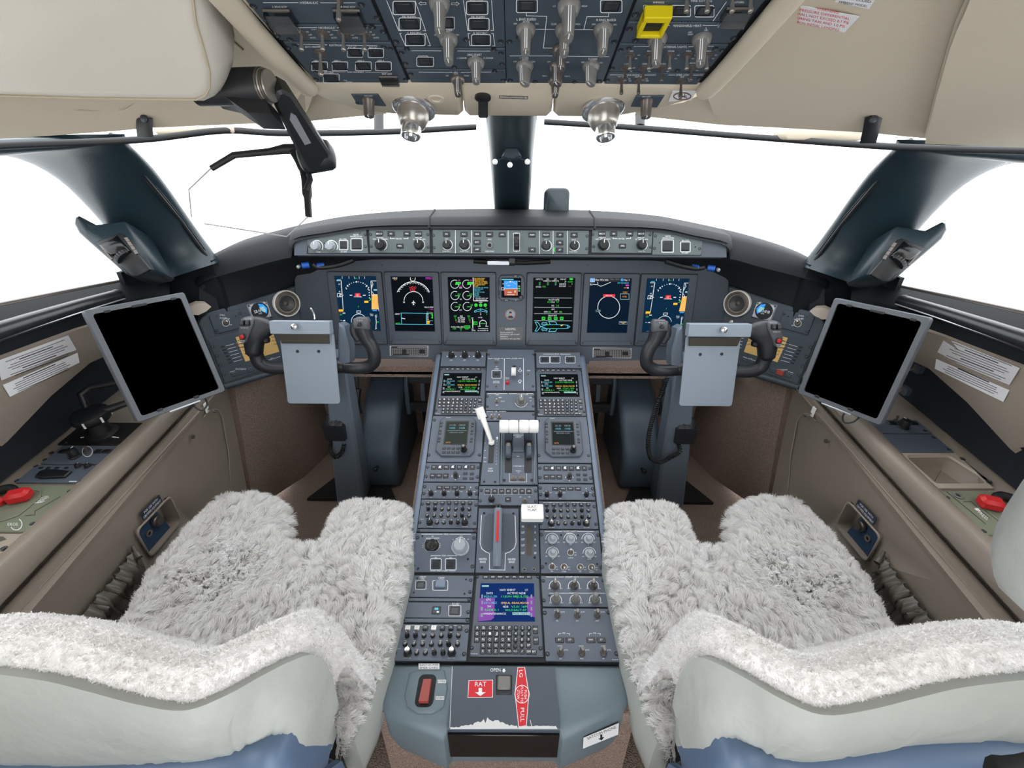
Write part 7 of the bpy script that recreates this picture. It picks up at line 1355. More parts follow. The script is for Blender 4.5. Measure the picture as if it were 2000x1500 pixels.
# ================================================================ tablets in their frames
TAB = [((-.9198, 1.0854, .7484), ((.516, -.222, .827), (.854, .205, -.478), (-.064, .953, .296)), .2914, 'left'), ((.9384, 1.1112, .7363), ((.492, .131, -.861), (-.868, .142, -.475), (.06, .981, .184)), .2894, 'right')]
for c, R3, h, lab in TAB:
    c = CAM+(V(c)-CAM)*.885; h *= .885; w = .222*.885      # a 10 inch class tablet
    Mx = Matrix([[*R3[i], c[i]] for i in range(3)]+[[0, 0, 0, 1]])
    t_ = thing('tablet', 'black screened tablet in a grey holder at the %s side window' % lab, 'tablet', Mx, 'side window tablets')
    O = rrect(w, h, .006, 3); I = rrect(w-.024, h-.022, .006, 3); b = MB()
    b.loft([[(p[0], p[1], -.014) for p in O], [(p[0], p[1], 0) for p in O], [(p[0]*.985, p[1]*.988, .002) for p in O], [(p[0], p[1], .002) for p in I], [(p[0], p[1], -.003) for p in I]], 'tablet_frame', caps=False); obj('holder_frame', b, t_)
    b = MB(); b.prism(rrect(w-.02, h-.018, .006, 3), -.013, -.0028, 'glass_black'); obj('screen', b, t_)
    for x, y in ((-.06, h/2-.011), (.0, h/2-.011), (.07, h/2-.011), (-.05, -h/2+.011), (.03, -h/2+.011)): b = MB(); b.box((x, y, .002), (.012 if x else .03, .006, .003), 'black', ch=.001); obj('retaining_tab', b, t_)
    b = MB(); b.box((.0, -h/2-.001, .001), (.07, .004, .006), 'alu', ch=.001); obj('slide_latch', b, t_)
    b = MB(); sd = 1 if lab == 'right' else -1; b.tube([(0, 0, -.014), (0, -.02, -.05)], .012, 'black', 12); b.box((0, 0, -.018), (.08, .08, .008), 'black', ch=.003); obj('mount', b, t_)
    b = MB(); b.tube(cr([(.02, -h/2, -.004), (.02, -h/2-.014, .0), (.03, -h/2-.024, .004), (.045, -h/2-.016, .002), (.05, -h/2-.002, -.006)], 5), .0022, 'black', 8); obj('charging_cable', b, t_)
# ================================================================ console top fittings
SLP = (ztop(.9)-ztop(.6))/.3
CFL = Fr((-1.0, .7, ztop(.7)+.0045), (1, 0, 0), (0, 1, SLP)); CFR = Fr((1.0, .7, ztop(.7)+.0045), (1, 0, 0), (0, 1, SLP))
m = Mod('tiller_plate', 'black plate with the nosewheel steering tiller on the left console', 'tiller', CFL, 'LW', [(450, 200), (880, 190), (725, 322), (362, 328)], 'mat_black', th=.004)
q = m.xy(600, 262); b = MB(); b.lathe([(.034, 0), (.034, .004), (.024, .010), (.021, .036), (.021, .040)], 'black', 26); bo = obj('tiller_post', b, m.root, T(q.x, q.y, 0), smooth=50)
b = MB(); b.lathe([(.021, .034), (.036, .040), (.040, .050), (.038, .060), (.030, .064), (.0002, .064)], 'black', 30); tw = obj('tiller_wheel', b, m.root, T(q.x-.006, q.y+.004, 0), smooth=50)
for a in (200, 250, 300): b = MB(); b.box((0, 0, 0), (.004, .002, .014), 'white_print', M=RZ(a) @ T(0, .0395, .05)); obj('index_mark', b, tw)
b = MB(); b.tube([(.02, .01, .056), (.075, .05, .062), (.10, .07, .066)], [.010, .007, .006], 'black', 12); obj('tiller_handle', b, tw, smooth=50); b = MB(); b.tube([(-.02, .02, .058), (-.03, .035, .09), (-.012, .05, .10), (.05, .075, .10)], .008, 'black', 10); obj('tiller_crank', b, tw, smooth=50)
m.d.poly([(470, 282), (520, 276), (522, 282), (472, 288)]); m.d.poly([(650, 276), (698, 282), (697, 288), (650, 282)]); m.screws([(390, 315), (725, 302), (460, 205)], .004); m.done()
m = Mod('console_switch_control_unit', 'grey left console panel with one black knob and small toggles', 'control panel', CFL, 'LW', [(362, 332), (742, 326), (600, 438), (228, 440)], 'panel', th=.004)
q = m.xy(440, 392); m.add('knob', m_knob(.0105, .022, 'knob_black'), 440, 395); m.tog(512, 368, .006, .016, -10, 'nickel_dark'); m.d.arc(512, 366, 30, 0, 360, 4)
for x in (372, 425, 580, 630): m.btn(x, 366, 44, 22, .003, 'black')
m.screws([(300, 372), (262, 412), (670, 368), (615, 418)], .0042); m.done()
m = Mod('microphone_stowage', 'grey left console panel with a black sliding latch', 'control panel', CFL, 'LW', [(222, 445), (594, 443), (480, 548), (68, 549)], 'panel', th=.004)
b = MB(); P = [tuple(m.xy(*p)) for p in ((210, 520), (240, 528), (385, 522), (425, 488), (345, 478), (280, 476), (235, 490))]; b.prism(P, -.001, .006, 'black', ch=.002); obj('slide_latch', b, m.root)
for x in (460, 515): m.add('knob', m_knob(.006, .008, 'knob_black'), x, 455)
for x in (240, 285, 335, 390): m.btn(x, 462, 22, 10, .0015, 'gap', 'indicator')
m.d.line([(405, 541), (450, 541)], 5); m.screws([(98, 535), (210, 450), (475, 540), (580, 452)], .0042); m.done()
def oxy(label, fr, z, quad, hole, hx, txt, s):
    m = Mod('oxygen_mask_box', label, 'oxygen box', fr, z, quad, 'green_box', th=.012, ch=.002, group='oxygen mask boxes')
    P = [tuple(m.xy(*p)) for p in hole]; ar = sum(P[i][0]*P[(i+1) % len(P)][1]-P[(i+1) % len(P)][0]*P[i][1] for i in range(len(P))); P = P if ar > 0 else P[::-1]
    b = MB(); b.loft([[(p[0], p[1], .0012) for p in inset(P, -.002)], [(p[0], p[1], .002) for p in P], [(p[0], p[1], -.004) for p in inset(P, .004)], [(p[0], p[1], -.005) for p in inset(P, .006)]], 'green_box'); b.prism(inset(P, .006), .0, .0008, 'navy_felt'); obj('opening', b, m.root, smooth=50)
    q = m.xy(*hx); b = MB(); b.box((0, 0, .012), (.040, .028, .024), 'red', RZ(-20*s) , ch=.006); b.box((-.034*-s if s > 0 else -.034, -.012, .008), (.028, .02, .016), 'red', ch=.005); obj('red_grip', b, m.root, T(q.x, q.y, 0))
    b = MB(); b.tube(cr([(q.x+.01*s, q.y-.01, .004), (q.x-.03*-s, q.y+.018, .012), (q.x-.06*-s, q.y+.012, .01), (q.x-.08*-s, q.y-.01, .004)], 6), .009, 'black', 10); obj('hose', b, m.root, smooth=60)
    txt(m); m.done(); return m
oxy('green oxygen mask box with red grips on the left console', CFL, 'LW', [(60, 556), (455, 560), (150, 838), (-260, 835)], [(-150, 800), (20, 770), (110, 740), (232, 640), (236, 605), (205, 596), (60, 600), (-110, 720)], (130, 648),
    lambda m: (m.t('OXYGEN', 252, 640, 16, rot=16, w=66), m.t('MASK', 242, 656, 16, rot=16, w=44), m.d.line([(203, 668), (250, 662)], 4), m.t('EROS', 75, 792, 17, w=60), m.d.arc(95, 792, 34, -150, 60, 5), m.d.line([(145, 742), (205, 738), (205, 715), (355, 630)], 3, 'k'), m.screws([(408, 597), (190, 788)], .0046)), -1)
oxy('green oxygen mask box half hidden by the right seat headrest', CFR, 'RW', [(942, 598), (1330, 592), (1600, 850), (1217, 858)], [(1160, 655), (1190, 648), (1330, 650), (1400, 700), (1400, 760), (1290, 770), (1210, 705)], (1225, 690),
    lambda m: (m.t('PRESS', 1200, 740, 17, rot=-40, w=70), m.d.poly([(1148, 700), (1175, 695), (1188, 715), (1160, 712)]), m.d.line([(1085, 660), (1130, 660), (1240, 760)], 3, 'k'), m.d.line([(985, 600), (1215, 790)], 3, 'k'), m.screws([(992, 635), (1205, 832)], .0046), m.add('jack', m_jack(.009), 1052, 627)), 1)
b = MB(); q = [CFL.uv(*zp('LW', *p)) for p in ((-300, 850), (130, 845), (-40, 1000), (-460, 1000))]; c = sum(q, V((0, 0)))/4; b.prism([tuple(p-c) for p in q[::-1]], -.004, 0, 'taupe_light', ch=.001); o = obj('console_tray', b, None, CFL.mat(c.x, c.y)); tag(o, 'tan tray plate at the left frame edge behind the oxygen box', 'tray')
q2 = CFL.uv(*zp('LW', 20, 935))-c; link('fastener', m_quarter(.006), o, T(q2.x, q2.y, 0)); b = MB(); q3 = [tuple(CFL.uv(*zp('LW', *p))-c) for p in ((-250, 950), (-30, 905), (38, 880), (20, 865), (-200, 865))]; b.prism(q3, -.001, .0008, 'pocket_leather'); obj('tray_well', b, o)
m = Mod('console_switch_control_unit', 'grey right console panel with a black knob under the tablet', 'control panel', CFR, 'RW', [(477, 178), (813, 178), (905, 258), (566, 258)], 'panel', th=.004)
m.add('knob', m_knob(.012, .022, 'knob_black'), 730, 222); m.tog(690, 188, .006, .016, -10, 'nickel_dark')
for x in (665, 790): m.btn(x, 200, 44, 20, .003, 'black')
m.screws([(540, 235), (860, 243)], .0042); m.done()
m = Mod('console_blank_control_unit', 'plain blue grey panel on the right console before the tray', 'control panel', CFR, 'RW', [(569, 262), (910, 262), (1030, 370), (690, 370)], 'panel', th=.004); m.screws([(588, 283), (912, 283), (665, 352), (1002, 354)], .0046); m.done()
# open tray in the right console
tr = thing('console_tray', 'open tan storage tray in the right console', 'tray', CFR.mat()); P = [tuple(CFR.uv(*zp('RW', *p))) for p in ((905, 580), (1262, 580), (1040, 374), (692, 374))]; H = [tuple(CFR.uv(*zp('RW', *p))) for p in ((930, 553), (1225, 553), (1230, 530), (1010, 392), (985, 386), (760, 386), (755, 400), (905, 535))]
H2 = inset(H, .0); k8 = lambda z, d: [(p[0], p[1], z) for p in inset(H, d)]
O8 = [P[0], P[1], ((P[1][0]*.8+P[2][0]*.2), (P[1][1]*.8+P[2][1]*.2)), ((P[1][0]*.2+P[2][0]*.8), (P[1][1]*.2+P[2][1]*.8)), P[2], P[3], ((P[3][0]*.9+P[0][0]*.1), (P[3][1]*.9+P[0][1]*.1)), ((P[3][0]*.1+P[0][0]*.9), (P[3][1]*.1+P[0][1]*.9))]
b = MB(); b.loft([[(p[0], p[1], -.005) for p in O8], [(p[0], p[1], .0) for p in O8], k8(.0, 0), k8(-.004, .002), k8(-.0042, .004)], 'taupe_light', caps=False); obj('rim', b, tr); b = MB(); b.loft([k8(-.002, .001), k8(-.028, .006), k8(-.036, .014)], 'taupe', caps=False); b.prism(inset(H, .013), -.040, -.036, 'taupe'); obj('basin', b, tr, smooth=60)
hx = [sum(p[k] for p in H)/8 for k in (0, 1)]; hw = max(p[0] for p in H)-min(p[0] for p in H); hh_ = max(p[1] for p in H)-min(p[1] for p in H); TRAYCUT = (CFR.mat(hx[0], hx[1], -.02), (hw*.995, hh_*.995, .06))
for x, y in ((735, 408), (862, 532), (1080, 408), (1235, 540)): q = CFR.uv(*zp('RW', x, y)); link('fastener', m_quarter(.0055), tr, T(q.x, q.y, 0))
# ================================================================ sockets, labels, pockets and hooks on the side walls
def cut(o, M, dims):
    b = MB(); b.box((0, 0, 0), dims, 'taupe'); c = obj('cutter', b, None, M); md = o.modifiers.new('cut', 'BOOLEAN'); md.object = c; md.operation = 'DIFFERENCE'; md.solver = 'EXACT'
    dg = bpy.context.evaluated_depsgraph_get(); me = bpy.data.meshes.new_from_object(o.evaluated_get(dg)); o.modifiers.clear(); o.data = me; bpy.data.objects.remove(c)
XW = .866
for s in SIDES:
    side = 'left' if s < 0 else 'right'; LWF = Fr(at(LWx := 308, 1035, X=-XW), (0, 1, 0), (0, 0, 1))
    g = lambda x, y: LWF.uv(*zp('LW', x, y)); fr = LWF if s < 0 else Fr(flip(LWF.o, 1), (0, -1, 0), (0, 0, 1)); k = -s
    a = [g(*p) for p in ((800, 845), (985, 630), (1060, 755), (890, 985))]; u0, u1 = (a[0].x+a[3].x)/2, (a[1].x+a[2].x)/2; v1, v0 = (a[0].y+a[1].y)/2, (a[2].y+a[3].y)/2; cu, cv, w, h = (u0+u1)/2*k, (v0+v1)/2, u1-u0, v1-v0
    wl = bpy.data.objects['wall_'+side]
    if s > 0: cut(wl, *TRAYCUT)
    cut(wl, fr.mat(cu, cv, -.01), (w, h, .08))
    r_ = thing('socket_recess', 'recess with a headset socket plate in the %s side wall' % side, 'socket', fr.mat(cu, cv), 'headset socket recesses')
    O = rrect(w, h, .012, 3); b = MB(); b.loft([[(p[0]*1.06, p[1]*1.09, .0005) for p in O], [(p[0]*1.04, p[1]*1.06, .003) for p in O], [(p[0]*.99, p[1]*.98, .002) for p in O], [(p[0]*.95, p[1]*.94, -.036) for p in O]], 'taupe', caps=False); b.prism([(p[0]*.96, p[1]*.96) for p in O], -.040, -.036, 'taupe'); obj('recess_liner', b, r_, smooth=50)
    b = MB(); b.box((-w*.08*k, -h*.10, -.026), (w*.72, h*.66, .012), 'socket_blue', RX(-14)); pl = obj('socket_plate', b, r_); b = MB(); b.lathe([(.014, 0), (.014, .006), (.011, .008), (.011, .014), (.0002, .015)], 'nickel_dark', 20); obj('round_plug', b, pl, T(w*.10*k, h*.05, -.018)); b = MB(); b.lathe([(.009, 0), (.009, .003), (.006, .004), (.005, .001), (.0002, .001)], 'steel', 18); b.lathe([(.005, .0005), (.005, .0012), (.0002, .0012)], 'gap', 10); obj('jack_socket', b, pl, T(-w*.16*k, -h*.08, -.018))
    q = [g(*p) for p in ((825, 745), (935, 625), (943, 652), (836, 772))]; cx = sum(p.x for p in q)/4; cy = sum(p.y for p in q)/4
    b = MB(); ww, hh = (q[1].x+q[2].x-q[0].x-q[3].x)/2, .022; b.prism(rrect(ww, hh, .003, 2), 0, .0008, 'navy_print'); o = obj('equipment_label', b, None, fr.mat(cx*k, v1+hh*.9, .0012)); tag(o, 'dark blue FOR USE WITH CERTIFIED EQUIPMENT label on the %s wall' % side, 'label')
    d = Draw(lambda x, y: V((x, -y)), lift=.001, mats=lambda c: PM[c]); d.text('FOR USE WITH', 0, -.005, .006, w=ww*.7); d.text('CERTIFIED EQUIPMENT', 0, .005, .006, w=ww*.9); d.done('lettering', o)
    # gathered leather pocket
    pk = thing('map_pocket', 'gathered dark leather pocket on the %s side wall' % side, 'pocket', Matrix(), 'map pockets')
    A, B = at(270, 1082, X=-.852), at(155, 1225, X=-.852); D_ = (B-A); B2 = A+D_*1.5; rows = []; n = 150; random.seed(5+s)
    fr_ = [random.uniform(0, 6.28) for _ in range(8)]
    for i in range(n+1):
        t = i/n; c = A+(B2-A)*t; env = min(1, t*7)**.6*(1-.0*t); ruf = abs(math.sin(t*50+1.9*math.sin(t*19+fr_[0])+.8*math.sin(t*43+fr_[2])))**.6; r2 = .5+.5*math.sin(t*120+fr_[1]+2*math.sin(t*23)); row = []
        for j in range(13):
            v = j/12; bulge = math.sin(min(1, v*1.9)*math.pi*.5)*.022+(.020*math.exp(-((v-.10)/.09)**2))*(.35+.8*ruf)+.012*(abs(math.sin(t*44+v*5+1.5*math.sin(t*13+fr_[3])))*(1-v)**.7)*math.sin(math.pi*min(1, v*1.2))+.003*math.sin(t*170+v*14)*(1-v)
            row.append(flip(V((c.x-.012+bulge*env*1.1, c.y+.006*math.sin(v*9+t*50), c.z+.010-v*.16*env-(.004*ruf if v < .2 else 0))), s))
        rows.append(row)
    b = MB(); b.sheet(rows if s > 0 else rows[::-1], .003, 'pocket_leather'); obj('gathered_leather', b, pk, smooth=80)
    b = MB(); b.tube([flip(p, s) for p in cr([A+V((-.01, .006, .02)), A+V((-.004, 0, .008)), A+D_*.06+V((.01, 0, .0))], 5)], [.004]*6+[.007]*5, 'pocket_leather', 8); obj('pull_tab', b, pk, smooth=60)
    # raised inner panel outline, white hook and button
    p = at(403, 796, X=-.862); hk = thing('coat_hook', 'small white hook on the forward end of the %s wall' % side, 'hook', T(*flip(p, s)), 'wall hooks'); b = MB(); b.box((0, 0, 0), (.004, .014, .03), 'white_plastic', ch=.001); obj('plate', b, hk); b = MB(); b.tube([(.004*k, 0, -.004), (.014*k, 0, -.014), (.014*k, .006, -.02), (.008*k, .01, -.016)], .0025, 'nickel_dark', 6); obj('wire_hook', b, hk)
    p = at(377, 853, X=-XW); bt = thing('wall_stud', 'single round metal stud on the %s side wall' % side, 'stud', Fr(flip(p, s), (0, -s, 0), (0, 0, 1)).mat(0, 0, .001), 'wall studs'); b = MB(); b.lathe([(.006, -.002), (.006, .001), (.004, .002), (.0002, .002)], 'nickel_dark', 14); obj('stud_head', b, bt)
    P = [at(*q, X=-XW-.001) for q in ((397, 815), (412, 800), (425, 800), (434, 812), (446, 880), (452, 965))]; b = MB(); b.tube([flip(p, s) for p in P], .002, 'taupe', 8); struct(obj('trim_%d' % (13+(s > 0)), b, smooth=60))
    # leather clad air outlet on the pillar
    av = thing('pillar_air_outlet', 'leather clad air outlet with ribbed thumb wheel on the %s pillar' % side, 'air vent', Matrix(), 'pillar air outlets')
    PLF = Fr(at(240, 482, d=1.10), _R+_D*.25, _U); zz = lambda x, y: PLF.uv(x/3.75, 400+y/3.75)
    def part(nm, polys, z0, z1, mt, ch=.0, parent=av, sm=50):
        b = MB(); Pp = [tuple(zz(*p)) for p in polys]; ar = sum(Pp[i][0]*Pp[(i+1) % len(Pp)][1]-Pp[(i+1) % len(Pp)][0]*Pp[i][1] for i in range(len(Pp))); Pp = Pp if ar > 0 else Pp[::-1]
        b.prism(Pp, z0, z1, mt, M=PLF.mat(), ch=ch)
        if s > 0: b.v = [(-x, y, z) for x, y, z in b.v]
        return obj(nm, b, parent, smooth=sm)
    part('leather_box', [(565, 150), (572, 100), (600, 92), (668, 165), (930, 130), (960, 150), (1150, 480), (1130, 500), (1000, 530), (940, 515), (655, 265), (600, 215)], -.09, .014, 'pillar', .005); part('bezel', [(730, 290), (905, 222), (935, 235), (1135, 485), (1040, 540), (990, 535)], .012, .019, 'black', .003); part('grille_block', [(775, 318), (900, 250), (1000, 362), (870, 395), (840, 375)], .016, .028, 'black_gloss', .003)
    b = MB(); q = zz(935, 395); b.lathe([(.019, -.005), (.020, 0), (.019, .005)], 'black', 36, M=PLF.mat(q.x, q.y, .018) @ RZ(-40) @ RY(90), flute=18, famp=.05)
    if s > 0: b.v = [(-x, y, z) for x, y, z in b.v]
    obj('thumb_wheel', b, av, smooth=30)
    for e in range(4):
        part('louvre', [(945+e*22, 262+e*30), (968+e*22, 258+e*30), (990+e*20, 285+e*30), (966+e*20, 290+e*30)], .018, .022, 'nickel_dark'); part('louvre', [(778+e*18, 330+e*22), (790+e*18, 325+e*22), (812+e*18, 350+e*22), (800+e*18, 355+e*22)], .018, .022, 'nickel_dark')

for px, py, d in ((1787, 719, 'upper'), (1762, 762, 'lower')):
    p = at(px, py, X=1.03); o = thing('wall_switch', 'small %s toggle switch in the dark pocket behind the right tablet' % d, 'switch', Fr(p, (0, -1, 0), (0, 0, 1)).mat()); link('toggle_switch', m_toggle(.006, .014, 20, 'steel'), o, Matrix()); b = MB(); b.prism(rrect(.03, .022, .006, 3), -.012, .0, 'panel_dark'); obj('mounting_block', b, o)
# ================================================================ pilot seats with sheepskin covers
def furmat(name, c0, c1):
    m = bpy.data.materials.new(name); m.use_nodes = True; nt = m.node_tree; b = nt.nodes['Principled BSDF']; pass
    a = nt.nodes.new('ShaderNodeAttribute'); a.attribute_name = 'tone'; r = nt.nodes.new('ShaderNodeValToRGB'); r.color_ramp.elements[0].color = (*lin(c0), 1); r.color_ramp.elements[1].color = (*lin(c1), 1)
    nt.links.new(a.outputs['Fac'], r.inputs['Fac']); nt.nodes.remove(b); d = nt.nodes.new('ShaderNodeBsdfDiffuse'); t = nt.nodes.new('ShaderNodeBsdfTranslucent'); x = nt.nodes.new('ShaderNodeMixShader'); x.inputs[0].default_value = .5
    for k in (d, t): nt.links.new(r.outputs['Color'], k.inputs['Color'])
    nt.links.new(d.outputs[0], x.inputs[1]); nt.links.new(t.outputs[0], x.inputs[2]); nt.links.new(x.outputs[0], nt.nodes['Material Output'].inputs[0]); MATS[name] = m
furmat('wool', (246, 244, 243), (255, 255, 255))
rng = np.random.default_rng(11)
def wavefield(p, seed, freq, n=6):
    r = np.random.default_rng(seed); out = np.zeros(len(p))
    for _ in range(n):
        k = r.normal(0, freq, 2); out += np.sin(p[:, 0]*k[0]+p[:, 1]*k[1]+r.uniform(0, 6.28))
    return out/n**.5
def hair_mesh(name, P, N, lean, L, wid, cell, seed, clump=.55, curl=.25, flat=1, jit_=.55):
    """tapered, bent locks as plain triangles: base pair, middle pair, tip"""
    n = len(P); r = np.random.default_rng(seed)
    key = np.floor(P/cell).astype(np.int64); key[:, 2] *= flat; hsh = (key[:, 0]*73856093 ^ key[:, 1]*19349663 ^ key[:, 2]*83492791) & 0xffff
    rt = np.random.default_rng(seed+1).normal(0, 1, (65536, 3)); jit = rt[hsh]*.5
    d = lean+jit*jit_+r.normal(0, .22, (n, 3)); d -= N*np.sum(d*N, 1, keepdims=True)*.5; d /= np.linalg.norm(d, axis=1, keepdims=True)+1e-9
    up = .42+.22*r.random(n); dirv = N*up[:, None]+d*(1.05-up[:, None]*.5); dirv /= np.linalg.norm(dirv, axis=1, keepdims=True)
    tip = P+dirv*L[:, None]
    cc = (key+.5)*cell+rt[(hsh*7+13) & 0xffff]*cell*.3; cc[:, 2] = cc[:, 2] if flat else P[:, 2]; ctip = cc+dirv*L[:, None]*.95; ctip += N*np.sum((P-cc)*N, 1, keepdims=True)
    tip = tip*(1-clump)+ctip*clump; mid = P*.5+tip*.5+N*(L*curl)[:, None]+r.normal(0, .0012, (n, 3))
    side = np.cross(dirv, N); side /= np.linalg.norm(side, axis=1, keepdims=True)+1e-9; a = r.uniform(0, 6.28, n); side = side*np.cos(a)[:, None]+np.cross(dirv, side)*np.sin(a)[:, None]
    w = (wid*(.7+.6*r.random(n)))[:, None]
    vs = np.stack([P-side*w*.5, P+side*w*.5, mid-side*w*.45, mid+side*w*.45, tip], 1).reshape(-1, 3)
    i = np.arange(n)[:, None]*5; tris = np.concatenate([i+[0, 1, 3], i+[0, 3, 2], i+[2, 3, 4]], 1).reshape(-1, 3)
    me = bpy.data.meshes.new(name); me.vertices.add(len(vs)); me.vertices.foreach_set('co', vs.astype(np.float32).ravel()); me.loops.add(tris.size); me.loops.foreach_set('vertex_index', tris.astype(np.int32).ravel())
    me.polygons.add(len(tris)); me.polygons.foreach_set('loop_start', np.arange(0, tris.size, 3, dtype=np.int32)); me.update(calc_edges=True)
    at_ = me.attributes.new('tone', 'FLOAT', 'POINT'); tone = np.clip(.62+.22*wavefield(P[:, :2], seed+5, 40)+r.normal(0, .13, n)+.12*rt[hsh][:, 0], 0, 1); tv = np.repeat(tone, 5).reshape(n, 5); tv[:, :2] *= .8; at_.data.foreach_set('value', tv.astype(np.float32).ravel())
    me.polygons.foreach_set('use_smooth', np.ones(len(tris), bool)); me.materials.append(MATS['wool']); return me
ZT = .445
SEAT_PX = [(402, 985), (412, 968), (440, 960), (500, 958), (536, 963), (554, 978), (560, 1005), (552, 1044), (592, 1052), (632, 1046), (642, 1008), (654, 986), (684, 971), (760, 972), (792, 980), (803, 998), (793, 1060), (762, 1180), (737, 1270), (700, 1370), (664, 1440), (300, 1440), (150, 1360), (215, 1243), (290, 1108), (360, 1024)]
POLY = np.array([tuple(at(x, y, Z=ZT)[:2]) for x, y in SEAT_PX])
def pdist(p, poly):
    a = poly; b = np.roll(poly, -1, 0); ab = b-a; d2 = np.full(len(p), 1e9); ins = np.zeros(len(p), bool)
    for i in range(len(a)):
        ap = p-a[i]; t = np.clip((ap@ab[i])/(ab[i]@ab[i]), 0, 1); q = ap-t[:, None]*ab[i]; d2 = np.minimum(d2, (q**2).sum(1))
        c = (a[i, 1] > p[:, 1]) != (b[i, 1] > p[:, 1]); xin = (b[i, 0]-a[i, 0])*(p[:, 1]-a[i, 1])/(b[i, 1]-a[i, 1]+1e-12)+a[i, 0]; ins ^= c & (p[:, 0] < xin)
    return np.sqrt(d2), ins
def top(p):
    d, ins = pdist(p, POLY); R = .032; q = 1-np.clip(d/R, 0, 1); z = ZT-.050+.050*np.sqrt(np.clip(1-q*q, 0, 1))
    z += .006*wavefield(p, 3, 60)*np.clip(d/.04, 0, 1)+.004*wavefield(p, 4, 25)-.014*np.exp(-(((p[:, 0]+.54)/.16)**2+((p[:, 1]-.62)/.18)**2)); return z, d, ins
def topn(p):
    e = .004; z0 = top(p)[0]; zx = top(p+[e, 0])[0]; zy = top(p+[0, e])[0]; n = np.stack([-(zx-z0)/e, -(zy-z0)/e, np.ones(len(p))], 1); n[:, :2] = np.clip(n[:, :2], -2.5, 2.5); return z0, n/np.linalg.norm(n, axis=1, keepdims=True)
# fleece ground on the cushion
lo, hi = POLY.min(0), POLY.max(0); gx = np.arange(lo[0]-.006, hi[0]+.012, .009); gy = np.arange(lo[1]-.006, hi[1]+.012, .009); X_, Y_ = np.meshgrid(gx, gy); gp = np.stack([X_.ravel(), Y_.ravel()], 1); gz, gd, gi = top(gp)
gok = gi & (gd > .003); idx = -np.ones(len(gp), int); idx[gok] = np.arange(gok.sum()); nx = len(gx); quads = []
for r_ in range(len(gy)-1):
    for c_ in range(nx-1):
        q = (r_*nx+c_, r_*nx+c_+1, (r_+1)*nx+c_+1, (r_+1)*nx+c_)
        if all(gok[k] for k in q): quads.append([int(idx[k]) for k in q])
GV = np.column_stack([gp[gok], gz[gok]-.006])
# hairs on the cushion
NH = 175000; cand = rng.uniform(lo, hi, (int(NH*1.6), 2)); d_, i_ = pdist(cand, POLY); cand = cand[i_][:NH]; cz, cn = topn(cand); cd_ = pdist(cand, POLY)[0]
HP = np.column_stack([cand, cz-.004]); ang = 1.2+1.3*wavefield(cand, 8, 9)+.8*wavefield(cand, 9, 30); lean = np.stack([np.cos(ang), np.sin(ang), np.zeros(len(ang))], 1); out = cn*[1, 1, 0]; edge = np.clip(1-cd_/.035, 0, 1)[:, None]; lean = lean*(1-edge)+out*1.0*edge
HL = .017+.007*rng.random(len(HP)); HL *= 1+.2*wavefield(cand, 10, 20); HL = np.clip(HL, .010, .028)
CUSH_FUR = hair_mesh('fleece_pile', HP, cn, lean, HL, np.full(len(HP), .0015), .012, 21, clump=.5, curl=.17, flat=0, jit_=.9)
# backrest rim, left seat: seam between fleece and leather, given from the inboard bolster to the middle, mirrored about the seat's centre line
XC = -.545
half = [at(*p, Y=y) for p, y in (((634, 1345), .325), ((628, 1308), .335), ((600, 1276), .330), ((560, 1283), .312), ((500, 1312), .288), ((440, 1345), .266), ((372, 1371), .252), ((290, 1360), .252), ((200, 1336), .258), ((110, 1314), .266), ((0, 1297), .276))]
half[-1].x = XC
half[0] = half[0]+V((0, 0, -.045)); SEAM = cr(half, 4); SEAM = SEAM+[V((2*XC-p.x, p.y, p.z)) for p in SEAM[-2::-1]]
def sect(p, i):
    """fleece cross section from the rear seam over the rim and down the front of the backrest"""
    n = len(SEAM); c = V((XC, .30, p.z)); t = SEAM[min(i+1, n-1)]-SEAM[max(i-1, 0)]; f = V((-t.y, t.x, 0)); f = f.normalized() if f.length > 1e-6 else V((0, 1, 0)); f = f if f.y > 0 else -f
    f = V((f.x*.12, 1, 0)).normalized(); u = V((0, 0, 1))
    return [p+f*-.001+u*-.008, p+f*.004+u*.010, p+f*.020+u*.022, p+f*.042+u*.018, p+f*.058+u*-.004, p+f*.070+u*-.06, p+f*.10+u*-.16, V((p.x*.96+XC*.04, .44, .455))]
SECT = [sect(p, i) for i, p in enumerate(SEAM)]
def grid_hairs(rows, n, seed, L, wid, zone):
    A = np.array([[tuple(q) for q in r] for r in rows]); nr, nc = A.shape[:2]; r = np.random.default_rng(seed)
    a = A[:-1, :-1]; b = A[1:, :-1]; c = A[:-1, 1:]; ar = np.linalg.norm(np.cross(b-a, c-a), axis=2); ar[:, zone:] *= .12; ar = ar.ravel(); k = r.choice(len(ar), n, p=ar/ar.sum()); i, j = k//(nc-1), k % (nc-1); s_, t_ = r.random(n)[:, None], r.random(n)[:, None]
    p00, p10, p01, p11 = A[i, j], A[i+1, j], A[i, j+1], A[i+1, j+1]; P = p00*(1-s_)*(1-t_)+p10*s_*(1-t_)+p01*(1-s_)*t_+p11*s_*t_; N = np.cross(p10-p00, p01-p00); N /= np.linalg.norm(N, axis=1, keepdims=True)+1e-9
    ref = P-np.array([XC, .34, .66]); sg = np.sign((N*np.array([0, 0, 1])).sum(1)+.001); N *= sg[:, None]
    dn = (p01-p00); dn /= np.linalg.norm(dn, axis=1, keepdims=True)+1e-9
    return P, N, dn
bp, bn, bd_ = grid_hairs(SECT, 85000, 31, .012, .001, 5)
BACK_FUR = hair_mesh('fleece_pile', bp-bn*.002, bn, -bd_*.5+rng.normal(0, .3, bp.shape), np.full(len(bp), .0075), np.full(len(bp), .0013), .006, 33, clump=.25, curl=.1)
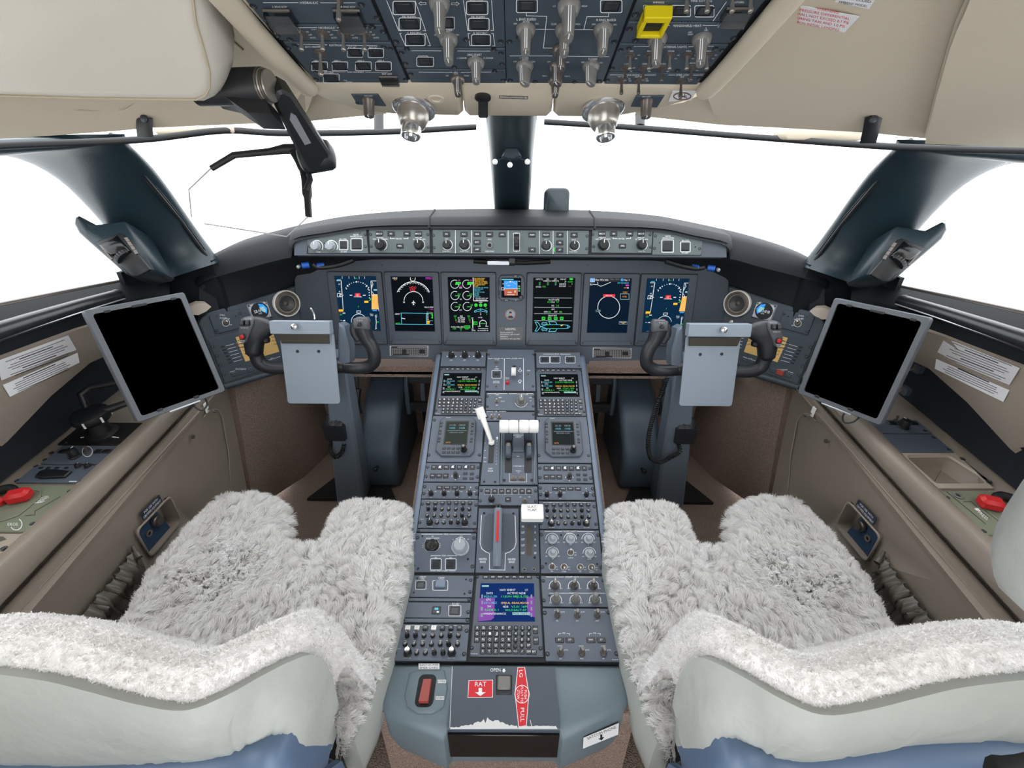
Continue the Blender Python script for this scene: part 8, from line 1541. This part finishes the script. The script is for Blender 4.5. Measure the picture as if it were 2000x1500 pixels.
def mirror_mesh(me):
    m = me.copy(); n = len(m.vertices); co = np.empty(n*3, np.float32); m.vertices.foreach_get('co', co); co[0::3] *= -1; m.vertices.foreach_set('co', co); m.update(); return m
def seat(s):
    side = 'left' if s < 0 else 'right'; fx = lambda p: flip(p, s); root = thing('pilot_seat', '%s pilot seat with shaggy white sheepskin cushion and pale leather back' % side, 'seat', T(s*.54, .5, .1), 'pilot seats'); I = root.matrix_world.copy(); I = T(s*.54, .5, .1).inverted()
    def part(nm, b, parent=None, sm=50, raw=False): return obj(nm, b, root if parent is None else parent, I if parent is None else Matrix(), smooth=sm)
    # leather cushion body
    pl = [tuple(p+np.array([.022 if (p[0] > -.40 and 15 <= k <= 20) else 0, 0])) for k, p in enumerate(POLY)]; b = MB(); rr = [[(p[0], p[1], z) for p in inset(pl, k)] for z, k in ((.285, .03), (.30, .012), (.335, .004), (.385, .004), (.408, .012))]
    b.loft([[fx(p) for p in r] for r in rr], 'leather'); cu = part('cushion', b)
    b = MB(); b.put([fx(p) for p in GV], [tuple(q) for q in quads], 'fleece_base'); fl = part('sheepskin', b, sm=80)
    me = CUSH_FUR if s < 0 else mirror_mesh(CUSH_FUR); o = link('fleece_pile', me, fl, Matrix()); o['kind'] = 'stuff'
    # fleece over the backrest
    b = MB(); b.grid([[fx(p) for p in r] for r in SECT], 'fleece_base'); bf = part('backrest_sheepskin', b, sm=80); me = BACK_FUR if s < 0 else mirror_mesh(BACK_FUR); o = link('fleece_pile', me, bf, Matrix()); o['kind'] = 'stuff'
    # pale leather rear of the backrest
    rows = []; low = []; n = len(SEAM); ZZ = []
    for i, p in enumerate(SEAM):
        e = min(i, n-1-i)/(n/2); zz = .575+.035*min(1, max(0, (1-e)/.4))+.04*min(1, max(0, (.62-e)/.3))
        if s > 0: zz = max(zz, .60+.07*min(1, max(0, (e-.6)/.4)))
        ZZ.append(min(zz, p.z-.06))
    for _ in range(14): ZZ = [ZZ[0]]+[(ZZ[i-1]+ZZ[i]*2+ZZ[i+1])/4 for i in range(1, n-1)]+[ZZ[-1]]
    for i, p in enumerate(SEAM):
        e = min(i, n-1-i)/(n/2); k = min(1, e*6); wr = .0022*math.sin(i*1.7+2*math.sin(i*.6))
        zz = ZZ[i]; q = V((p.x+(XC-p.x)*.03, .283-.012*k+.03*(1-k), zz)); fl_ = V((0, -1, 0))
        rows.append([p, p+V((0, -.006, -.012)), p*.72+q*.28+V((0, -.014*k+wr, 0)), p*.4+q*.6+V((0, -.012*k-wr, 0)), q+V((0, -.004, .004)), q+V((0, .012, -.006))]); low.append(q)
    b = MB(); b.sheet([[fx(p) for p in r] for r in (rows if s > 0 else rows[::-1])], .012, 'leather'); part('backrest_leather', b, sm=80)
    b = MB(); b.tube([fx(p+V((0, -.003, -.002))) for p in SEAM[3:-3]], .0022, 'leather', 6); part('welt', b, sm=60)
    # blue grey shell
    rows = []
    for i, q in enumerate(low):
        e = min(i, n-1-i)/(n/2); k = min(1, e*5); rows.append([q+V((0, .004, .004)), q+V((0, -.022, .011)), q+V((0, -.031, .006)), q+V((0, -.034, -.012)), q+V((0, -.030*k-.004, -.05)), q+V((0, .0, -.12)), q+V((0, .03, -.22))])
    b = MB(); b.sheet([[fx(p) for p in r] for r in (rows if s > 0 else rows[::-1])], .01, 'shell_blue'); part('back_shell', b, sm=80)
    b = MB(); cx = -.335; Pp = [(cx+.06*math.cos(a), .525+.05*math.sin(a)) for a in (math.pi*k/14 for k in range(15))]+[(cx-.06, .42), (cx+.06, .42)]
    b.loft([[fx((cx+(x-cx)*k, yy, .52+(z-.52)*k)) for x, z in Pp] for k, yy in ((1, .262), (1, .232), (.95, .227))], 'shell_blue'); part('hinge_cover', b, sm=40)
    # frame, rails and levers under the seat
    b = MB(); b.box(fx((-.54, .62, .19)), (.44, .42, .18), 'seat_rail', ch=.01); part('seat_base', b)
    b = MB(); b.box(fx((-.2685, .66, .30)), (.005, .48, .05), 'seat_rail', ch=.001); sr = part('side_rail', b)
    for k in range(9): b = MB(); b.lathe([(.006, -.0035), (.006, .0035)], 'gap', 10, M=I @ T(*fx((-.2685, .46+k*.045, .31))) @ RY(90)); obj('rail_hole', b, sr, Matrix())
    b = MB(); b.box(fx((-.266, .80, .33)), (.008, .14, .012), 'alu', ch=.001); part('rail_cap', b)
    b = MB(); b.box(fx((-.292, .36, .36)), (.05, .10, .16), 'seat_rail', ch=.01); part('recline_block', b); b = MB(); b.tube([fx(p) for p in cr([(-.275, .30, .50), (-.262, .315, .44), (-.268, .33, .36), (-.275, .34, .30)], 4)], .010, 'black', 10); part('recline_lever', b, sm=60); b = MB(); b.lathe([(.036, -.012), (.04, -.006), (.04, .006), (.036, .012)], 'seat_rail', 24, M=T(*fx((-.285, .30, .44))) @ RY(90)); part('recline_wheel', b, sm=40)
    q = [at(*p, Z=.33) for p in ((638, 1402), (668, 1406), (670, 1456), (640, 1450))]; c_ = sum(q, V())/4; LFR = Fr(fx(c_), (1, 0, 0), (0, 1, 0))
    b = MB(); b.box(fx(c_), (.020, .036, .003), 'gap'); lb = part('lever_label', b); cx_ = fx(c_); d = Draw(lambda x, y: V((cx_.x-s*.54+x, cx_.y-.5-y)), lift=c_.z-.1+.002, mats=lambda c: PM[c]); d.text('LATERAL', .003, 0, .0065, rot=-90, w=.030); d.text('LOCK', -.005, 0, .0065, rot=-90, w=.02); d.done('lettering', lb)
    if s > 0:
        b = MB(); C_ = V((.583, .285, 1.0)); rings = []
        for w, k in ((-.035, .82), (-.03, .93), (-.015, 1), (.015, 1), (.03, .93), (.036, .80), (.038, .5)): rings.append([C_+V((.130*k*math.copysign(abs(math.cos(a))**.8, math.cos(a)), -w*1.0, .155*k*math.copysign(abs(math.sin(a))**.85, math.sin(a)))) for a in (2*math.pi*j/36 for j in range(36))])
        b.loft(rings, 'leather'); hr = part('headrest', b, sm=70); b = MB(); b.tube([I @ V((C_.x+.119*math.cos(a), C_.y-.031, C_.z+.143*math.sin(a))) for a in (2*math.pi*j/40 for j in range(40))], .0016, 'thread', 6, closed=True); obj('stitching', b, hr, Matrix()); b = MB(); b.tube([(.60, .29, .86), (.60, .31, .74)], .012, 'leather', 10); part('headrest_stalk', b)
        b = MB(); b.prism(rrect(.12, .2, .02, 4), 0, .06, 'seat_rail', M=T(.575, .245, .575) @ RX(90), ch=.006); part('back_box', b)
for s in SIDES: seat(s)
for k_, m_ in MATS.items():
    if k_.startswith(('glow_', 'scr_')): m_.cycles.emission_sampling = 'NONE'
